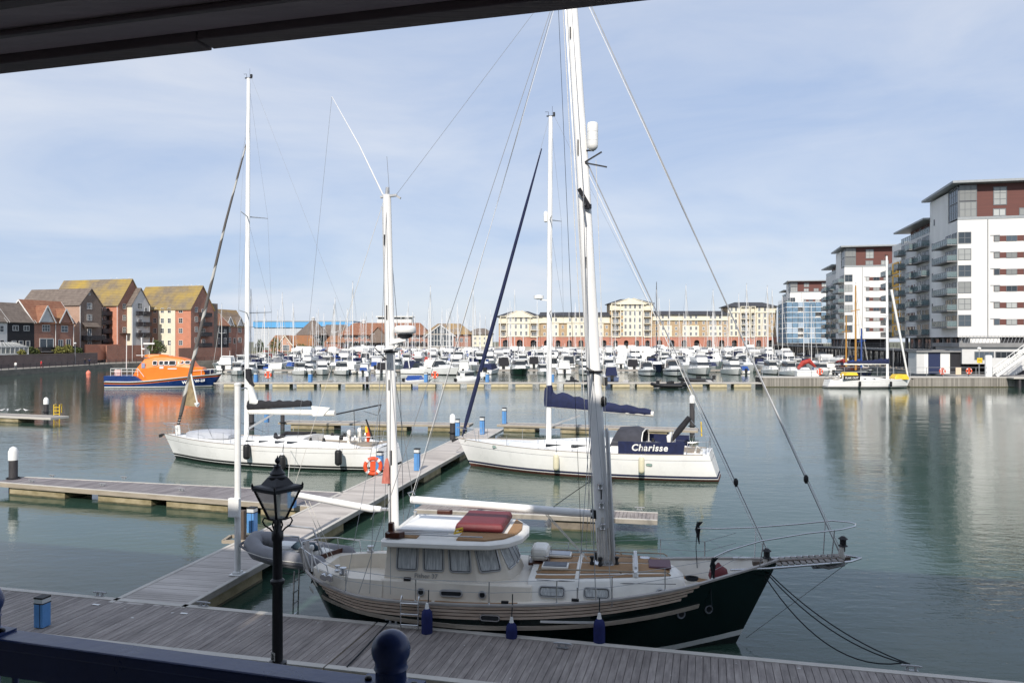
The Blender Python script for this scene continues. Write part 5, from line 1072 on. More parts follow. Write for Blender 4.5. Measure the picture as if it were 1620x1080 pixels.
for x, z in prof:
    zb3 = HLB.sheer(x)-.05; wv = min(2.05, HLB.beam(x)-.25); z = max(z, zb3+.15); rg.append([(x,-wv,zb3),(x,-wv*.97,lerp(zb3,z,.55)),(x,-wv*.8,lerp(zb3,z,.93)),(x,-wv*.55,z),(x,wv*.55,z),(x,wv*.8,lerp(zb3,z,.93)),(x,wv*.97,lerp(zb3,z,.55)),(x,wv,zb3)])
m = MB(); m.loft(rg, closed=False, sm=False); m.add(rg[0], [tuple(range(8))]); m.build('superstructure', orange, lb)
m = MB(); q0, q1 = lx(231,563,0), lx(266,563,0); m.loft([[(x,-1.1*k,q0.z-.15),(x,-1.0*k,q0.z+.25*k),(x,1.0*k,q0.z+.25*k),(x,1.1*k,q0.z-.15)] for x, k in ((q0.x,.6),(q0.x+.6,1),(q1.x-1,1),(q1.x,.5))], sm=False); m.build('upper_steering_position', orange, lb)
for px_, w__, h_ in ((245,.62,.62),(255,.62,.62),(263,.62,.62),(272.5,.95,.7),(286,.75,.5),(296,.75,.5)):
    q_ = lx(px_, 574 if px_ < 280 else 573, -2.0)
    window('window', (q_.x,-2.0 if px_ < 280 else -1.75,q_.z), (1,0,0), (0,.25 if px_ < 280 else .45,1), w__, h_, .14, lb, .05, fm=whitep, pm=dglass)
m = MB(); m.box((lx(227,578).x,-2.03,lx(227,578).z),(.5,.05,.75)); m.build('crest_panel', M('crest_blue_grey', (.3,.3,.42), .5), lb)
m = MB(); m.box((lx(256,581).x,-2.05,lx(256,581).z),(.55,.04,.36)); m.box((lx(273,583).x,-2.05,lx(273,583).z),(1.3,.04,.16)); m.build('white_lettering_panel', whitep, lb)
text('WI', 'hull_number', whitep, lb, (lx(290,606).x,-2.42,lx(290,607).z+.0), (.98,.2,.12), (0,.1,1), .62, bold=.02)
text('W-23', 'hull_number', whitep, lb, (lx(308,604).x,-1.80,lx(308,605).z), (.93,.36,.13), (0,.1,1), .62, bold=.02)
m = MB()
for s_ in (-1,1):
    p_ = [(lx(x_,y_,s_*2.3)) for x_, y_ in ((175,583),(218,583),(228,596))]
    m.tube(p_, .045, 5); m.tube([q-Vector((0,0,.42)) for q in p_[:2]], .035, 5)
    for k in range(6): q = p_[0].lerp(p_[1], k/5); m.tube([q, (q.x,q.y,1.8)], .035, 5)
m.tube([lx(175,583,-2.3), lx(175,583,2.3)], .045, 5); m.build('stern_rail', whitep, lb)
m = MB()
p_ = [Vector((x, -(HLB.beam(x)-.08), HLB.sheer(x)+.75)) for x in (12.5,13.8,15,16.2)]
for s_ in (1,-1):
    pp = [Vector((q.x, q.y*s_, q.z)) for q in p_]; m.tube(pp, .035, 5)
    for q in pp: m.tube([q, (q.x,q.y,q.z-.75)], .03, 5)
m.build('bow_rail', whitep, lb)
m = MB(); q_ = lx(226,565,0); m.tube([(q_.x-.1,0,q_.z),(q_.x-.2,0,q_.z+3.0)], .09, 6); m.tube([(q_.x-.8,-.5,q_.z+.3),(q_.x+1.2,-.5,q_.z+.3),(q_.x+.4,-.5,q_.z-.6)], .05, 5); m.box((q_.x+.9,0,q_.z+2.1),(1.6,.25,.22)); m.lathe((q_.x+.1,0,q_.z+1.1), [(.1,0),(.3,.08),(.3,.25),(.1,.3)], 10); m.tube([(q_.x+1.2,.4,q_.z+1),(q_.x+1.4,.4,q_.z+3)], .03, 4); m.build('mast', whitep, lb)
m = MB(); m.tube([lx(200,583,0),lx(200.5,530,0)], .06, 5); m.build('ensign_pole', whitep, lb)
m = MB(); m.box((lx(187,586,-1).x,-1,2.25),(.9,.7,.9)); m.build('life_raft_pack', M('pale_pink_cover', (.7,.45,.4), .6), lb, bevel=.1)
m = MB(); m.box((lx(326,588,0).x,0,2.35),(1.9,2.0,.6)); m.build('foredeck_gear', navy, lb, bevel=.2)
# ================================================================ boats of the far marina
farm = M('far_mast_grey', (.70,.70,.69), .45); farw = M('weathered_headsail', (.50,.50,.48), .8)
glassc = M('boat_window', (.025,.03,.035), .12)
def small_hull(L_, B_, zb, zst, bands, mats, t=None, rake=.9, q=None, nx=14, fin=True):
    b = B_/2; xs = [0,L_*.15,L_*.45,L_*.7,L_*.88,L_]
    Hh = Hull(xs, [b*.92,b*.97,b,b*.9,b*.56,.05], [lerp(zst,zb,(x/L_)**1.6) for x in xs], [.9,.9,.88,.74,.55,.4], rake_bow=rake, zk=-.4, pw_=.8, bowpow=4)
    rw = [lambda x: -.35]+[(lambda x, k=k: k*Hh.sheer(x)) for k, _ in bands]+[lambda x: Hh.sheer(x)]
    mi = [bands[0][1]]+[b_[1] for b_ in bands]
    m = Hh.mesh(rw, mi, nx=nx)
    if q is not None: q.add(m.v, [], 0); o = len(q.v)-len(m.v); q.f += [tuple(o+i for i in f) for f in m.f]; q.m += m.m; q.s += m.s
    else: m.build('hull', mats, t)
    return Hh
def cabin(L0, L1, w, z0, z1, k=.8, slope0=.0, slope1=.5, m=None, mi=0):
    m = m or MB()
    m.loft([[(L0,-w,z0),(L0,w,z0),(L1,w*.8,z0),(L1,-w*.8,z0)],[(L0+slope0,-w*k,z1),(L0+slope0,w*k,z1),(L1-slope1,w*k*.75,z1),(L1-slope1,-w*k*.75,z1)]][::1], mi, sm=False)
    return m
def motor(kind, L_=8.5, hullm=None, canm=None, stripe=None, multi=True):
    """kinds: sports, flybridge, wheelhouse, covered"""
    hm = hullm or gel; st = stripe or hm; B_ = L_*.34; zb = L_*.15; zs__ = L_*.105
    if multi: t = empty('moored_motor_boat'); build = lambda m, n, mt: m.build(n, mt, t)
    else: acc = MB(); MT = [hm, st, gel, glassc, canm or gel, steel]
    def addp(m, n, mt, i=None):
        if multi: m.build(n, mt, t)
        else:
            o = len(acc.v); acc.v += m.v; acc.f += [tuple(o+i_ for i_ in f) for f in m.f]; acc.m += [i if i is not None else q for q in m.m]; acc.s += m.s
    bands = [(0,2),(.13,0),(.62,1),(.80,0)] if multi else [(0,3),(.13,0),(.62,1),(.80,0)]
    if multi: Hh = small_hull(L_, B_, zb, zs__, bands, [hm, st, black], t)
    else: Hh = small_hull(L_, B_, zb, zs__, bands, None, None, q=acc, nx=8)
    dk = Hh.deck(lambda x: Hh.sheer(x)-.02, 0, nx=8, camber=.12); addp(dk, 'deck', gel, 2)
    w_ = B_*.40; x0, x1 = L_*.30, L_*.74; zd = zs__
    if kind == 'sports':
        m = cabin(x0, x1+.6, w_, zd, zb+.28, .7, 0, 1.6); addp(m, 'cabin', gel, 2)
        m = cabin(x0+.1, x0+1.9, w_*.95, zd+.35, zd+1.35, .82, .5, .9); addp(m, 'windscreen', glassc, 3)
        m = cabin(.5, x0+1.0, w_*.98, zd+.2, zd+1.55, .8, .3, .3); addp(m, 'canopy', canm or whitec, 4)
        m = MB(); m.tube([(x0-.4,-w_*1.02,zd+.3),(x0-.8,-w_*.9,zd+1.75),(x0-.8,w_*.9,zd+1.75),(x0-.4,w_*1.02,zd+.3)], .09, 5); addp(m, 'radar_arch', gel, 2)
    elif kind == 'flybridge':
        m = cabin(x0-1.4, x1, w_*1.05, zd, zd+1.55, .86, 0, .9); addp(m, 'cabin', gel, 2)
        m = cabin(x0-1.2, x1-.25, w_*1.07, zd+.75, zd+1.3, .93, .1, .4); addp(m, 'windows', glassc, 3)
        m = cabin(x0-1.6, x1-1.2, w_*.98, zd+1.55, zd+2.15, 1.0, 0, -.1); addp(m, 'flybridge', gel, 2)
        m = cabin(x1-2.3, x1-1.5, w_*.9, zd+2.15, zd+2.6, .85, .3, .3); addp(m, 'fly_screen', canm or glassc, 4)
        m = cabin(zd*0+.4, x0-1.4, w_*.9, zd, zd+1.3, .95, 0, 0); addp(m, 'aft_cover', canm or glassc, 4)
    elif kind == 'wheelhouse':
        m = cabin(x0+.3, x1+.9, w_*.9, zd, zb+.35, .8, 0, .8); addp(m, 'forecabin', gel, 2)
        m = cabin(x0-.6, x1-.9, w_, zd, zd+1.85, .9, 0, .35); addp(m, 'wheelhouse', gel, 2)
        m = cabin(x0-.45, x1-.93, w_*1.03, zd+.95, zd+1.62, .95, .02, .15); addp(m, 'windows', glassc, 3)
        m = MB(); m.bx(x0-.9, x1-1.0, -w_, w_, zd+1.86, zd+1.97); m.tube([(x0,0,zd+1.9),(x0,0,zd+3.4)], .05, 5); addp(m, 'roof', gel, 2)
        m = cabin(.4, x0-.7, w_*.9, zd, zd+.9, .9, .1, 0); addp(m, 'aft_cover', canm or whitec, 4)
    else:
        m = cabin(.3, L_*.72, w_*1.08, zd-.05, zd+.95, .7, .5, .8); addp(m, 'canopy', canm or navy, 4)
    m = MB(); z = .55
    pts = [(L_*.5,-Hh.beam(L_*.5)*.93,Hh.sheer(L_*.5)+z*.7),(L_*.8,-Hh.beam(L_*.8)*.9,Hh.sheer(L_*.8)+z),(L_+.1,0,zb+z),(L_*.8,Hh.beam(L_*.8)*.9,Hh.sheer(L_*.8)+z),(L_*.5,Hh.beam(L_*.5)*.93,Hh.sheer(L_*.5)+z*.7)]
    m.tube(pts, .03, 4)
    for p_ in pts: m.tube([p_, (p_[0],p_[1]*1.0,p_[2]-z)], .025, 4)
    if multi: addp(m, 'bow_rail', steel, 5)
    if multi and kind in ('sports','covered','wheelhouse'):
        m = MB(); m.box((-.25,0,.75),(.5,.5,.7)); m.box((-.2,0,.25),(.25,.2,.7)); addp(m, 'outboard_engine', black, 3)
    if multi: return t
    return acc.mesh('moored_motor_boat', MT)
def sailer(L_=10, hullm=None, cov=None, mh=13, stripe=None, multi=True, mastm=None):
    hm = hullm or gel; st = stripe or hm; B_ = L_*.31; zb = L_*.13; zs__ = L_*.10
    if multi: t = empty('moored_sailing_yacht')
    else: acc = MB(); MT = [hm, st, gel, glassc, cov or navy, mastm or farm]
    def addp(m, n, mt, i):
        if multi: m.build(n, mt, t)
        else:
            o = len(acc.v); acc.v += m.v; acc.f += [tuple(o+i_ for i_ in f) for f in m.f]; acc.m += [i]*len(m.m); acc.s += m.s
    bands = [(0,0),(.1,1),(.2,0)]
    if multi: Hh = small_hull(L_, B_, zb, zs__, bands, [hm, st], t, rake=L_*.1)
    else: Hh = small_hull(L_, B_, zb, zs__, bands, None, None, q=acc, nx=8, rake=L_*.1)
    addp(Hh.deck(lambda x: Hh.sheer(x)-.02, 0, nx=8, camber=.1), 'deck', gel, 2)
    addp(cabin(L_*.3, L_*.74, B_*.3, zs__, zs__+.62, .85, .05, 1.2), 'coachroof', gel, 2)
    addp(cabin(L_*.33, L_*.62, B_*.305, zs__+.25, zs__+.48, .97, .0, .1), 'windows', glassc, 3)
    addp(cabin(L_*.2, L_*.36, B_*.3, zs__+.15, zs__+1.1, .8, .0, .5), 'sprayhood', cov or navy, 4)
    mx_ = L_*.57
    m = MB(); m.tube([(mx_,0,zs__+.4),(mx_-.15,0,mh)], [.085,.06], 6); m.tube([(mx_-.3,-.7,mh*.55),(mx_,0,mh*.54),(mx_-.3,.7,mh*.55)], .04, 4); m.box((mx_-.1,0,mh+.1),(.5,.05,.08)); addp(m, 'mast', mastm or farm, 5)
    m = MB(); m.tube([(mx_-.1,0,zs__+1.75),(mx_-.6,0,zs__+1.75),(L_*.12,0,zs__+1.5)], [.3,.2,.12], 7); addp(m, 'boom_cover', cov or navy, 4)
    m = MB(); m.tube([(L_-.1,0,zb),(mx_-.1,0,mh*.92)], .035, 5); addp(m, 'furled_headsail', farw, 5)
    m = MB()
    for s_ in (-1,1): m.tube([(mx_-.2,s_*B_*.46,zs__),(mx_-.3,s_*.7,mh*.55),(mx_-.15,0,mh*.97)], .010, 3)
    m.tube([(.1,0,zs__),(mx_-.2,0,mh)], .010, 3); addp(m, 'stays', wire, 5)
    return t if multi else acc.mesh('moored_sailing_yacht', MT)
def rib(L_=5.5, mt=black):
    t = empty('rigid_inflatable'); m = MB(); p = [(0,-.85,.45),(L_*.6,-.85,.5),(L_*.9,-.5,.65),(L_,0,.75),(L_*.9,.5,.65),(L_*.6,.85,.5),(0,.85,.45)]
    m.tube(p, .3, 8); m.build('tube', mt, t); m = MB(); m.prism([(0,-.7),(L_*.8,-.6),(L_*.95,0),(L_*.8,.6),(0,.7)], .1, .4); m.build('hull', greyc, t)
    m = MB(); m.bx(L_*.35,L_*.5,-.3,.3,.4,1.25); m.build('console', black, t); m = MB(); m.box((-.15,0,1.0),(.5,.45,.7)); m.build('outboard_engine', black, t); return t
bluec = M('bright_blue_canvas', (.02,.07,.28), .8, var=.2); burg = M('burgundy_canvas', (.16,.02,.03), .8, var=.2); tealc = M('green_canvas', (.02,.09,.07), .8, var=.2); darkh = M('dark_navy_hull', (.01,.015,.045), .25); greyh = M('grey_blue_hull', (.10,.13,.22), .3); goldm = M('golden_spar', (.42,.22,.05), .4); darkm = M('dark_mast', (.10,.10,.11), .4); redh = M('red_sail_cover', (.36,.04,.03), .7, var=.3); grnh = M('dark_green_boat_hull', (.008,.03,.018), .3)
PR = {}
def proto(key, fn):
    if key not in PR: PR[key] = [fn(), False]
    return PR[key]
SPECS = {
 'sp_w': ('white sports cruiser', lambda: motor('sports', 9, None, whitec)),
 'sp_n': ('white sports cruiser with navy canopy', lambda: motor('sports', 8.5, None, navy)),
 'sp_k': ('white sports cruiser with black canopy', lambda: motor('sports', 8, None, blackc)),
 'sp_d': ('dark-striped sports cruiser', lambda: motor('sports', 9, None, glassc, darkh)),
 'sp_b': ('grey-blue hulled cruiser with navy canopy', lambda: motor('sports', 7.5, greyh, navy)),
 'fb_w': ('white flybridge cruiser', lambda: motor('flybridge', 10.5, None, None)),
 'fb_c': ('white flybridge cruiser with grey screens', lambda: motor('flybridge', 9.5, gel, greyc)),
 'wh_w': ('small white wheelhouse boat', lambda: motor('wheelhouse', 7, None, whitec)),
 'wh_n': ('wheelhouse boat with navy stern cover', lambda: motor('wheelhouse', 7.5, None, bluec)),
 'wh_g': ('dark green wheelhouse launch', lambda: motor('wheelhouse', 9, grnh, varn)),
 'co_n': ('boat under a navy cover', lambda: motor('covered', 6.5, None, navy)),
 'co_b': ('blue-covered open boat', lambda: motor('covered', 6, None, bluec)),
 'rib': ('black inflatable boat', lambda: rib()),
 'sy_n': ('white yacht with navy boom cover', lambda: sailer(10, None, navy, 14)),
 'sy_b': ('white yacht with blue boom cover', lambda: sailer(9, None, bluec, 12.5, bluec)),
 'sy_g': ('white yacht with grey boom cover', lambda: sailer(11, None, greyc, 16)),
 'sy_k': ('dark-hulled yacht', lambda: sailer(10.5, darkh, navy, 15, mastm=darkm)),
 'sy_r': ('yacht with red boom cover', lambda: sailer(9.5, None, redh, 13)),
}
SPEC2 = {}
def place_boats(lst, rown, detailed):
    """lst of (X, Y, heading deg, key, scale)"""
    lst = sorted(lst, key=lambda q: q[0]/q[1])
    for i, (X, Y, hd, key, s_) in enumerate(lst):
        desc = SPECS[key][0]
        lbl = f'{desc}, {ordw(i+1)} boat from the left in the {ordw(rown)} row'
        sail = key.startswith('sy'); grp = 'sailing yachts in the marina' if sail else 'motor boats in the marina'; cat = 'sailing yacht' if sail else 'motor boat'
        loc = (X, Y, random.uniform(-.05,.03))
        if detailed:
            p = proto(key, SPECS[key][1])
            if not p[1]: r_ = p[0]; r_.location = loc; r_.rotation_euler = (0,0,R(hd)); r_.scale = (s_,)*3; r_['label'] = lbl; p[1] = True
            else: r_ = copy_tree(p[0], loc, R(hd), lbl, grp, s_)
            r_['category'] = cat; r_['group'] = grp
        else:
            if key not in SPEC2:
                k = key
                args = {'sp_w':('sports',9,None,whitec),'sp_n':('sports',8.5,None,navy),'sp_k':('sports',8,None,blackc),'sp_d':('sports',9,None,glassc,darkh),'sp_b':('sports',7.5,greyh,navy),'fb_w':('flybridge',10.5,None,None),'fb_c':('flybridge',9.5,gel,greyc),'wh_w':('wheelhouse',7,None,whitec),'wh_n':('wheelhouse',7.5,None,bluec),'wh_g':('wheelhouse',9,grnh,varn),'co_n':('covered',6.5,None,navy),'co_b':('covered',6,None,bluec),
                  'sy_n':(10,None,navy,14),'sy_b':(9,None,bluec,12.5,bluec),'sy_g':(11,None,greyc,16),'sy_k':(10.5,darkh,navy,15),'sy_r':(9.5,None,redh,13)}[k]
                SPEC2[key] = sailer(*args, multi=False) if sail else motor(*args, multi=False)
            o = put('moored_sailing_yacht' if sail else 'moored_motor_boat', SPEC2[key], loc=loc, rz=R(hd), label=lbl, cat=cat, group=grp); o.scale = (s_,)*3
def row(Y, keys, x0, x1, skip=None, detailed=True, rown=1, jitter=.4, gap=(4.4,5.8), extra=()):
    lst = list(extra); x = x0; taken = [e[0] for e in extra]
    while x < x1:
        if all(abs(x-q) > 3.2 for q in taken):
            k = random.choice(keys); s_ = random.uniform(.95,1.3) if rown < 6 else random.uniform(1.15,1.5); hd = random.choice((-90,-90,90))+random.uniform(-4,4)
            lst.append((x, Y+random.uniform(-jitter,jitter)+(4 if hd < 0 else -4)*(1), hd, k, s_))
        x += random.uniform(*gap)
    place_boats(lst, rown, detailed)
def atpx(px, Y): return (px-810)/FP*Y
# first row, boat by boat as seen behind the long pontoon
R1 = [(375,168,-70,'wh_w',1.0),(400,172,-80,'sp_w',.9),(418,169,-60,'sy_b',.8),(470,169,-62,'wh_w',1.0),(487,170,-70,'sp_w',.8),(509,171,-75,'fb_c',.92),(536,168,-65,'wh_w',1.05),(553,170,100,'sp_w',.85),(574,168,90,'wh_n',.85),(603,170,95,'sp_k',1.0),
 (640,172,-30,'sp_n',1.1),(676,170,-48,'sp_w',1.25),(733,166,90,'wh_w',1.1),(768,166,75,'co_n',1.35),(818,170,-84,'wh_g',1.12),(857,167,-88,'wh_w',.9),(893,167,90,'sp_w',1.05),(925,170,-90,'fb_w',.85),
 (1020,166,-92,'sp_d',1.05),(1061,166,-94,'sp_d',1.2),(1099,172,-90,'fb_c',1.15),(1150,172,-90,'fb_w',.9),(1180,170,90,'co_b',1.0),(1212,172,-90,'wh_w',1.1),(1240,165,-90,'wh_w',1.1),(1262,172,-92,'sp_d',.9),(1290,168,-90,'wh_n',.95),(1318,164,90,'wh_w',1.0)]
place_boats([(atpx(a,b), b, c, d, e) for a,b,c,d,e in R1], 1, True)
# boats lying close behind the long pontoon
R0 = [(640,131,20,'co_b',.8),(722,131,35,'wh_w',.75),(904,130,-90,'rib',.9),(930,130,-90,'rib',.9),(968,136,88,'sp_b',1.05),(1042,117.8,8,'rib',.85),(1078,117.6,176,'rib',.8),(1128,131,170,'rib',1.0)]
def place_near(lst):
    names = {'co_b':'small blue-covered boat just behind the long pontoon left of the lifebuoy','wh_w':'small white boat tied close behind the long pontoon below the mizzen stays','sp_b':'grey-blue cruiser with navy canopy seen from its stern behind the main mast'}
    rn = ['small black inflatable left of the main mast behind the long pontoon','second black inflatable just left of the main mast','long black inflatable moored in front of the long pontoon','shorter black inflatable in front of the long pontoon at its right end','black inflatable tied behind the long pontoon near the timber quay']; j = 0
    for a,b,c,d,e in lst:
        if d == 'rib': lb_ = rn[j]; j += 1
        else: lb_ = names[d]
        p = proto(d, SPECS[d][1])
        if not p[1]: r_ = p[0]; r_.location = (atpx(a,b),b,0); r_.rotation_euler = (0,0,R(c)); r_.scale = (e,)*3; r_['label'] = lb_; p[1] = True
        else: r_ = copy_tree(p[0], (atpx(a,b),b,0), R(c), lb_, None, e)
        r_['category'] = 'inflatable boat' if d == 'rib' else 'motor boat'; r_['group'] = 'small boats around the long pontoon'
place_near(R0)
allk = ['sp_w','sp_n','sp_k','sp_w','fb_w','fb_c','wh_w','wh_n','sp_w','sp_d','co_n','wh_w','co_b','wh_g','sy_n','sy_b','sy_g','sy_k','sy_r','sy_n','sy_g']
moto = allk[:13]; allf = ['fb_w','fb_c','fb_w','wh_w','sp_w','sp_n','wh_n','sp_w','wh_w','co_n','fb_w','fb_c','wh_w','sy_n','sy_b','sy_g','sy_k','sy_r']
def xr(Y, px0=358): return max(-82, atpx(px0, Y)), min(atpx(1345, Y), RQ(Y)-5)
def tall(px, Y, key, topy, base):           # yacht whose masthead reaches photo height topy
    s_ = (HC+(540-topy)/FP*Y)/base; return (atpx(px, Y)+0, Y, -90, key, s_)
ex2 = [tall(413,190,'sy_k',462,15),tall(540,190,'sy_b',474,12.5),tall(569,190,'sy_n',450,14),tall(686,190,'sy_g',456,16),tall(751,190,'sy_n',461,14),tall(1029,190,'sy_k',451,15),tall(1074,190,'sy_g',454,16),tall(1166,190,'sy_g',453,16),tall(1197,190,'sy_n',456,14),tall(1206,196,'sy_g',462,16),tall(1330,175,'sy_n',452,14)]
x0, x1 = xr(188); row(190, moto, x0, x1, rown=2, extra=ex2)
ex3 = [tall(769,214,'sy_b',500,12.5),tall(715,214,'sy_b',487,12.5),tall(946,214,'sy_n',480,14),tall(1116,214,'sy_n',462,14),tall(1223,214,'sy_g',470,16),tall(430,214,'sy_g',488,16)]
rowY = [(208,3),(226,4),(244,5),(263,6),(281,7),(300,8),(319,9),(337,10),(356,11),(372,12)]
for Y, n in rowY:
    x0, x1 = xr(Y); row(Y, allk if n < 6 else allf, x0, x1, rown=n, detailed=(n <= 4), extra=ex3 if n == 3 else (), gap=(4.0,5.0) if n < 8 else (4.3,5.8))
# the berthing pontoons between the rows
for i, Y in enumerate((180,217,253.5,290,328,364)):
    x0, x1 = xr(Y); t = empty('berthing_pontoon', (x0,Y-1,0), 0, f'{ordw(i+2)} marina pontoon behind the long low one, running between boat rows', 'pontoon', 'berthing pontoons')
    m = MB(); m.bx(0, x1-x0, 0, 2, .15, .6); m.build('deck', deckl, t)
    for k in range(int((x1-x0)/14)): m = MB(); m.bx(3+14*k, 3.8+14*k, -9, 0, .2, .55); m.build('finger', edgew, t)
for k, px in enumerate((470,575,720,860,985,1120)):
    Y = 124; a = Vector((atpx(px,Y), 121.5, 0)); t = empty('finger_pontoon', a, R(62 if px < 800 else 80), 'short finger pontoon behind the long one, '+ordw(k+1)+' from the left', 'pontoon', 'short finger pontoons')
    m = MB(); m.bx(0,9,-.4,.4,.4,.62); m.build('deck', edgew, t); m = MB(); m.bx(6.5,8.8,-.38,.38,-.2,.398); m.build('float', concd, t)
# golden and blue spars with gathered sails on the right of the marina
def spar(px, Y, topy, mat, label, col=None, lean=0):
    X = atpx(px, Y); t = empty('gaff_rigged_boat', (X, Y, 0), R(-90), label, 'sailing boat'); H0 = HC+(540-topy)/FP*Y
    Hh = small_hull(11, 3.4, 1.7, 1.2, [(0,0),(.7,1),(.85,0)], [darkh, whitep], t); Hh.deck(lambda x: Hh.sheer(x)-.02, 0, nx=8).build('deck', tand, t)
    m = MB(); m.tube([(6,0,1),(6,lean,H0)], [.22,.13], 8); m.tube([(6,-.9,H0*.72),(6,.9,H0*.74)], .07, 5); m.build('mast', mat, t)
    m = MB(); m.tube([(5.8,0,2.6),(5,.1,3.0),(1,.1,2.6)], [.5,.45,.2], 8); m.build('gathered_sail', col or bluec, t)
    cabin(2.5, 5.5, 1.0, 1.2, 2.0).build('cabin', varn, t)
    m = MB(); 
    for s_ in (-1,1): m.tube([(5.8,s_*1.6,1.5),(6,0,H0*.9)], .03, 4)
    m.build('stays', wire, t)
spar(1333, 158, 455, goldm, 'boat with a golden wooden mast and blue gathered sail behind the timber quay')
spar(1343, 168, 520, bluec, 'boat with a short bright blue wrapped mast behind the timber quay')
spar(1320, 170, 500, goldm, 'boat with a shorter golden mast left of the blue wrapped one', redh)
t0 = motor('flybridge', 12, gel, greyc); t0.location = (atpx(1306,182), 184, 0); t0.rotation_euler = (0,0,R(-75)); tag(t0, 'largest white flybridge cruiser with swept roof left of the golden mast', 'motor boat')
for k, (px, Y, m_) in enumerate(((1277,150,redh),)):
    m = MB(); m.tube([(-1.8,0,2.1),(-.8,0,3.2),(.4,.1,3.6),(1.6,0,2.4)], [.3,.5,.5,.2], 9); o = m.build('bundled_red_sail', m_, label='bundled red sail lying on a boat behind the timber quay', cat='sail'); o.location = (atpx(px,Y), Y, -.3)
    m = MB(); m.bx(-2.2,2.2,-.8,.8,-.2,1.8); m.build('carrier_raft', gel, o, bevel=.2)
# ================================================================ buildings
def brick(name, c, c2=None, mort=(.3,.28,.25), sc_=1.0):
    m = bpy.data.materials.new(name); m.use_nodes = True; t = m.node_tree; b = t.nodes['Principled BSDF']; b.inputs['Roughness'].default_value = .9
    tc_ = t.nodes.new('ShaderNodeTexCoord'); sp_ = t.nodes.new('ShaderNodeSeparateXYZ'); ad = t.nodes.new('ShaderNodeMath'); ad.operation = 'ADD'; cb = t.nodes.new('ShaderNodeCombineXYZ')
    t.links.new(tc_.outputs['Object'], sp_.inputs[0]); t.links.new(sp_.outputs['X'], ad.inputs[0]); t.links.new(sp_.outputs['Y'], ad.inputs[1]); t.links.new(ad.outputs[0], cb.inputs['X']); t.links.new(sp_.outputs['Z'], cb.inputs['Y'])
    br = t.nodes.new('ShaderNodeTexBrick'); br.inputs['Scale'].default_value = 1; br.inputs['Brick Width'].default_value = .45; br.inputs['Row Height'].default_value = .15; br.inputs['Mortar Size'].default_value = .018
    br.inputs['Color1'].default_value = (*c,1); br.inputs['Color2'].default_value = (*(c2 or [q*.75 for q in c]),1); br.inputs['Mortar'].default_value = (*mort,1)
    t.links.new(cb.outputs[0], br.inputs['Vector'])
    n = t.nodes.new('ShaderNodeTexNoise'); n.inputs['Scale'].default_value = .5; n.inputs['Detail'].default_value = 6; t.links.new(tc_.outputs['Object'], n.inputs['Vector'])
    mr_ = t.nodes.new('ShaderNodeMapRange'); mr_.inputs['To Min'].default_value = .72; mr_.inputs['To Max'].default_value = 1.25; t.links.new(n.outputs['Fac'], mr_.inputs['Value'])
    mu = t.nodes.new('ShaderNodeVectorMath'); mu.operation = 'SCALE'; t.links.new(br.outputs['Color'], mu.inputs[0]); t.links.new(mr_.outputs[0], mu.inputs['Scale']); t.links.new(mu.outputs[0], b.inputs['Base Color'])
    return m
def tiles(name, c, c2, lich=0., lc=(.42,.30,.05)):
    m = bpy.data.materials.new(name); m.use_nodes = True; t = m.node_tree; b = t.nodes['Principled BSDF']; b.inputs['Roughness'].default_value = .9
    tc_ = t.nodes.new('ShaderNodeTexCoord')
    n = t.nodes.new('ShaderNodeTexNoise'); n.inputs['Scale'].default_value = .9; n.inputs['Detail'].default_value = 8; n.inputs['Roughness'].default_value = .7; t.links.new(tc_.outputs['Object'], n.inputs['Vector'])
    cr = t.nodes.new('ShaderNodeValToRGB'); cr.color_ramp.elements[0].position = .35; cr.color_ramp.elements[1].position = .65; cr.color_ramp.elements[0].color = (*c,1); cr.color_ramp.elements[1].color = (*c2,1); t.links.new(n.outputs['Fac'], cr.inputs[0])
    last = cr.outputs[0]
    if lich:
        n2_ = t.nodes.new('ShaderNodeTexNoise'); n2_.inputs['Scale'].default_value = .16; n2_.inputs['Detail'].default_value = 9; n2_.inputs['Roughness'].default_value = .65; t.links.new(tc_.outputs['Object'], n2_.inputs['Vector'])
        c2_ = t.nodes.new('ShaderNodeValToRGB'); c2_.color_ramp.elements[0].position = .66-lich*.36; c2_.color_ramp.elements[1].position = .90-lich*.30; t.links.new(n2_.outputs['Fac'], c2_.inputs[0])
        mx_ = t.nodes.new('ShaderNodeMix'); mx_.data_type = 'RGBA'; mx_.inputs['B'].default_value = (*lc,1); t.links.new(c2_.outputs[0], mx_.inputs['Factor']); t.links.new(last, mx_.inputs['A']); last = mx_.outputs['Result']
    wv = t.nodes.new('ShaderNodeTexWave'); wv.bands_direction = 'Z'; wv.inputs['Scale'].default_value = .62; wv.inputs['Distortion'].default_value = .3; t.links.new(tc_.outputs['Object'], wv.inputs['Vector'])
    mr_ = t.nodes.new('ShaderNodeMapRange'); mr_.inputs['To Min'].default_value = .80; mr_.inputs['To Max'].default_value = 1.12; t.links.new(wv.outputs['Fac'], mr_.inputs['Value'])
    mu = t.nodes.new('ShaderNodeVectorMath'); mu.operation = 'SCALE'; t.links.new(last, mu.inputs[0]); t.links.new(mr_.outputs[0], mu.inputs['Scale']); t.links.new(mu.outputs[0], b.inputs['Base Color'])
    return m
b_red = brick('red_brick', (.40,.145,.085)); b_or = brick('orange_brick', (.64,.21,.105), (.55,.175,.085)); b_dk = brick('brown_brick', (.19,.125,.095)); b_buff = brick('pink_buff_brick', (.46,.28,.19), (.40,.23,.16)); b_pur = brick('purple_brick', (.14,.08,.075)); b_yel = brick('yellow_brick', (.50,.35,.18), (.45,.30,.15)); b_arc = brick('arcade_brick', (.50,.16,.09), (.42,.13,.07))
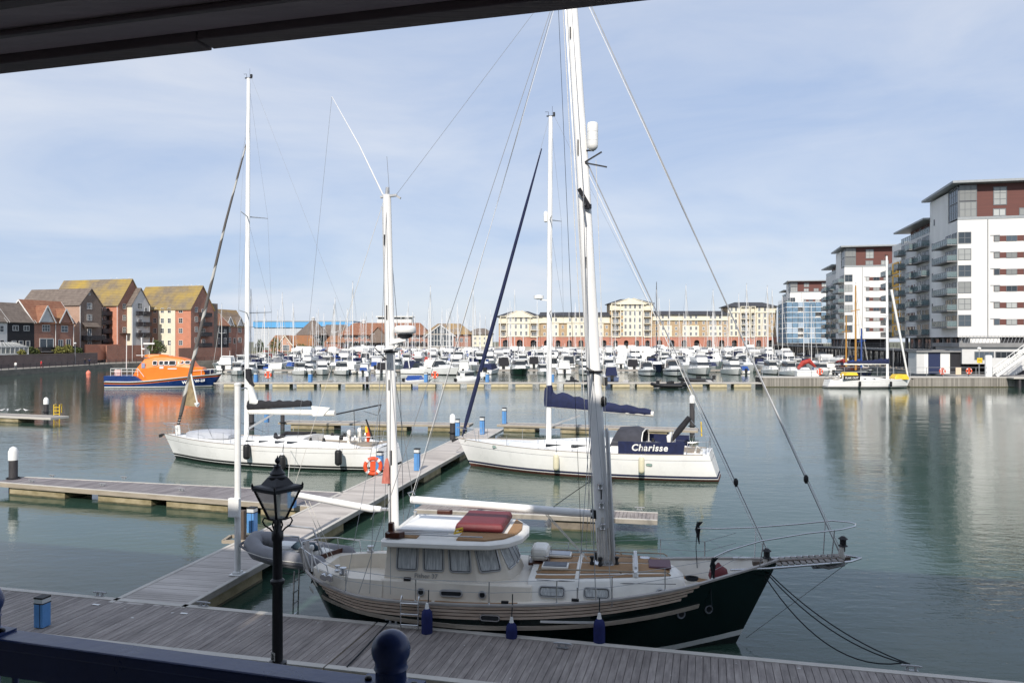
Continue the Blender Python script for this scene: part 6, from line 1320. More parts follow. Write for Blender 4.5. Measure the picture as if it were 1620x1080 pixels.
rend_w = M('white_render', (.74,.73,.70), .85, var=.07, scale=.5, stretch=(1,1,.3)); rend_c = M('cream_render', (.72,.67,.53), .85, var=.06, scale=.4); rend_g = M('pale_grey_render', (.58,.58,.57), .85, var=.05, scale=.5)
wboard = M('black_weatherboard', (.018,.018,.022), .7, var=.3, scale=2, stretch=(.3,.3,5)); whitef = M('white_window_frame', (.72,.72,.70), .4); greyf = M('grey_window_frame', (.16,.17,.18), .4)
t_lich = tiles('lichened_roof_tiles', (.15,.12,.09), (.22,.18,.13), .80, (.36,.25,.055)); t_lich2 = tiles('half_lichened_roof_tiles', (.17,.12,.085), (.24,.19,.14), .62, (.40,.24,.05)); t_grey = tiles('grey_brown_roof_tiles', (.12,.095,.08), (.19,.155,.13)); t_red = tiles('red_brown_roof_tiles', (.21,.085,.05), (.30,.15,.09), .3, (.25,.16,.06)); t_or = tiles('orange_roof_tiles', (.32,.13,.05), (.22,.12,.07), .4, (.36,.2,.05)); t_slate = tiles('dark_slate', (.035,.037,.045), (.06,.062,.07))
panel_r = M('red_brown_cladding', (.125,.045,.036), .6, var=.12, scale=.8, stretch=(.3,.3,4)); metal_g = M('grey_metal_roof', (.30,.32,.33), .5, .2, var=.1); conc_g = M('grey_concrete_wall', (.22,.22,.22), .85, var=.15, scale=.5); darkv = M('dark_cladding_and_shade', (.02,.02,.024), .6); blueg = M('balustrade_glass', (.20,.27,.28), .12, alpha=.55); railm = M('dark_railing', (.03,.03,.035), .5); steelg = M('grey_steel', (.3,.31,.32), .5, .3)  # the near-black serves dark walls and the painted shade below the tower
WM = {}
def win_mesh(w_, h_, cols, rows_, fr_, mf, mp_):
    k = (round(w_,2), round(h_,2), cols, rows_, fr_, mf.name, mp_.name)
    if k not in WM:
        m = MB(); b = fr_
        m.bx(-w_/2,-w_/2+b,-.07,0,0,h_); m.bx(w_/2-b,w_/2,-.07,0,0,h_); m.bx(-w_/2+b,w_/2-b,-.07,0,0,b); m.bx(-w_/2+b,w_/2-b,-.07,0,h_-b,h_)
        for i in range(1, cols): x = -w_/2+w_*i/cols; m.bx(x-b*.4,x+b*.4,-.06,-.01,b,h_-b)
        for j in range(1, rows_):
            z = h_*j/rows_
            for i in range(cols): m.bx(-w_/2+w_*i/cols+b*(1 if i == 0 else .4), -w_/2+w_*(i+1)/cols-b*(1 if i == cols-1 else .4), -.055,-.012,z-b*.35,z+b*.35)
        p = MB(); p.add([(-w_/2+b*.5,-.03,b*.5),(w_/2-b*.5,-.03,b*.5),(w_/2-b*.5,-.03,h_-b*.5),(-w_/2+b*.5,-.03,h_-b*.5)], [(0,1,2,3)])
        WM[k] = (m.mesh('window', mf), p.mesh('pane', mp_))
    return WM[k]
class Bd:
    def __init__(s, name, label, loc, rz, W=0, D=0, group=None, cat='building'):
        s.t = empty(name, (loc[0],loc[1],0), rz, label, cat, group); s.W = W; s.D = D; s.rz = rz; s.o = Vector((loc[0],loc[1],0)); s.dx = Vector((math.cos(rz),math.sin(rz),0)); s.dy = Vector((-math.sin(rz),math.cos(rz),0))
    def box(s, nm, x0,x1,y0,y1,z0,z1, mt, par=None, **k): m = MB(); m.bx(x0,x1,y0,y1,z0,z1); return m.build(nm, mt, par or s.t, **k)
    def u_front(s, px, y=0.):                  # local x on the plane y seen at photo column px
        r_ = (px-810)/FP; p = s.o+s.dy*y; return (r_*p.y-p.x)/(s.dx.x-r_*s.dx.y)
    def u_side(s, px, x=0.):                   # local y on the plane x
        r_ = (px-810)/FP; p = s.o+s.dx*x; return (r_*p.y-p.x)/(s.dy.x-r_*s.dy.y)
    def z(s, py, x, y=0.): p = s.o+s.dx*x+s.dy*y; return HC-(py-540)/FP*p.y
    def win(s, face, u, z, w_, h_, cols=2, rows_=1, fr_=.09, mf=None, mp_=None, off=0., at=0., nm='window'):
        a, p = win_mesh(w_, h_, cols, rows_, fr_, mf or whitef, mp_ or dglas2)
        loc, rz = {'f': ((u, at-off, z), 0), 'r': ((at+off, u, z), R(90)), 'l': ((at-off, u, z), R(-90)), 'b': ((u, at+off, z), R(180))}[face]
        o = put(nm, a, s.t, loc, rz); put('pane', p, o); return o
    def balcony(s, face, u0, u1, z, dep, at=0., mt=None, rail=None, slab=.2, solid=None):
        """slab with balustrade standing off a face"""
        m = MB(); r_ = MB(); g = MB()
        if face == 'f': bx_ = lambda q, a0,a1,b0,b1,z0,z1: q.bx(a0,a1,at-b1,at-b0,z0,z1)
        elif face == 'l': bx_ = lambda q, a0,a1,b0,b1,z0,z1: q.bx(at-b1,at-b0,a0,a1,z0,z1)
        else: bx_ = lambda q, a0,a1,b0,b1,z0,z1: q.bx(at+b0,at+b1,a0,a1,z0,z1)
        bx_(m, u0,u1,0,dep,z-slab,z); o = m.build('balcony', mt or conc_g, s.t)
        bx_(g, u0+.05,u1-.05,dep-.06,dep-.03,z+.08,z+1.0); bx_(g, u0+.02,u0+.05,.0,dep-.07,z+.08,z+1.0); bx_(g, u1-.05,u1-.02,.0,dep-.07,z+.08,z+1.0); g.build('balustrade', solid or blueg, o)
        bx_(r_, u0,u1,dep-.07,dep,z+1.0,z+1.08); bx_(r_, u0,u0+.06,0,dep-.07,z+1.0,z+1.08); bx_(r_, u1-.06,u1,0,dep-.07,z+1.0,z+1.08)
        n = max(2, int((u1-u0)/1.2))
        for i in range(n+1): u = lerp(u0+.03, u1-.03, i/n); bx_(r_, u-.025,u+.025,dep-.05,dep-.0,z,z+1.0)
        r_.build('handrail', rail or greyf, o)
def gabled(name, label, loc, rz, Lx, w_, zb, ze, zr, wf, wg, rm, group=None, over=.4, barge=True, cat='building', thick=.2):
    B = Bd(name, label, loc, rz, Lx, w_, group, cat)
    m = MB(); m.add([(-Lx,0,zb),(0,0,zb),(0,0,ze),(-Lx,0,ze)], [(0,1,2,3)], 0); m.add([(-Lx,w_,zb),(0,w_,zb),(0,w_,ze),(-Lx,w_,ze)], [(3,2,1,0)], 0)
    m.add([(0,0,zb),(0,w_,zb),(0,w_,ze),(0,w_/2,zr-.05),(0,0,ze)], [(0,1,2,3,4)], 1); m.add([(-Lx,0,zb),(-Lx,w_,zb),(-Lx,w_,ze),(-Lx,w_/2,zr-.05),(-Lx,0,ze)], [(4,3,2,1,0)], 1); m.build('wall', [wf, wg], B.t)
    sl = (zr-ze)/(w_/2); m = MB()
    for s_ in (0,1):
        y0, y1 = (-over, w_/2) if s_ == 0 else (w_+over, w_/2)
        z0 = ze-over*sl; a = [(-Lx-.3,y0,z0),(.3,y0,z0),(.3,y1,zr),(-Lx-.3,y1,zr)]
        if s_: a = a[::-1]
        vs = [Vector(p)+Vector((0,0,thick*(1.0))) for p in a]+[Vector(p) for p in a]; m.add(vs, [(0,1,2,3),(7,6,5,4),(0,4,5,1),(1,5,6,2),(2,6,7,3),(3,7,4,0)])
    m.build('roof', rm, B.t)
    if barge:
        m = MB()
        for x in (.33,-Lx-.33):
            for y0 in (-over, w_+over): m.beam((x,y0,ze-over*sl+.02),(x,w_/2,zr+.02),.07,.30)
        m.build('bargeboard', whitef, B.t)
    return B
RL = R(-16.9)
S5 = 1.05
def L_(px, Y): return (atpx(px, Y), Y)
# --- A
A_ = gabled('gabled_block', 'brown gabled waterfront block with pink brick flank, left of the orange wall', L_(127,215), RL, 21, 7.4, 1.2, 17.3, 21.6, b_buff, b_dk, t_grey, 'gabled waterfront blocks', barge=False)
yc = 3.1
for py in (489,507): A_.win('r', yc, A_.z(py,0,yc), 1.7, 1.7, 3, 2)
for py, h in ((531,2.0),(547,1.9)): A_.win('r', yc, A_.z(py,0,yc), 1.4, h, 2, 1)
A_.win('r', yc, A_.z(467,0,3.6), .6, .6, 1, 1)
m = MB(); m.slab([(0,.6,A_.z(510,0,2)),(0,5.8,A_.z(510,0,2)),(1.3,5.8,A_.z(517,0,2)),(1.3,.6,A_.z(517,0,2))][::-1], .12); m.build('porch_roof', t_grey, A_.t)
A_.balcony('r', .4, 7.0, A_.z(537,0,3), 1.7, mt=railm, solid=railm, rail=railm)
A_.box('recessed_bay', -6,-.9,7.4,11.2,1.2,16.6, wboard)
for py in (492,506,520,535): A_.balcony('r', 7.6, 11.0, A_.z(py+6,0,9), 1.2, at=-.9, mt=railm, solid=railm, rail=railm); A_.win('r', 9.2, A_.z(py+5,0,9), 1.3, 2.0, 2, 1, at=-.9)
m = MB(); m.tube([(.08,-.12,1.3),(.08,-.12,17)], .09, 6); m.build('downpipe', whitef, A_.t)
# --- B
B_ = gabled('gabled_block', 'tallest gabled block with yellow lichened roof and orange side wall', L_(187,225), RL, 25, 10.5, 1.2, 17.7, 25.2, b_or, b_red, t_lich, 'gabled waterfront blocks', barge=False)
for py in (489,507,526): B_.win('r', 2.3, B_.z(py,0,2.3), 1.2, 1.6, 2, 2)
m = MB(); m.tube([(-.25,-.1,1.3),(-.25,-.1,17.5)], .09, 6); m.build('downpipe', whitef, B_.t)
m = MB()
for y, w__ in ((3.5,.9),(5,.8)): m.bx(.0,1.3,.6,4.6,9.2,9.35)
m.build('lean_to_roof', t_grey, B_.t)
# --- C
C_ = gabled('gabled_block', 'narrow white gabled block with black balconies', (-110.5,227.7), RL, 2.4, 7.0, 1.2, 17.8, 22.6, rend_c, rend_g, t_grey, 'gabled waterfront blocks', barge=False)
yc = 3.2
C_.win('r', yc, C_.z(489,0,yc), 1.8, 1.8, 3, 2, mf=whitef)
for py in (498,515,532):
    C_.balcony('r', 1.7, 3.4, C_.z(py,0,yc), 1.0, mt=railm, solid=railm, rail=railm); C_.balcony('r', 4.6, 6.9, C_.z(py,0,yc), 1.0, mt=railm, solid=railm, rail=railm)
    if py > 498: C_.win('r', yc, C_.z(py+1,0,yc), 1.5, 2.1, 2, 1)
C_.win('r', 5.6, C_.z(497,0,yc), 1.2, 2.0, 2, 1)
for y in (.12, 7.0): m = MB(); m.tube([(.1,y,1.3),(.1,y,17.6)], .09, 6); m.build('downpipe', whitef, C_.t)
# --- D
D_ = gabled('gabled_block', 'right-hand gabled block with lichened roof, cream and orange front bays', L_(302,236), RL, 21, 10.5, 1.2, 17.0, 24.0, b_or, b_red, t_lich, 'gabled waterfront blocks', barge=False)
x1_, x0_ = D_.u_front(277,-.25), D_.u_front(250,-.25)
D_.box('cream_bay', x0_, x1_, -.25, -.003, 1.2, 16.7, rend_c); D_.box('brown_bay', D_.u_front(232,-.1), x0_-.002, -.12, -.003, 1.2, 16.8, b_buff)
for py in (495,511,527,546):
    for px_ in (257,268,286,245):
        at_ = -.25 if px_ in (257,268) else (-.12 if px_ == 245 else 0)
        u = D_.u_front(px_, at_); D_.win('f', u, D_.z(py,u,at_), 1.2 if px_ != 286 else 1.4, 1.5, 2, 2, at=at_)
for py in (494,509,525,542): D_.win('r', 2.4, D_.z(py,0,2.4), 1.3, 1.6, 2, 2); D_.balcony('r', 3.6, 8.2, D_.z(py+6,0,5), 1.3, mt=railm, solid=railm, rail=railm); D_.win('r', 5.6, D_.z(py+5,0,5), 1.5, 2.0, 2, 1)
D_.box('dark_wing', -8,-1.2,10.5,14.0,1.2,19.0, b_dk)
# chimneys and gulls along the ridges
for Bq, xs_ in ((B_,(-1.0,-3.2,-5.4,-7.4)),(D_,(-1.2,-2.4,-4.0,-5.0,-6.6,-9.0,-11.0))):
    for k, x in enumerate(xs_):
        p = Bq.o+Bq.dx*x+Bq.dy*(Bq.D/2); zz = 25.4 if Bq is B_ else 24.2
        gull(p.x, p.y, zz, k*1.3, f'gull on the ridge of the {"tallest" if Bq is B_ else "right-hand"} gabled roof, {ordw(len(xs_)-0-(len(xs_)-1-k)) } from its right end', 1.3)
# --- E and small black house
E0 = gabled('town_house', 'black boarded house with brown roof between the gabled block and the two-gablet house', L_(362,268), RL+R(90), 9, 8, 1.2, 12.6, 16.4, wboard, wboard, t_red, 'town houses on the quay', barge=True)
for k, x in enumerate((-2,-5.5)): E0.win('f', x, 9.8, 1.3, 1.3, 2, 2); E0.win('f', x, 6.2, 1.4, 2.0, 2, 1)
E_ = gabled('town_house', 'brick house with lichened roof and two grey gablets', L_(388,285), RL+R(90), 15, 8, 1.2, 12.6, 18.2, b_red, b_red, t_lich2, 'town houses on the quay')
def gablet(Bq, x, wd_, z0, z1, mt=None, rm=None, dep=3.0):
    m = MB(); m.add([(x-wd_/2,-.3,z0),(x+wd_/2,-.3,z0),(x,-.3,z1)], [(0,1,2)]); m.build('gablet', mt or rend_g, Bq.t)
    m = MB(); 
    for s_ in (-1,1): vs = [(x+s_*(wd_/2+.25),-.55,z0-.2),(x,-.55,z1+.15),(x,dep,z1+.15),(x+s_*(wd_/2+.25),dep,z0-.2)]; m.slab(vs if s_ > 0 else vs[::-1], .14)
    m.build('gablet_roof', rm or t_red, Bq.t)
    m = MB()
    for s_ in (-1,1): m.beam((x+s_*(wd_/2+.3),-.62,z0-.2),(x,-.62,z1+.12),.08,.28)
    m.build('bargeboard', whitef, Bq.t)
for x in (-3.2,-9.2): gablet(E_, x, 3.6, 12.6, 15.6, rend_g, t_grey); E_.win('f', x, 10.2, 1.9, 1.8, 2, 2); E_.win('f', x, 6.6, 1.9, 1.8, 2, 2)
for x in (-6.2,-12.6): E_.win('f', x, 6.2, 1.2, 2.0, 1, 1)
# --- F terrace at the far left
RF = RL+R(90)
fe = Vector(L_(117, 207)); gd = Vector((.29,.957))
F3 = gabled('town_house', 'red brick house with two white-edged gablets and red-brown roof', fe, RF, 12.0, 9.5, 1.2, 11.9, 17.4, b_red, b_red, t_red, 'town houses on the quay')
for x, gz_ in ((-2.9,15.3),(-8.6,15.9)): gablet(F3, x, 3.8 if x > -5 else 4.4, 11.9, gz_, b_red if x > -5 else rend_g, t_red)
F3.win('f', -8.6, 9.5, 2.3, 1.7, 3, 2); F3.win('f', -3.0, 9.4, 2.1, 1.7, 2, 2); F3.win('f', -8.4, 4.9, 4.2, 2.9, 2, 1, .16); F3.win('f', -4.2, 5.6, 1.5, 1.9, 2, 1); F3.win('f', -1.8, 4.7, 1.5, 2.9, 2, 1)
F3.balcony('f', -5.4, -.3, 4.7, 1.5, mt=railm, solid=railm, rail=railm); F3.balcony('f', -11, -5.8, 4.5, 1.3, mt=conc_g, solid=railm, rail=railm)
m = MB(); m.tube([(-5.8,-.1,1.3),(-5.8,-.1,11.7)], .09, 6); m.tube([(-.2,-.1,1.3),(-.2,-.1,11.7)], .09, 6); m.build('downpipe', whitef, F3.t)
f2 = fe-gd*12.02
F2 = gabled('town_house', 'black boarded house with brown roof at the far left', f2, RF, 7.4, 9.0, 1.2, 11.9, 16.4, wboard, wboard, t_grey, 'town houses on the quay')
for x in (-2.2,-5.2): F2.win('f', x, 9.6, 1.6, 1.3, 2, 1)
for x in (-1.8,-3.7,-5.6): F2.win('f', x, 4.8, 1.2, 2.4, 1, 1)
f1 = f2-gd*7.42
F1 = gabled('town_house', 'white rendered house cut by the left edge of the view', f1, RF, 8.5, 9.0, 1.2, 11.9, 16.6, rend_g, rend_g, t_grey, 'town houses on the quay')
for x in (-1.9,-5.5): F1.win('f', x, 9.2, 2.0, 1.6, 2, 2); F1.win('f', x, 4.6, 2.2, 2.8, 2, 2)
# terrace, garden walls, conservatory
m = MB(); m.prism([(-140,150),(-110.5,150),(-111.0,170),(-109.5,205),(-128,210)], 1.16, 3.7); m.build('garden_terrace', M('garden_soil', (.06,.07,.035), .95, col2=(.12,.10,.06), scale=.8), kind='structure')
m = MB(); m.beam((-110.2,150,2.55),(-110.7,170,2.55),.35,2.8); m.beam((-110.7,170,2.55),(-109.1,206,2.55),.35,2.8); o = m.build('garden_wall', b_pur, label='long low purple brick wall along the left promenade', cat='wall')
m = MB(); m.beam((-110.2,150,4.0),(-110.7,170,4.0),.45,.12); m.beam((-110.7,170,4.0),(-109.1,206,4.0),.45,.12); m.build('coping', b_dk, o)
pA = Vector((A_.o.x, A_.o.y)); m = MB(); a_ = A_.o+A_.dx*2.6+A_.dy*-1.0; b_2 = A_.o+A_.dx*2.6+A_.dy*11.5; m.beam((a_.x,a_.y,4.0),(b_2.x,b_2.y,4.0),.35,4.4); o = m.build('planter_wall', b_or, label='orange brick terrace wall below the brown gabled block', cat='wall')
a_ = B_.o+B_.dx*1.6+B_.dy*-6; b_2 = B_.o+B_.dx*1.6+B_.dy*8; m = MB(); m.beam((a_.x,a_.y,3.6),(b_2.x,b_2.y,3.6),.35,4.6); o = m.build('planter_wall', b_red, label='red brick terrace wall below the tallest gabled block', cat='wall')
a_ = D_.o+D_.dx*2.2+D_.dy*-8; b_2 = D_.o+D_.dx*2.2+D_.dy*16; m = MB(); m.beam((a_.x,a_.y,3.2),(b_2.x,b_2.y,3.2),.35,3.8); o = m.build('planter_wall', b_red, label='red brick terrace wall below the right-hand gabled block', cat='wall')
t = empty('conservatory', (*L_(20,186),3.7), RF, 'white conservatory behind the garden wall at far left', 'conservatory')
m = MB(); 
for i in range(8):
    x = -4.2+1.2*i; m.bx(x-.06,x+.06,-.06,.06,0,2.0); m.beam((x,0,2.0),(lerp(x,0,.5),1.9,3.1),.08,.08)
m.bx(-4.3,4.3,-.1,.1,0,.5); m.bx(-4.3,4.3,-.08,.08,1.95,2.1); m.beam((-2.1,1.9,3.1),(2.1,1.9,3.1),.12,.12); m.build('frame', whitef, t)
m = MB(); m.add([(-4.2,0,2.05),(4.2,0,2.05),(2.1,1.9,3.07),(-2.1,1.9,3.07)], [(0,1,2,3)]); m.add([(-4.2,.02,.5),(4.2,.02,.5),(4.2,.02,1.95),(-4.2,.02,1.95)], [(0,1,2,3)]); m.build('glazing', wglass, t)
# garden bushes, real leaf clumps
leafm = M('bush_leaves', (.035,.065,.018), .7, rnd=.3, col2=(.10,.12,.035), scale=1.5); barkm = M('bark', (.10,.075,.05), .9, var=.3)
def bush(x, y, z0, rx, ry, rz_, n, label, name='shrub', trunk=0, mt=None, cat='shrub', group='garden shrubs'):
    m = MB(); rnd_ = random.Random(int(x*13+y*7))
    for _ in range(n):
        while True:
            p = Vector((rnd_.uniform(-1,1), rnd_.uniform(-1,1), rnd_.uniform(-1,1)))
            if .35 < p.length < 1+.18*math.sin(5*p.x+3*p.z): break
        c = Vector((p.x*rx, p.y*ry, z0+trunk+rz_*(1+p.z*.98))); s_ = rnd_.uniform(.10,.26)*(1+rx*.12)
        a = Vector((rnd_.uniform(-1,1),rnd_.uniform(-1,1),rnd_.uniform(-.6,1))).normalized()*s_; b = a.cross(Vector((rnd_.uniform(-1,1),rnd_.uniform(-1,1),rnd_.uniform(-1,1)))).normalized()*s_*.8
        m.add([c-a,c+b*.8,c+a,c-b*.8], [(0,1,2,3)])
    t = empty(name, (x,y,0), 0, label, cat, group); m.build('foliage', mt or leafm, t)
    k = MB(); k.tube([(0,0,z0),(.05,0,z0+trunk+rz_*.9)], [.09+trunk*.03,.04], 6)
    for q in range(4): a = q*1.6; k.tube([(0,0,z0+trunk*.7+.2),(rx*.5*math.cos(a),ry*.5*math.sin(a),z0+trunk+rz_)], .03, 4)
    k.build('stems', barkm, t)
yl_ = M('yellowish_leaves', (.14,.15,.03), .7, col2=(.22,.2,.06), scale=2)
for k, (px_, Y, rx, h, mt_, lb_) in enumerate(((50,193,1.4,1.0,leafm,'dark green shrub right of the conservatory'),(58,195,.8,.8,yl_,'small shrub below the big patio window'),(95,200,1.7,1.1,yl_,'yellowish shrub below the double door balcony'),(108,202,1.5,1.3,yl_,'tall yellowish shrub behind the garden wall'),(124,204,1.2,.9,leafm,'dark round shrub at the right end of the garden wall'),(35,186,.9,.7,yl_,'low pale shrub beside the conservatory'))):
    bush(atpx(px_,Y), Y, 3.7, rx, rx*.8, h, 420, lb_, mt=mt_)
bush(*L_(250,231), 3.4, 3.0, 1.6, 2.0, 700, 'dark green shrub below the cream bays', group='garden shrubs')
for k, (px_, Y, rx, h, tr, lb_) in enumerate(((478,340,4.2,2.4,0,'large round green shrub on the far left quay'),(497,350,3.4,1.9,0,'second round green shrub on the far left quay'),(383,290,2.0,2.4,1.0,'green tree in front of the two-gablet house'),(412,300,1.8,2.6,1.4,'small bare-looking tree right of the two-gablet house'),(437,310,2.6,2.9,1.6,'small pale green tree in front of the low orange-roofed hall'),(520,352,2.6,1.5,0,'low green shrub right of the round ones'))):
    bush(min(atpx(px_,Y), -88), Y, 1.2, rx, rx*.8, h, 700, lb_, name='small_tree' if tr else 'shrub', trunk=tr, cat='tree' if tr else 'shrub', group=None)
# promenade railing on the left, lamp posts, people, buoy
QL = [(-104,100),(-104,165),(-105,205),(-99,226),(-85,250),(-86,300),(-88,391)]
t = empty('promenade_railing', (0,0,0), 0, 'black railing along the edge of the left promenade', 'railing')
for (a, b) in zip(QL[:-1], QL[1:]):
    a = Vector((*a,1.15)); b = Vector((*b,1.15)); a.x -= .4; b.x -= .4; d = b-a; n = max(1,int(d.length/2.4))
    m = MB()
    for z in (.45,.8,1.1): m.tube([a+Vector((0,0,z)), b+Vector((0,0,z))], .03, 4)
    m.build('rail', railm, t)
    for i in range(n): p = a.lerp(b, i/n); m = MB(); m.bx(p.x-.04,p.x+.04,p.y-.04,p.y+.04,1.15,2.3); m.build('post', railm, t)
def lamp(x, y, z, h, label, dbl=False):
    t = empty('lamp_post', (x,y,z), 0, label, 'lamp post', 'slender lamp posts')
    m = MB(); m.tube([(0,0,0),(0,0,h)], [.09,.05], 6); m.build('pole', steelg, t); m = MB(); m.lathe((0,0,h), [(.05,0),(.28,.1),(.3,.25),(.1,.4)], 10); m.build('lamp_head', whitep, t)
for px_, Y, lb_ in ((119,196,'thin lamp post on the left promenade before the brick house'),(269,228,'thin lamp post before the cream bays'),(455,330,'thin lamp post on the far left quay'),(518,352,'lamp post with white head before the long brown roofs')):
    p = L_(px_, Y); lamp(p[0]-.0, Y, 1.15, 5.2, lb_)
# ---------------------------------------------------------------- retail buildings at the far left corner of the harbour
def hip(name, label, x0, x1, y0, y1, zb, ze, zr, wm, rm, inx=None, over=.8, group=None, parent=None):
    """axis-aligned block with hipped roof; inx = how far the ridge ends are set in"""
    inx = (y1-y0)/2 if inx is None else inx
    t = parent or empty(name, (x0, y0, 0), 0, label, 'building', group); ox, oy = (x0, y0) if parent is None else (parent.location.x, parent.location.y)
    m = MB(); m.bx(x0-ox,x1-ox,y0-oy,y1-oy,zb,ze); m.build('wall', wm, t)
    a, b, c, d = x0-ox-over, x1-ox+over, y0-oy-over, y1-oy+over; ym = (c+d)/2; z = ze-.05
    m = MB(); vs = [(a,c,z),(b,c,z),(b,d,z),(a,d,z),(a+inx,ym,zr),(b-inx,ym,zr),(a,c,z-.25),(b,c,z-.25),(b,d,z-.25),(a,d,z-.25)]
    m.add(vs, [(0,1,5,4),(1,2,5),(2,3,4,5),(3,0,4),(6,7,1,0),(7,8,2,1),(8,9,3,2),(9,6,0,3),(9,8,7,6)]); m.build('roof', rm, t)
    return t
def X4(px, Y): return (px-810)/FP*Y
def Z4(py, Y): return HC-(py-540)/FP*Y
def boxw(t, nm, x, y, z, w_, h_, cols=2, rows_=1, fr_=.1, mf=None, mp_=None):
    a, p = win_mesh(w_, h_, cols, rows_, fr_, mf or whitef, mp_ or dglas2); o = put(nm, a, t, (x, y, z)); put('pane', p, o); return o
salmon = M('salmon_render', (.50,.29,.20), .85, var=.08, scale=.6); teal = M('grey_green_cladding', (.10,.16,.155), .7, var=.15, scale=1, stretch=(1,1,6))
blu_r = M('bright_blue_roof', (.10,.34,.62), .45, var=.06); shedw = M('pale_shed_cladding', (.45,.48,.52), .6, var=.05, stretch=(6,1,1))
Y = 640; t = empty('warehouse', (X4(402,Y), Y, 0), 0, 'big pale warehouse with bright blue roof behind the low orange hall', 'warehouse')
w_ = X4(560,Y)-X4(402,Y); wl = X4(488,Y)-X4(402,Y)
m = MB(); m.bx(0,w_,0,40,2,Z4(517,Y)); m.build('wall', shedw, t)
m = MB(); m.bx(-.5,wl,-1,40,Z4(518,Y),Z4(509,Y)); m.bx(wl,w_,-1.4,40,Z4(516,Y),Z4(509,Y)); m.build('fascia', blu_r, t); m = MB(); m.bx(0,w_,-1.2,41,Z4(508.9,Y),Z4(507.5,Y)); m.build('roof', metal_g, t)
Y = 610; t = empty('flat_roofed_block', (X4(597,Y), Y, 0), 0, 'white flat-roofed upper block showing above the long brown roofs', 'building')
m = MB(); m.bx(0,X4(651,Y)-X4(597,Y),0,14,2,Z4(505,Y)); m.build('wall', rend_w, t); m = MB(); m.bx(-1,X4(651,Y)-X4(597,Y)+1,-1,15,Z4(501.5,Y),Z4(500,Y)); m.build('roof', rend_w, t)
for k in range(9): boxw(t, 'window', 2+k*2.9, 0, Z4(504.8,Y), 2.3, 1.5, 2, 1, .12, greyf)
m = MB(); m.bx(.3,X4(651,Y)-X4(597,Y)-.3,.5,13.5,Z4(505,Y),Z4(501.5,Y)); m.build('upper_wall', greyf, t)
# low orange-roofed hall with gable
Y = 404; x0, x1 = X4(426,Y), X4(494,Y)
t = hip('low_hall', 'low salmon hall with orange tiled roof and a small white-edged gable', x0, x1, Y, Y+12, 2, Z4(546,Y), Z4(530,Y), salmon, t_or, inx=2)
gx = X4(453,Y)-x0
m = MB(); gz0, gz1 = Z4(545,Y), Z4(531.5,Y); m.bx(gx-3.4,gx+3.4,-2.5,-.002,2,gz0); m.add([(gx-3.4,-2.5,gz0),(gx+3.4,-2.5,gz0),(gx,-2.5,gz1)], [(0,1,2)]); m.build('gable_wall', salmon, t)
m = MB(); m.slab([(gx-4.1,-2.9,gz0-.6),(gx,-2.9,gz1+.2),(gx,6,gz1+.2),(gx-4.1,6,gz0-.6)][::-1], .2); m.slab([(gx+4.1,-2.9,gz0-.6),(gx,-2.9,gz1+.2),(gx,6,gz1+.2),(gx+4.1,6,gz0-.6)], .2); m.build('gable_roof', t_or, t)
m = MB(); m.beam((gx-4.1,-3,gz0-.6),(gx,-3,gz1+.2),.12,.4); m.beam((gx+4.1,-3,gz0-.6),(gx,-3,gz1+.2),.12,.4); m.build('bargeboard', rend_c, t)
boxw(t, 'window', gx+.6, -2.5, 2.3, 3.2, 2.9, 3, 2, .12, whitef)
for px_ in (472,): boxw(t, 'window', X4(px_,Y)-x0, 0, 2.3, .8, 2.4, 1, 1)
# octagonal market building with cupola
Y = 420; cx0 = X4(489.5,Y); t = empty('octagonal_pavilion', (cx0, Y+8, 0), 0, 'grey-green pavilion with a pointed octagonal roof and cupola', 'building')
m = MB(); m.lathe((0,0,2), [(6.6,0),(6.6,Z4(528,Y)-2)], 8, rot=R(22.5), sm=False); m.build('wall', teal, t)
m = MB(); m.lathe((0,0,0), [(9.6,Z4(530,Y)),(9.6,Z4(529.5,Y)),(1.0,Z4(506,Y))], 8, rot=R(22.5), sm=False); m.build('roof', t_grey, t)
m = MB(); m.lathe((0,0,Z4(507,Y)), [(.9,0),(.9,1.4),(1.3,1.5),(.2,2.3)], 8, sm=False); m.build('cupola', rend_g, t)
for k in range(4): boxw(t, 'window', -4.5+3*k, -6.25, Z4(541,Y), 1.3, 1.8, 2, 1)
# lower wings
Y = 424; t = hip('grey_roofed_wing', 'low wing with grey tiled roof right of the octagonal pavilion', X4(511,Y), X4(543,Y), Y+2, Y+14, 2, Z4(531,Y), Z4(513,Y), b_red, t_grey, inx=.5)
for k in range(4): boxw(t, 'window', 1.5+2.6*k, 0, Z4(542,Y), 1.4, 2.0, 2, 1)
Y = 418; t = hip('orange_roofed_shed', 'small orange-roofed building in front of the grey-roofed wing', X4(520,Y), X4(548,Y), Y-6, Y+3, 2, Z4(541,Y), Z4(531,Y), b_red, t_or, inx=2)
Y = 414; x0, x1 = X4(541,Y), X4(675,Y)
t = hip('long_brown_roofed_building', 'long brick building under broad brown hipped roofs behind the left moorings', x0, x1, Y, Y+17, 2, Z4(529,Y), Z4(510,Y), b_red, t_red, inx=6, over=1.6)
for px_ in (599,):
    gx = X4(px_,Y)-x0; gz0, gz1 = Z4(531,Y), Z4(518,Y)
    m = MB(); m.add([(gx-4,-2,gz0),(gx+4,-2,gz0),(gx,-2,gz1)], [(0,1,2)]); m.bx(gx-4,gx+4,-2,0,5,gz0); m.build('gable_wall', b_dk, t)
    m = MB(); m.slab([(gx-4.9,-2.5,gz0-.7),(gx,-2.5,gz1+.2),(gx,8,gz1+.2),(gx-4.9,8,gz0-.7)][::-1], .25); m.slab([(gx+4.9,-2.5,gz0-.7),(gx,-2.5,gz1+.2),(gx,8,gz1+.2),(gx+4.9,8,gz0-.7)], .25); m.build('gable_roof', t_red, t)
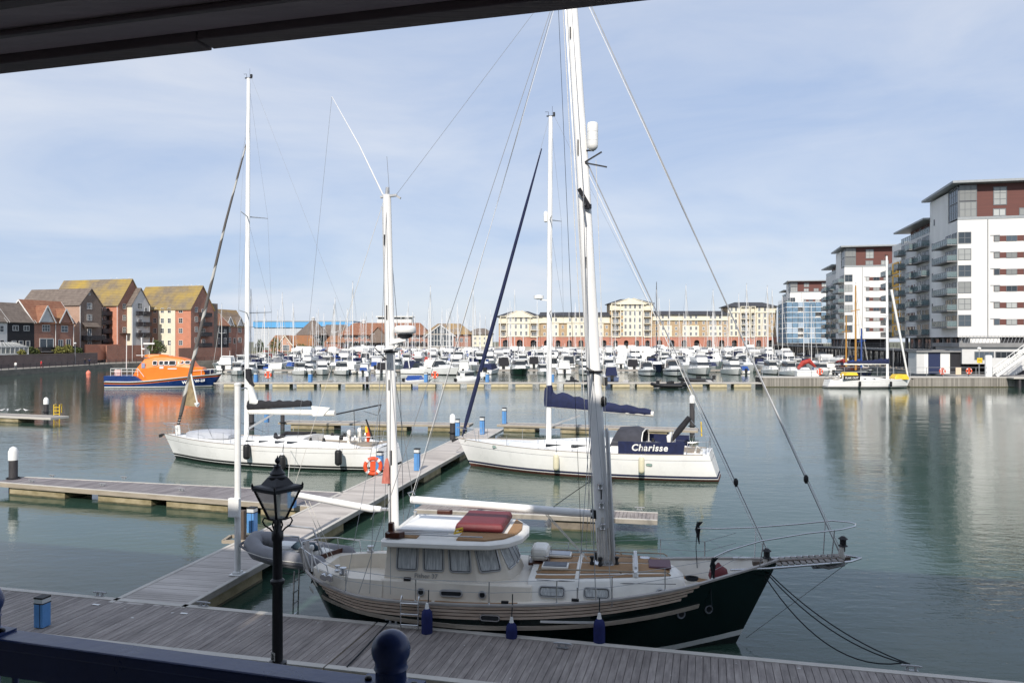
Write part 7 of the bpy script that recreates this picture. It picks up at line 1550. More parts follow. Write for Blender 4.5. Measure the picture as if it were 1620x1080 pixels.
m = MB(); m.lathe((X4(571,Y)-x0,8,Z4(511,Y)), [(1,0),(1,1.2),(1.3,1.3),(.2,2.4)], 8, sm=False); m.build('cupola', rend_g, t)
for k in range(15):
    x = 1.8+k*2.95
    if x < x1-x0-1: boxw(t, 'window', x, 0, Z4(546.5,Y), 2.2, 2.3, 2, 1, .14, whitef if k%3 else greyf); boxw(t, 'window', x, 0, Z4(536,Y), 1.4, 1.3, 2, 1, .12)
m = MB(); m.bx(0,x1-x0,-5,-4.8,2,3.1)
for k in range(12): m.bx(k*3.7,k*3.7+.2,-5.0,-4.8,3.1,6.1)
m.bx(-.5,x1-x0+.5,-5.4,-.1,6.1,6.35); m.build('veranda', wboard, t)
for k in range(5): q = MB(); q.lathe((4+8.5*k,-8,0), [(.06,2),(.06,4.4),(1.9,4.4),(.1,5.5)], 8, sm=False); q.build('parasol', [navy,whitec][k%2], t)
# glass gable building
Y = 408; x0, x1 = X4(672,Y), X4(744,Y); t = hip('glass_gable_building', 'brick building with a big white-framed glass gable left of the navy furled sail', x0, x1, Y+3, Y+18, 2, Z4(528,Y), Z4(511,Y), b_red, t_lich2, inx=7, over=1.2)
gx = X4(696,Y)-x0; gz0, gz1 = Z4(529,Y), Z4(515,Y)
m = MB(); m.add([(gx-6.4,-1,2),(gx+6.4,-1,2),(gx+6.4,-1,gz0),(gx,-1,gz1),(gx-6.4,-1,gz0)], [(0,1,2,3,4)]); m.build('glazing', dglas2, t)
m = MB()
for k in range(9): x = gx-6.4+1.6*k; zt__ = gz1-(abs(x-gx)/6.4)*(gz1-gz0); m.bx(x-.13,x+.13,-1.2,-1.02,2,zt__)
for z in (4.6,7.4,gz0): m.bx(gx-6.27,gx+6.27,-1.3,-1.21,z-.12,z+.12)
m.build('glazing_bar', whitef, t)
m = MB(); m.beam((gx-8,-1.4,gz0-1),(gx,-1.4,gz1+.5),.3,.5); m.beam((gx+8,-1.4,gz0-1),(gx,-1.4,gz1+.5),.3,.5); m.build('bargeboard', rend_g, t)
m = MB(); m.slab([(gx-8,-1.1,gz0-1),(gx,-1.1,gz1+.4),(gx,9,gz1+.4),(gx-8,9,gz0-1)][::-1], .25); m.slab([(gx+8,-1.1,gz0-1),(gx,-1.1,gz1+.4),(gx,9,gz1+.4),(gx+8,9,gz0-1)], .25); m.build('gable_roof', metal_g, t)
for k in range(3): boxw(t, 'window', x1-x0-2.2-2.6*k, 0, Z4(541,Y), 1.5, 2.2, 2, 1)
m = MB(); m.bx(-2,x1-x0+2,-6,-5.8,2,3); m.build('terrace_rail', whitef, t)
Y = 450; t = hip('pale_house_row', 'distant pale yellow house row right of the glass gable', X4(740,Y), X4(779,Y), Y, Y+12, 2, Z4(528,Y), Z4(519,Y), rend_c, t_grey, inx=5)
for j in range(3):
    for k in range(5): boxw(t, 'window', 1.6+2.7*k, 0, Z4(552,Y)+j*2.7, 1.2, 1.4, 2, 1)
# ---------------------------------------------------------------- cream and yellow flats at the head of the harbour
YF = 392.0
m = MB(); m.bx(-75,140,385.5,391.8,-1,4.3,0); o = m.build('harbour_wall', M('pale_quay_wall', (.34,.31,.27), .85, col2=(.44,.41,.37), scale=.5), label='pale raised quay wall in front of the brick arcade', cat='quay wall')
q_ = MB(); q_.bx(-75,140,385.4,385.6,4.31,4.45); q_.build('coping', edgew, o)
def fx(px): return (px-810)/FP*YF
def fz(py): return HC-(py-540)/FP*YF
SH = 2.95
def flats(label, p0, p1, eave, ridge, cols, hipx=5, ped=None, grp='cream and yellow harbour flats'):
    """cols: (px0, px1, kind) kind: y yellow brick, c cream render, b balconies, t tall windows"""
    x0, x1 = fx(p0), fx(p1); t = empty('harbour_flats', (x0, YF, 0), 0, label, 'apartment block', grp); W = x1-x0; z0, z1 = fz(532.5), fz(eave)
    D = 14
    n = max(2, round(W/6.1)); aw = W/n; m = MB(); ztop = fz(532.5); za = fz(541.0)
    for i in range(n):
        a, b = i*aw, (i+1)*aw; pr = aw*.29
        m.bx(a, a+pr, 0, 1.2, 2, za); m.bx(b-pr, b, 0, 1.2, 2, za)
        cxm = (a+b)/2; rr_ = (b-a)/2-pr; arc = [(cxm+rr_*math.cos(R(180-180*k/8)), za+rr_*.8*math.sin(R(180-180*k/8))) for k in range(9)]
        vs = [(a,0,za)]+[(x,0,z) for x, z in arc]+[(b,0,za),(b,0,ztop),(a,0,ztop)]; m.add(vs, [tuple(range(len(vs)))])
    m.build('arcade', b_arc, t)
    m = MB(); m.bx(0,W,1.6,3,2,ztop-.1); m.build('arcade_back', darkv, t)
    m = MB(); m.bx(-.1,W+.1,-.25,.0,ztop,ztop+.25); m.build('string_course', rend_c, t)
    m = MB(); m.bx(0,W,.6,D,ztop,z1); m.build('wall', b_yel, t)
    nf = max(2, int((z1-z0)/SH+.3))
    sh = (z1-z0)/nf
    m = MB(); m.bx(-.05,W+.05,.5,.598,z1-sh,z1-.01); m.build('top_storey_band', rend_c, t); m = MB(); m.bx(-.2,W+.2,-.1,.499,z1-sh-.25,z1-sh); m.build('cornice', rend_c, t)
    for (a, b, kd) in cols:
        xa, xb = fx(a)-x0, fx(b)-x0; w__ = xb-xa
        if kd in 'ct':
            zc_ = z1-.02 if kd == 't' else z0+max(2, nf-2)*sh; m = MB(); m.bx(xa,xb,.25,.597,z0,zc_); m.build('cream_bay', rend_c, t)
            nc = max(1, round(w__/2.7))
            for j in range(nf):
                for i in range(nc):
                    x = xa+(i+.5)*w__/nc
                    boxw(t, 'window', x, .25 if z0+(j+.9)*sh < zc_ else .498, z0+j*sh+.5, 1.25, 1.9 if kd == 'c' else 2.35, 2, 1, .16)
        elif kd == 'b':
            m = MB(); 
            for j in range(nf+1): m.bx(xa+.35,xb-.35,-.7,.59,z0+j*sh-.3,z0+j*sh)
            m.build('balcony_floor', rend_c, t)
            m = MB(); m.bx(xa,xa+.35,-.7,.59,z0,z1); m.bx(xb-.35,xb,-.7,.59,z0,z1); m.build('balcony_pier', rend_c, t)
            for j in range(nf):
                m = MB(); m.bx(xa+.4,xb-.4,-.66,-.6,z0+j*sh+.95,z0+j*sh+1.05)
                for q in range(int(w__/.5)): m.bx(xa+.5+q*.5,xa+.55+q*.5,-.65,-.61,z0+j*sh,z0+j*sh+.95)
                m.build('railing', whitef, t); boxw(t, 'window', (xa+xb)/2, .6, z0+j*sh+.05, w__*.62, 2.2, 3, 1, .14)
        else:
            nc = max(1, round(w__/3.2))
            for j in range(nf):
                for i in range(nc): boxw(t, 'window', xa+(i+.5)*w__/nc, .6, z0+j*sh+.55, 1.15, 1.6, 2, 1, .16)
    a, b, c, d = -.9, W+.9, -.5, D+.9; zr = fz(ridge); ym = (c+d)/2; z = z1
    m = MB(); vs = [(a,c,z),(b,c,z),(b,d,z),(a,d,z),(a+hipx,ym,zr),(b-hipx,ym,zr),(a,c,z-.3),(b,c,z-.3),(b,d,z-.3),(a,d,z-.3)]
    m.add(vs, [(0,1,5,4),(1,2,5),(2,3,4,5),(3,0,4),(6,7,1,0),(7,8,2,1),(8,9,3,2),(9,6,0,3),(9,8,7,6)]); m.build('roof', t_slate, t)
    if ped:
        xa, xb, pz = fx(ped[0])-x0, fx(ped[1])-x0, fz(ped[2]); m = MB(); zc = z1-.1
        m.add([(xa,-.75,zc),(xb,-.75,zc),((xa+xb)/2+1,-.75,pz),((xa+xb)/2-1,-.75,pz)], [(0,1,2,3)]); m.bx(xa,xb,-.75,.24,zc-.5,zc); m.slab([(xa-.7,-.9,zc),((xa+xb)/2-1,-.9,pz+.1),((xa+xb)/2-1,6,pz+.1),(xa-.7,6,zc)][::-1], .3); m.slab([(xb+.7,-.9,zc),((xa+xb)/2+1,-.9,pz+.1),((xa+xb)/2+1,6,pz+.1),(xb+.7,6,zc)], .3); m.build('pediment', rend_c, t)
    return t
flats('left end pavilion of the flats with white pediment and dark hipped roof', 789, 855, 500, 491.5, [(791,802,'b'),(803,837,'t'),(838,852,'b')], 7, (801,842,492))
flats('lower flats between the left pavilion and the main mast, yellow and cream', 855.3, 964.7, 499, 493, [(857,866,'y'),(867,884,'c'),(885,896,'y'),(897,925,'c'),(926,938,'y'),(939,955,'c'),(956,964,'y')], 1)
flats('tall central pavilion of the flats with big pediment', 965.3, 1033, 479.5, 472, [(967,982,'b'),(983,986,'y'),(986,1016,'t'),(1017,1031,'b')], 7, (975,1022,472.5))
flats('long low flats right of the central pavilion with a cream centre', 1033.3, 1151.7, 497, 491, [(1035,1043,'y'),(1044,1063,'c'),(1064,1076,'y'),(1080,1106,'c'),(1107,1120,'y'),(1121,1143,'c'),(1144,1151,'y')], 1)
flats('right end pavilion of the flats with yellow flank and hipped roof', 1152.3, 1229, 484.5, 477, [(1154,1168,'t'),(1171,1186,'b'),(1187,1195,'b'),(1197,1215,'t'),(1216,1228,'y')], 6)
# ---------------------------------------------------------------- the white towers at right
RT = math.atan2(-.21,.977)
def tower(label, px, Y, top=35.2, D=16, W=26, base=7.8, nf=6, link=21, lz=31.7, scaff=False, name='apartment_tower'):
    B = Bd(name, label, L_(px, Y), RT, W, D, 'white apartment towers', 'apartment tower')
    zs_ = base+nf*2.97+3.2                      # top of the white face
    B.box('wall', 0, W, 0, D, base, zs_, rend_w)
    B.box('upper_wall', 1.3, W-.3, .35, D, zs_+.0, top, panel_r)
    B.box('parapet', -.0, W, -.06, .2, zs_+.002, zs_+.5, metal_g)
    # roof with deep overhang, sloping up to the front
    m = MB(); m.slab([(-1.25,-1.5,top+.45),(W+1,-1.5,top+.45),(W+1,D+1.2,top+.1),(-1.25,D+1.2,top+.1)], .4); m.build('roof', metal_g, B.t)
    # glazed corner of the top floors
    B.box('side_wall_upper', -.001, 1.28, 5.2, D, zs_+.001, top-.6, rend_w)
    for j in range(2):
        h = (top-zs_-.5)/2
        B.win('f', 1.55+.15, zs_+.45+j*h, 2.9, h-.1, 3, 2, .12, greyf, wglass, at=.05); B.win('l', 2.6, zs_+.3+j*h, 4.8, h-.1, 4, 2, .12, greyf, dglas2, at=.15)
    B.box('corner_post', .05, .25, .06, .3, zs_+.5, top-.5, greyf)
    B.box('corner_core', .3, 1.28, .4, 5.18, zs_+.5, top-.7, greyf)
    for u, w_ in ((7.0,2.2),(14.5,2.2),(22,2.2)): 
        if u < W-1.2: B.win('f', u, zs_+2.5, w_, top-zs_-3.1, 2, 3, .13, greyf, wglass, at=.35)
    for u in (6.9,11.1,14.6,18.8,22.4):
        if u < W-1.2: B.win('f', u, zs_+.55, 2.1, 1.35, 2, 1, .13, greyf, wglass, at=.35)
    # storeys
    for j in range(nf):
        z = base+1.9+j*2.97
        B.win('f', 1.15, z, 2.15, 2.1, 2, 2, .11, greyf, (wglass if j in (1,2,4) else dglas2))
        B.win('l', 1.5, z, 2.7, 2.1, 3, 1, .11, greyf, dglas2); B.win('l', 4.9, z, 3.0, 2.1, 3, 1, .11, greyf, dglas2); B.win('l', D-1.6, z+.2, .5, 1.6, 1, 1, .08, greyf)
        B.balcony('l', .2, 9.0, z-.05, 1.7)
        u = 6.35
        zz = z+.25; m = MB()
        m.bx(u-.5, min(W-.5, u+15.5), -.035, -.003, zz, zz+1.02); s_ = m.build('window_band', panel_r, B.t)
        seq = [(0,.9),(1.95,1.75),(4.75,1.9),(7.7,1.75),(10.5,1.9),(13.3,1.7)]
        for k, (du, wq) in enumerate(seq):
            uu = u-.45+du+wq/2+(0 if k == 0 else .0)
            if uu+wq/2 < W-.4: B.win('f', uu, zz-.0, wq, 1.02, max(1, round(wq/.9)), 1, .07, greyf, (wglass if (j+k)%3 else dglas2), off=.035)
    m = MB(); m.tube([(4.9,-.1,base),(4.9,-.1,zs_)], .07, 6); m.build('downpipe', steelg, B.t)
    m = MB()
    for j in range(1, nf+1): zj = base+1.35+j*2.97-1.4; m.bx(2.4, 4.7, -.006, -.002, zj, zj+.05); m.bx(5.1, W-.05, -.006, -.002, zj, zj+.05)
    m.build('storey_joint', rend_g, B.t)
    for u in (12.6, 20.4):
        if u < W-1: m = MB(); m.bx(u, u+.05, -.009, -.0065, base+.02, zs_-.02); m.build('panel_joint', rend_g, B.t)
    for j in range(nf):
        if 8 < W: m = MB(); m.bx(5.3, 6.9, -.12, -.01, base+1.9+j*2.97+1.35, base+1.9+j*2.97+1.42); m.build('vent_hood', steelg, B.t)
    # linking wing behind
    Lw = Bd('apartment_wing', label.split(' with')[0].replace('tower','wing behind the tower')+', stepped back along the quay', (B.o+B.dy*(D+.01)).xy, RT, W-4, link, 'white apartment wings', 'apartment wing')
    B2 = Lw; B2.box('wall', 0, W-4, 0, link, base, lz-2.9, rend_g)
    B2.box('upper_wall', 1.6, W-4.3, .3, link-1.5, lz-2.899, lz-.3, panel_r)
    m = MB(); m.slab([(-1.3,-.1,lz),(W-4,-.1,lz),(W-4,link+1.2,lz),(-1.3,link+1.2,lz)], .35); m.build('roof', metal_g, B2.t)
    m = MB(); m.bx(.02,.06,.3,link-.2,lz-2.85,lz-1.8); m.build('balustrade', blueg, B2.t); m = MB(); m.bx(-.02,.1,.2,link,lz-1.8,lz-1.72)
    for k in range(14): y = .3+(link-.6)*k/13; m.bx(.0,.08,y-.04,y+.04,lz-2.9,lz-1.8)
    m.build('handrail', greyf, B2.t)
    for y in (4,8,12,16): 
        if y < link-2: B2.win('l', y, lz-2.7, 1.8, 2.1, 2, 1, .1, greyf, at=1.6)
    nl = int((lz-2.9-base)/2.97+.2)
    for j in range(nl):
        z = base+.55+j*2.97
        if z+2.2 > lz-2.9: continue
        B2.balcony('l', .3, 5.4, z, 1.5); B2.win('l', 1.8, z, 2.4, 2.15, 3, 1, .1, greyf); B2.win('l', 4.2, z, 1.6, 2.15, 2, 1, .1, greyf)
        B2.balcony('l', 5.8, 9.2, z+.0, 2.3); B2.win('l', 7.4, z, 2.4, 2.15, 2, 1, .1, greyf)
        if link > 14:
            m = MB(); m.bx(-.035,-.003,10.3,16.4,z+.9,z+1.85); m.build('window_band', panel_r, B2.t)
            for y, wq in ((11.0,1.2),(13.4,1.6),(15.7,1.2)): B2.win('l', y, z+.9, wq, .95, 1, 1, .07, greyf, off=.035)
            B2.balcony('l', link-3.8, link-.3, z, 1.6); B2.win('l', link-2.0, z, 2.4, 2.15, 2, 1, .1, greyf)
    # ground storeys: set back glazing and columns
    for Q, dd in ((B,D),(B2,link)):
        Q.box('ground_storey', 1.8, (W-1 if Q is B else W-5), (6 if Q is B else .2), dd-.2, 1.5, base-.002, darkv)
        for k in range(3 if dd < 19 else 4):
            y = 1.2+k*(dd-2.4)/3; m = MB(); m.lathe((.9,y,1.5), [(.35,0),(.35,base-1.502)], 10); m.build('column', conc_g, Q.t)
        for k in range(int(dd/2.6)):
            y = (6.8 if Q is B else 1.2)+k*2.5
            if y < dd-1.4: Q.win('l', y, 5.3, 2.0, 2.2, 2, 1, .09, greyf, dglas2, at=1.8); Q.win('l', y, 1.6, 2.0, 3.1, 2, 1, .09, greyf, dglas2, at=1.8)
    return B, B2
T1, T1b = tower('nearest white apartment tower with red-brown top floors at the right edge', 1515, 141)
T2, T2b = tower('middle white apartment tower with red-brown top floors', 1336, 231, W=14.6, D=13, link=17, lz=31.0, top=34.6)
T3, T3b = tower('farthest apartment tower with its lower floors wrapped in blue scaffold netting', 1250, 352, W=16, D=13, link=16, lz=31.0, top=33.8)
# extra upper side windows and slit windows on the first tower
T1.win('l', 13.2, 29.7, .5, 1.2, 1, 1, .08, greyf)
# white pier and podium below the first tower
T1.box('white_pier', 2.2, 7.0, .4, 5.9, 3.4, 7.79, rend_w)
T1.box('void_shade_block', 7.05, 25, .6, 5.9, 6.0, 7.795, darkv)  # near-black block stands in for the shade in the void beside the pier
zp = 6.75
pod = Bd('podium', 'grey terrace block with slanted railing at the foot of the nearest tower', (T1.o+T1.dx*-2.6-T1.dy*9).xy, RT, 30, 14, None, 'terrace')
pod.box('deck', 0, 32, 0, 14.9, zp-.7, zp, conc_g)
pod.box('wall', .6, 32, .5, 14.5, 3.2, zp-.702, rend_g); pod.box('lower_wall', 2.2, 32, 3.6, 14.5, 1.5, 3.198, darkv)
pod.box('white_bay', 14.6, 20, .3, .495, 3.2, zp-.72, rend_w)
for u, w_ in ((4,3.0),(7.4,3.4),(11.6,3.6),(16.5,2.6)): pod.win('f', u, 3.9, w_, 1.4, 4, 1, .1, greyf, dglas2, at=.3 if u > 15 else .5)
m = MB()
for k in range(34): x = .2+k*.55; m.beam((x,.1,zp),(x+.38,.1,zp+1.15),.06,.06)
m.bx(.0,19,.05,.15,zp+1.15,zp+1.23); m.build('slanted_railing', steelg, pod.t)
pod.box('ramp_wall', 3.4, 13, -2.6, -2.3, 1.5, 4.3, rend_g); m = MB(); m.prism([(7.5,-2.95),(13.2,-2.95),(13.2,-2.65),(7.5,-2.65)], 1.5, 1.6); m.build('ramp_foot', conc_g, pod.t)
m = MB(); m.add([(7.6,-2.62,1.5),(13,-2.62,1.5),(13,-2.62,4.29),(11.6,-2.62,4.29)], [(0,1,2,3)]); m.build('diagonal_shade_sheet', darkv, pod.t)  # flat dark sheet painting the diagonal shade on the ramp wall
# kiosk blocks on the quay: white, dark, white, dark
kx = L_(1450, 134); kk = Bd('quay_kiosk', 'low quay kiosk of white and dark panels left of the grey ramp', kx, R(-2), 12, 3, None, 'kiosk')
zk1 = HC-(557-540)/FP*134
for a, b, mt in ((0,1.25,rend_g),(1.26,1.95,rend_w),(1.96,4.0,M('dark_blue_shutter', (.02,.03,.08), .5)),(4.01,5.6,rend_w),(5.61,8.9,darkv)): kk.box('panel', a, b, 0, 3, 1.5, zk1, mt)
kk.box('roof', -.2, 9.2, -.4, 3.2, zk1+.003, zk1+.25, conc_g)
# upper promenade deck along the right quay with railing over dark shop fronts
t = empty('upper_promenade', (0,0,0), 0, 'raised walkway deck on posts running along the right quay below the towers', 'walkway')
a = Vector((RQ(140)+1.0,140,5.3)); b = Vector((RQ(385)+1.0,385,5.3)); dv = (b-a).normalized(); sd_ = Vector((dv.y,-dv.x,0))
m = MB(); m.beam(a+sd_*2.2, b+sd_*2.2, 4.4, .4); m.build('deck', conc_g, t)
m = MB()
for z in (.5,.8,1.1): m.tube([a+Vector((0,0,.2+z)), b+Vector((0,0,.2+z))], .03, 4)
m.build('rail', railm, t)
n = 90
for k in range(n): p = a.lerp(b, k/n); m = MB(); m.bx(p.x-.03,p.x+.03,p.y-.03,p.y+.03,5.5,6.6); m.build('railing_post', railm, t)
for k in range(46): p = a.lerp(b, k/46)+sd_*.3; m = MB(); m.tube([(p.x,p.y,1.5),(p.x,p.y,5.1)], .14, 6); m.build('column', railm, t)
for k in range(60): p = a.lerp(b, (k+.5)/60); m = MB(); m.bx(p.x-1.35,p.x-1.05,p.y-.12,p.y+.12,-1,1.9); m.build('quay_fender', qwall, t)
t = empty('shop_fronts', (0,0,0), 0, 'row of dark shop fronts under the raised walkway on the right', 'shop fronts')
m = MB(); m.beam(a+sd_*4.7+Vector((0,0,-2)), b+sd_*4.7+Vector((0,0,-2)), .3, 3.6); m.build('wall', darkv, t)
for k in range(50):
    p = a.lerp(b, (k+.5)/50)+sd_*4.5; al, pl = win_mesh(3.2, 2.4, 3, 1, .1, greyf, dglas2); o = put('shop_window', al, t, (p.x,p.y,2.2), math.atan2(dv.y,dv.x)+math.pi); put('pane', pl, o)
# yellow bay building between the first two towers
Yb = 186; yb = Bd('yellow_bay_block', 'block with bright yellow bays and white top between the two nearer towers', L_(1424,183), RT, 10, 12, None, 'apartment block')
yb.box('wall', 0, 10, 0, 12, 7.8, 26, rend_w); yb.box('top', 1, 10, .5, 11, 26.002, 30.4, rend_w)
ypan = M('yellow_cladding', (.72,.38,.02), .5)
for j in range(6):
    z = 8.2+j*2.97; yb.box('yellow_panel', -.3, -.003, 1.0, 6.0, z, z+2.6, ypan); yb.win('l', 3.5, z+.4, 1.4, 1.9, 2, 1, .1, greyf, at=-.3); yb.balcony('l', 6.5, 11.5, z, 1.6); yb.win('l', 9, z, 2.2, 2.1, 2, 1, .1, greyf)
    yb.box('yellow_panel', .003, 3.2, -.3, -.003, z, z+2.6, ypan)
# scaffold on the third tower: poles, boards and blue netting bays
net = M('blue_debris_netting', (.16,.26,.36), .8, var=.3, scale=.7, alpha=.8, rnd=.12); netw = M('pale_sheeting', (.34,.42,.50), .7, var=.15)
o3 = T3.o-T3.dx*1.8-T3.dy*2.0
sc3 = empty('scaffold', (o3.x,o3.y,0), RT, 'scaffold with blue netting round the farthest tower', 'scaffold')
Wd = 19.5; Dp = 30
m = MB()
for k in range(9): m.tube([(Wd*k/8,0,1.5),(Wd*k/8,0,26.5)], .05, 4)
for k in range(11): m.tube([(0,Dp*k/10,1.5),(0,Dp*k/10,26.5)], .05, 4)
m.build('upright', steelg, sc3, kind=None)
for j in range(9):
    z = 6.2+j*2.3
    m = MB(); m.bx(-.25,Wd,-.25,1.1,z-.12,z+.08); m.bx(-.25,1.0,1.1,Dp,z-.12,z+.08); m.build('boards', whitep, sc3)
    m = MB(); m.tube([(-.1,-.1,z+1.0),(Wd,-.1,z+1.0)], .04, 4); m.tube([(-.1,-.1,z+1.0),(-.1,Dp,z+1.0)], .04, 4); m.build('guard_rail', steelg, sc3)
    if j < 8:
        for k in range(8):
            if random.random() < .97: m = MB(); m.bx(Wd*k/8+.1,Wd*(k+1)/8-.1,-.16,-.13,z+.1,z+2.2); m.build('netting', net if random.random() < .8 else netw, sc3)
        for k in range(10): m = MB(); m.bx(-.16,-.13,Dp*k/10+.1,Dp*(k+1)/10-.1,z+.1,z+2.2); m.build('netting', net, sc3)
# timber quay wall with vertical planks
tq = empty('timber_quay', (fx1+.4, 120.3, 0), 0, 'timber-faced quay pontoon of upright grey planks on the right', 'quay')
LQ = (1600-810)/FP*121-(fx1+.4); npl = 290; tw_ = LQ/npl
pm_ = M('upright_quay_planks', (.22,.205,.18), .85, col2=(.36,.335,.295), scale=1.2, stretch=(2,2,.5), rnd=.3)
q = MB(); q.bx(-tw_*.41,tw_*.41,-.04,.04,.12,1.40); qm = q.mesh('plank', pm_)
for k in range(npl): put('plank', qm, tq, ((k+.5)*tw_, random.uniform(-.015,.015), 0))
m = MB(); m.bx(0,LQ,.08,3.6,-.8,1.38); m.build('core', M('quay_core', (.05,.045,.04), .9), tq); m = MB(); m.bx(-.05,LQ+.05,-.1,3.7,1.41,1.52); m.build('top_board', edgew, tq)
m = MB(); m.bx(0,LQ,-.03,.04,-.05,.115); m.build('waterline_weed', concd, tq)
t = empty('quay_railing', (0,0,0), 0, 'thin grey railing along the timber quay', 'railing')
for px_ in range(1206, 1592, 26):
    p = L_(px_, 122.2); m = MB(); m.tube([(p[0],122.2,1.52),(p[0],122.2,2.95)], .045, 5); m.build('post', steelg, t)
m = MB()
for z in (2.2,2.95): m.tube([(L_(1203,122.2)[0],122.2,z),(L_(1572,122.2)[0],122.2,z)], .03, 4)
m.build('rail', steelg, t)
# notice, yellow sign lamp, bollard post, gangway stair, small ladder, left hut
p = L_(1516,122.1); t = empty('notice_board', (p[0],122.05,2.35), 0, 'small pale notice on the quay railing between the two lifebuoys', 'notice'); m = MB(); m.bx(-.42,.42,0,.04,-.5,.6); m.build('sheet', M('buff_notice', (.65,.52,.38), .6), t)
p = L_(1549,124); lamp(p[0],124,1.5,4.2,'lamp post with a yellow sign on the timber quay'); p_ = Vector((p[0],123.85,4.0)); m = MB(); m.bx(-.42,.42,-.03,.03,-.4,.4); o = m.build('yellow_sign', yellow, label='small yellow sign on the quay lamp post', cat='sign'); o.location = p_
m = MB(); m.box((0,-.035,.02),(.5,.01,.1)); m.build('sign_bar', black, o)
p = L_(1570,121.5); m = MB(); m.lathe((0,0,0), [(.5,0),(.5,3.2),(.4,3.35)], 12); o = m.build('white_post', whitep, label='thick white post at the foot of the gangway stair', cat='post'); o.location = (p[0],122.5,1.5)
g0 = Vector((*L_(1577,122),1.6)); g1 = Vector((*L_(1650,122),6.9)); t = empty('gangway_stair', g0, 0, 'white metal gangway stair rising to the right edge', 'stair'); d_ = g1-g0
for y in (0,1.4):
    m = MB(); m.beam((0,y,0),(d_.x,y,d_.z),.1,.35); m.build('stringer', whitep, t)
    m = MB()
    for h in (.55,1.1): m.tube([(0,y,h),(d_.x,y,d_.z+h)], .05, 5)
    m.tube([(0,y,0),(0,y,1.1)], .05, 5)
    for k in range(1,10): m.tube([(d_.x*k/10,y,d_.z*k/10),(d_.x*k/10,y,d_.z*k/10+1.1)], .04, 5)
    m.build('handrail', whitep, t)
for k in range(24): m = MB(); m.box((d_.x*(k+.5)/24,.7,d_.z*(k+.5)/24),(.28,1.2,.04)); m.build('tread', steelg, t)
p = L_(1613,119); t = empty('side_jetty', (p[0]-1.2,118.5,0), 0, 'dark timber jetty end at the right edge beyond the quay', 'jetty'); m = MB(); m.bx(0,6,0,3,1.35,1.55); m.build('deck', edgew, t)
for x in (.9,3.5): m = MB(); m.bx(x,x+.35,.2,.5,-1,1.34); m.build('post', pile_m, t)
for px_, Y_, h, lb_ in ((1413,127,4.6,'T-headed aerial pole behind the yacht at the timber quay'),): 
    p = L_(px_,Y_); m = MB(); m.tube([(0,0,0),(0,0,h)], .05, 5); m.tube([(-1,0,h-.2),(1,0,h-.2)], .04, 5); o = m.build('aerial_pole', steelg, label=lb_, cat='pole'); o.location = (p[0],Y_,1.5)
# ================================================================ the viewpoint's own building, lamp, railing, people
bw = M('restaurant_bounce_white', (.78,.76,.72), .9, var=.05)  # facade colour unknown, made white to bounce light onto the near boat
# the building whose balcony the photograph is taken from: its shadow falls on the near boat
hb = empty('restaurant_building', (0,-2.4,0), R(-14.5), 'building behind the viewpoint whose balcony overlooks the harbour', 'building')
prof_ = [(-30,18.5),(-9.6,18.5),(-9.2,17.8),(-3.4,17.8),(-3.0,21.4),(32,21.4)]
m = MB()
for (xa, za), (xb, zb_q) in zip(prof_[:-1], prof_[1:]):
    if xb-xa > 1: m.bx(xa+.002, xb-.002, -9, 0, 2.2, za)
m.build('wall', bw, hb)
for (xa, za), (xb, zb_q) in zip(prof_[:1], prof_[-1:]): m = MB(); m.bx(xa, xb, .003, .12, 2.2, 8.2); m.build('unseen_dark_facing', M('unseen_dark_facing', (.22,.20,.18), .7), hb)  # unseen dark facing, added to keep bounced light off the railing
# roof eave overhead (top left corner of the view)
dk1 = M('dark_brown_fascia', (.17,.135,.14), .6, var=.15, scale=4, stretch=(.3,3,3), bump=.2); dk2 = M('brown_soffit_board', (.50,.41,.42), .65, var=.14, scale=3, stretch=(.4,2,2), bump=.3)
aw = math.atan2(-.255,.967)
ev = empty('balcony_canopy', (0,0,0), 0, 'dark underside of a canopy edge overhead at top left', 'canopy')
def eave_pt(px, py, z): Y = (HC-z)*FP/(py-540.0); return Vector(((px-810)/FP*Y, Y, z))
zE = 8.0
e0, e1 = eave_pt(0,118,zE), eave_pt(1060,0,zE)
d_ = (e1-e0).normalized(); n_ = Vector((-d_.y,d_.x,0)); A0 = e0-d_*3.5; A1 = e1+d_*4.5
def eave_beam(nm, off, wd, z0, z1, mt, a=A0, b=A1):
    m = MB(); p = [a-n_*off, b-n_*off, b-n_*(off+wd), a-n_*(off+wd)]
    m.add([(q.x,q.y,z0) for q in p]+[(q.x,q.y,z1) for q in p], [(3,2,1,0),(4,5,6,7),(0,1,5,4),(1,2,6,5),(2,3,7,6),(3,0,4,7)]); return m.build(nm, mt, ev, bevel=.004)
mid = e0+d_*((eave_pt(327,75,zE)-e0).dot(d_))
eave_beam('fascia_board', .0, .09, zE, zE+.24, dk1, A0, mid-d_*.002); eave_beam('fascia_board', .0, .09, zE+.004, zE+.24, dk1, mid+d_*.004, A1)
eave_beam('soffit_board', .094, .16, zE+.03, zE+.06, dk2); eave_beam('soffit_board', .258, .20, zE+.035, zE+.065, dk2); eave_beam('cover_strip', .245, .026, zE+.012, zE+.028, dk1)
eave_beam('cross_rail', .47, .05, zE-.01, zE+.1, dk1); eave_beam('soffit_board', .525, .22, zE+.05, zE+.08, dk2); eave_beam('soffit_board', .75, .22, zE+.05, zE+.08, dk2); eave_beam('cross_rail', .975, .05, zE-.01, zE+.1, dk1); eave_beam('soffit_board', 1.03, 3.0, zE+.06, zE+.09, dk2)
eave_beam('roof_covering', .0, 5, zE+.25, zE+.30, dk1)
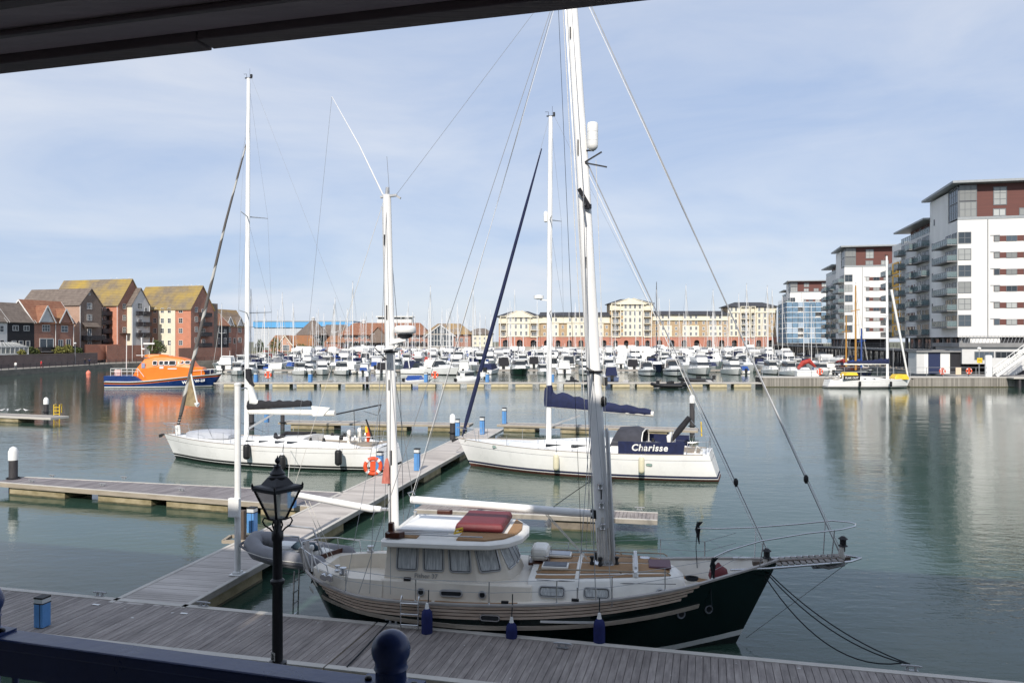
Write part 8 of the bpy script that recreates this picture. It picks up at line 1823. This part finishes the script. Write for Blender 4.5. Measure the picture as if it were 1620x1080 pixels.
# blue balcony railing
zR = 6.2
r0 = pw(0,991,zR); r1 = pw(480,1053,zR); dr = (r1-r0).normalized(); nr = Vector((-dr.y,dr.x,0))
ra = empty('balcony_railing', r0, math.atan2(dr.y,dr.x), 'dark blue iron balcony railing with round ball finials across the bottom', 'railing')
m = MB(); m.bx(-1.5,3.4,-.075,0,-.03,0); m.build('top_rail', blued, ra, bevel=.006)
m = MB(); m.bx(-1.5,3.4,-.068,-.012,-.1,-.031); m.build('rail_web', blued, ra)
def loc_on(px):
    r_ = (px-810)/FP; return (r_*r0.y-r0.x)/(dr.x-r_*dr.y)
for px_ in (-4, 629, 1541):
    x = loc_on(px_); m = MB(); m.lathe((x,-.037,0), [(.036,-1.1),(.036,-.02),(.052,-.012),(.052,.0),(.036,.008),(.036,.035),(.040,.040),(.037,.046)]+[(.0455*math.sin(R(a_)), .083-.0455*math.cos(R(a_))) for a_ in range(55,176,12)], 28); m.build('post_finial', blued, ra)
    m = MB(); m.prism([(x-.075,-.07),(x+.075,-.07),(x+.075,-.005),(x-.075,-.005)], .001, .006); m.build('base_flange', blued, ra)
    for dx in (-.058,.058): m = MB(); m.lathe((x+dx,-.037,.006), [(.009,0),(.009,.005),(.005,.008)], 8); m.build('bolt', blackp, ra)
m = MB(); m.beam((loc_on(-4)+.02,-.037,-.45),(loc_on(-4)+.25,-.037,-.95),.03,.03); m.build('brace', blued, ra)
m = MB(); m.bx(-1.5,3.4,-.055,-.025,-1.0,-.96); m.build('bottom_rail', blued, ra)
for k in range(32): x = -1.4+k*.15; m = MB(); m.tube([(x,-.04,-.96),(x,-.04,-.1)], .008, 6); m.build('baluster', blued, ra)
# victorian street lamp
LY = 7.35; lxp = (439-810)/FP*LY
lp = empty('street_lamp', (lxp, LY, 2.2), R(-35), 'black iron lamp post with a glazed lantern in the foreground', 'street lamp')
zz = lambda py: HC-(py-540)/FP*LY-2.2
tilt = -.018
m = MB(); m.lathe((0,0,0), [(.085,0),(.085,zz(1046)),(.05,zz(1044)),(.048,zz(925)),(.066,zz(922)),(.066,zz(917)),(.045,zz(914)),(.042,zz(856)),(.055,zz(852)),(.055,zz(841)),(.036,zz(838)),(.03,zz(822))], 18); m.build('post', blackp, lp)
hw0, hw1 = .054, .155; zl0, zl1 = zz(820), zz(773)
corn = [(1,1),(-1,1),(-1,-1),(1,-1)]
m = MB()
for a_, b_ in corn: m.beam((a_*hw0,b_*hw0,zl0),(a_*hw1,b_*hw1,zl1+.02),.022,.022)
for k in range(4):
    a_, b_ = corn[k], corn[(k+1)%4]; m.beam((a_[0]*hw0,a_[1]*hw0,zl0),(b_[0]*hw0,b_[1]*hw0,zl0),.022,.02); m.beam((a_[0]*hw1,a_[1]*hw1,zl1),(b_[0]*hw1,b_[1]*hw1,zl1),.022,.026)
m.build('lantern_frame', blackp, lp)
lg = M('lantern_glass', (.62,.63,.58), .15, alpha=.5, ior=1.45, var=.1, scale=6)
for k in range(4):
    a_, b_ = corn[k], corn[(k+1)%4]; m = MB(); e = .97; m.add([(a_[0]*hw0*e,a_[1]*hw0*e,zl0),(b_[0]*hw0*e,b_[1]*hw0*e,zl0),(b_[0]*hw1*e,b_[1]*hw1*e,zl1),(a_[0]*hw1*e,a_[1]*hw1*e,zl1)], [(0,1,2,3)]); m.build('glass_pane', lg, lp)
m = MB(); m.lathe((0,0,zl0+.01), [(.02,0),(.024,.05),(.02,.07),(.019,.19),(.008,.21)], 12); m.build('bulb', M('bulb_white', (.7,.68,.6), .3), lp)
m = MB(); s2 = math.sqrt(2)
m.lathe((0,0,zl1), [(hw1*s2*1.07,.0),(hw1*s2*1.08,.02),(hw1*s2*1.0,.035),(hw1*s2*.68,.045),(hw1*s2*.40,zz(754)-zl1)], 4, rot=R(45), sm=False); m.build('roof', blackp, lp)
zt0 = zz(755)
m = MB(); m.lathe((0,0,zt0-.01), [(a__*.70,b__*.68) for a__,b__ in [(.115,0),(.118,.03),(.10,.045),(.095,.06),(.105,.075),(.085,.095),(.06,.13),(.048,.165),(.05,.175),(.03,.185),(.014,.20),(.012,.205),(.032,.225),(.036,.25),(.026,.275),(.01,.29),(.006,.315)]], 16); m.build('finial', blackp, lp)
for a_, b_ in corn: m = MB(); m.lathe((a_*hw1*1.04,b_*hw1*1.04,zl1+.015), [(.011,0),(.008,.012),(.012,.022),(.003,.045)], 8); m.build('corner_finial', blackp, lp)
for k in range(4):
    a_ = R(45+90*k); c_, s_ = math.cos(a_), math.sin(a_); m = MB(); m.tube([(c_*r_, s_*r_, zl0+h) for r_, h in ((.085,.0),(.12,.01),(.135,-.02),(.115,-.06),(.07,-.09),(.036,-.13))], .008, 6); m.build('scroll_bracket', blackp, lp)
    m = MB(); m.tube([(c_*r_, s_*r_, zl0+h) for r_, h in ((.03,.0),(.045,-.06),(.03,-.11),(.04,-.15))], .008, 6); m.build('scroll_bracket', blackp, lp)
m = MB(); m.box((.0,-.052,zz(1035)),(.055,.004,.075)); npz = m.build('number_plate', M('plate_grey', (.45,.45,.42), .5), lp)
text('3', 'plate_number', black, npz, (-.018,-.056,zz(1035)-.026), (1,0,0), (0,0,1), .07, bold=.001)
# ---------------------------------------------------------------- people on the left promenade
def person(x, y, z, face, shirt, legs, label, bag=None):
    t = empty('person', (x,y,z), face, label, 'person', 'people walking on the left promenade')
    me = bpy.data.meshes.new('body'); V = [(0,0,.92),(0,0,1.12),(0,0,1.38),(0,0,1.50),(0,.0,1.60),(.01,0,1.70),
        (.20,0,1.36),(.26,-.06,1.10),(.24,.05,.86),(-.20,0,1.36),(-.26,.08,1.10),(-.24,.16,.88),(.09,0,.86),(.10,.12,.48),(.10,.05,.07),(.10,.17,.03),(-.09,0,.86),(-.10,-.10,.48),(-.10,-.24,.09),(-.10,-.13,.03)]
    E = [(0,1),(1,2),(2,3),(3,4),(4,5),(2,6),(6,7),(7,8),(2,9),(9,10),(10,11),(0,12),(12,13),(13,14),(14,15),(0,16),(16,17),(17,18),(18,19)]
    Rr = [(.15,.11),(.14,.10),(.18,.11),(.06,.06),(.095,.11),(.07,.08),(.06,.06),(.05,.05),(.04,.04),(.06,.06),(.05,.05),(.04,.04),(.10,.10),(.065,.065),(.05,.05),(.045,.04),(.10,.10),(.065,.065),(.05,.05),(.045,.04)]
    me.from_pydata(V, E, []); me.update(); ob = bpy.data.objects.new('body', me); C.objects.link(ob); ob.parent = t
    sk = ob.modifiers.new('skin', 'SKIN'); sk.use_smooth_shade = True
    for i, r_ in enumerate(Rr): me.skin_vertices[0].data[i].radius = r_
    me.skin_vertices[0].data[0].use_root = True
    sb = ob.modifiers.new('sub', 'SUBSURF'); sb.levels = 1; sb.render_levels = 1
    dg = bpy.context.evaluated_depsgraph_get(); m2 = bpy.data.meshes.new_from_object(ob.evaluated_get(dg)); ob.modifiers.clear(); ob.data = m2
    m2.materials.clear()
    for q in (shirt, legs, skinm): m2.materials.append(q)
    for p in m2.polygons:
        c = p.center; p.material_index = 1 if c.z < .93 and abs(c.x) < .19 else (2 if c.z > 1.46 or (abs(c.x) > .2 and c.z < .98) else 0); p.use_smooth = True
    m = MB(); m.lathe((0,-.01,1.60), [(.115,-.02),(.125,.04),(.11,.12),(.05,.165)], 12, sy=1.1); m.build('hair', hairm, t)
    if bag: m = MB(); m.box((0,-.2,1.2),(.3,.18,.42)); m.build('backpack', bag, t, bevel=.06)
skinm = M('skin', (.45,.28,.20), .6); hairm = M('dark_hair', (.04,.025,.02), .7)
person(-102.6, 162, 1.155, R(180), whitec, greyc, 'person in a white top walking on the left promenade')
person(-101.9+(-2.0), 173, 1.155, R(160), M('red_jacket', (.45,.02,.03), .8), redc, 'person in a red jacket by the left promenade railing')
person(-105.4, 193.5, 1.155, R(0), blackc, navy, 'left one of the two people in dark clothes on the left promenade', bag=blackc)
person(-104.7, 194.2, 1.155, R(20), navy, blackc, 'right one of the two people in dark clothes on the left promenade')
p = pw(140,592,0); m = MB(); m.lathe((0,0,-.2), [(.1,0),(.45,.2),(.5,.5),(.35,.85),(.1,.98),(.06,1.1)], 14); o = m.build('mooring_buoy', M('salmon_buoy', (.75,.22,.15), .5), label='small round red mooring buoy near the left promenade', cat='buoy'); o.location = p

# small fixing plates on the near walkway
for px_, py_, lb_ in ((152,956,'small pale fixing plate on the near walkway left of the junction'),(291,970,'small pale fixing plate on the near walkway right of the junction')):
    m = MB(); m.bx(-.09,.09,-.035,.035,0,.012); o = m.build('fixing_plate', whitep, label=lb_, cat='plate', group='fixing plates on the near walkway'); o.location = pw(px_,py_,ZP+.01); o.rotation_euler = (0,0,rzm)
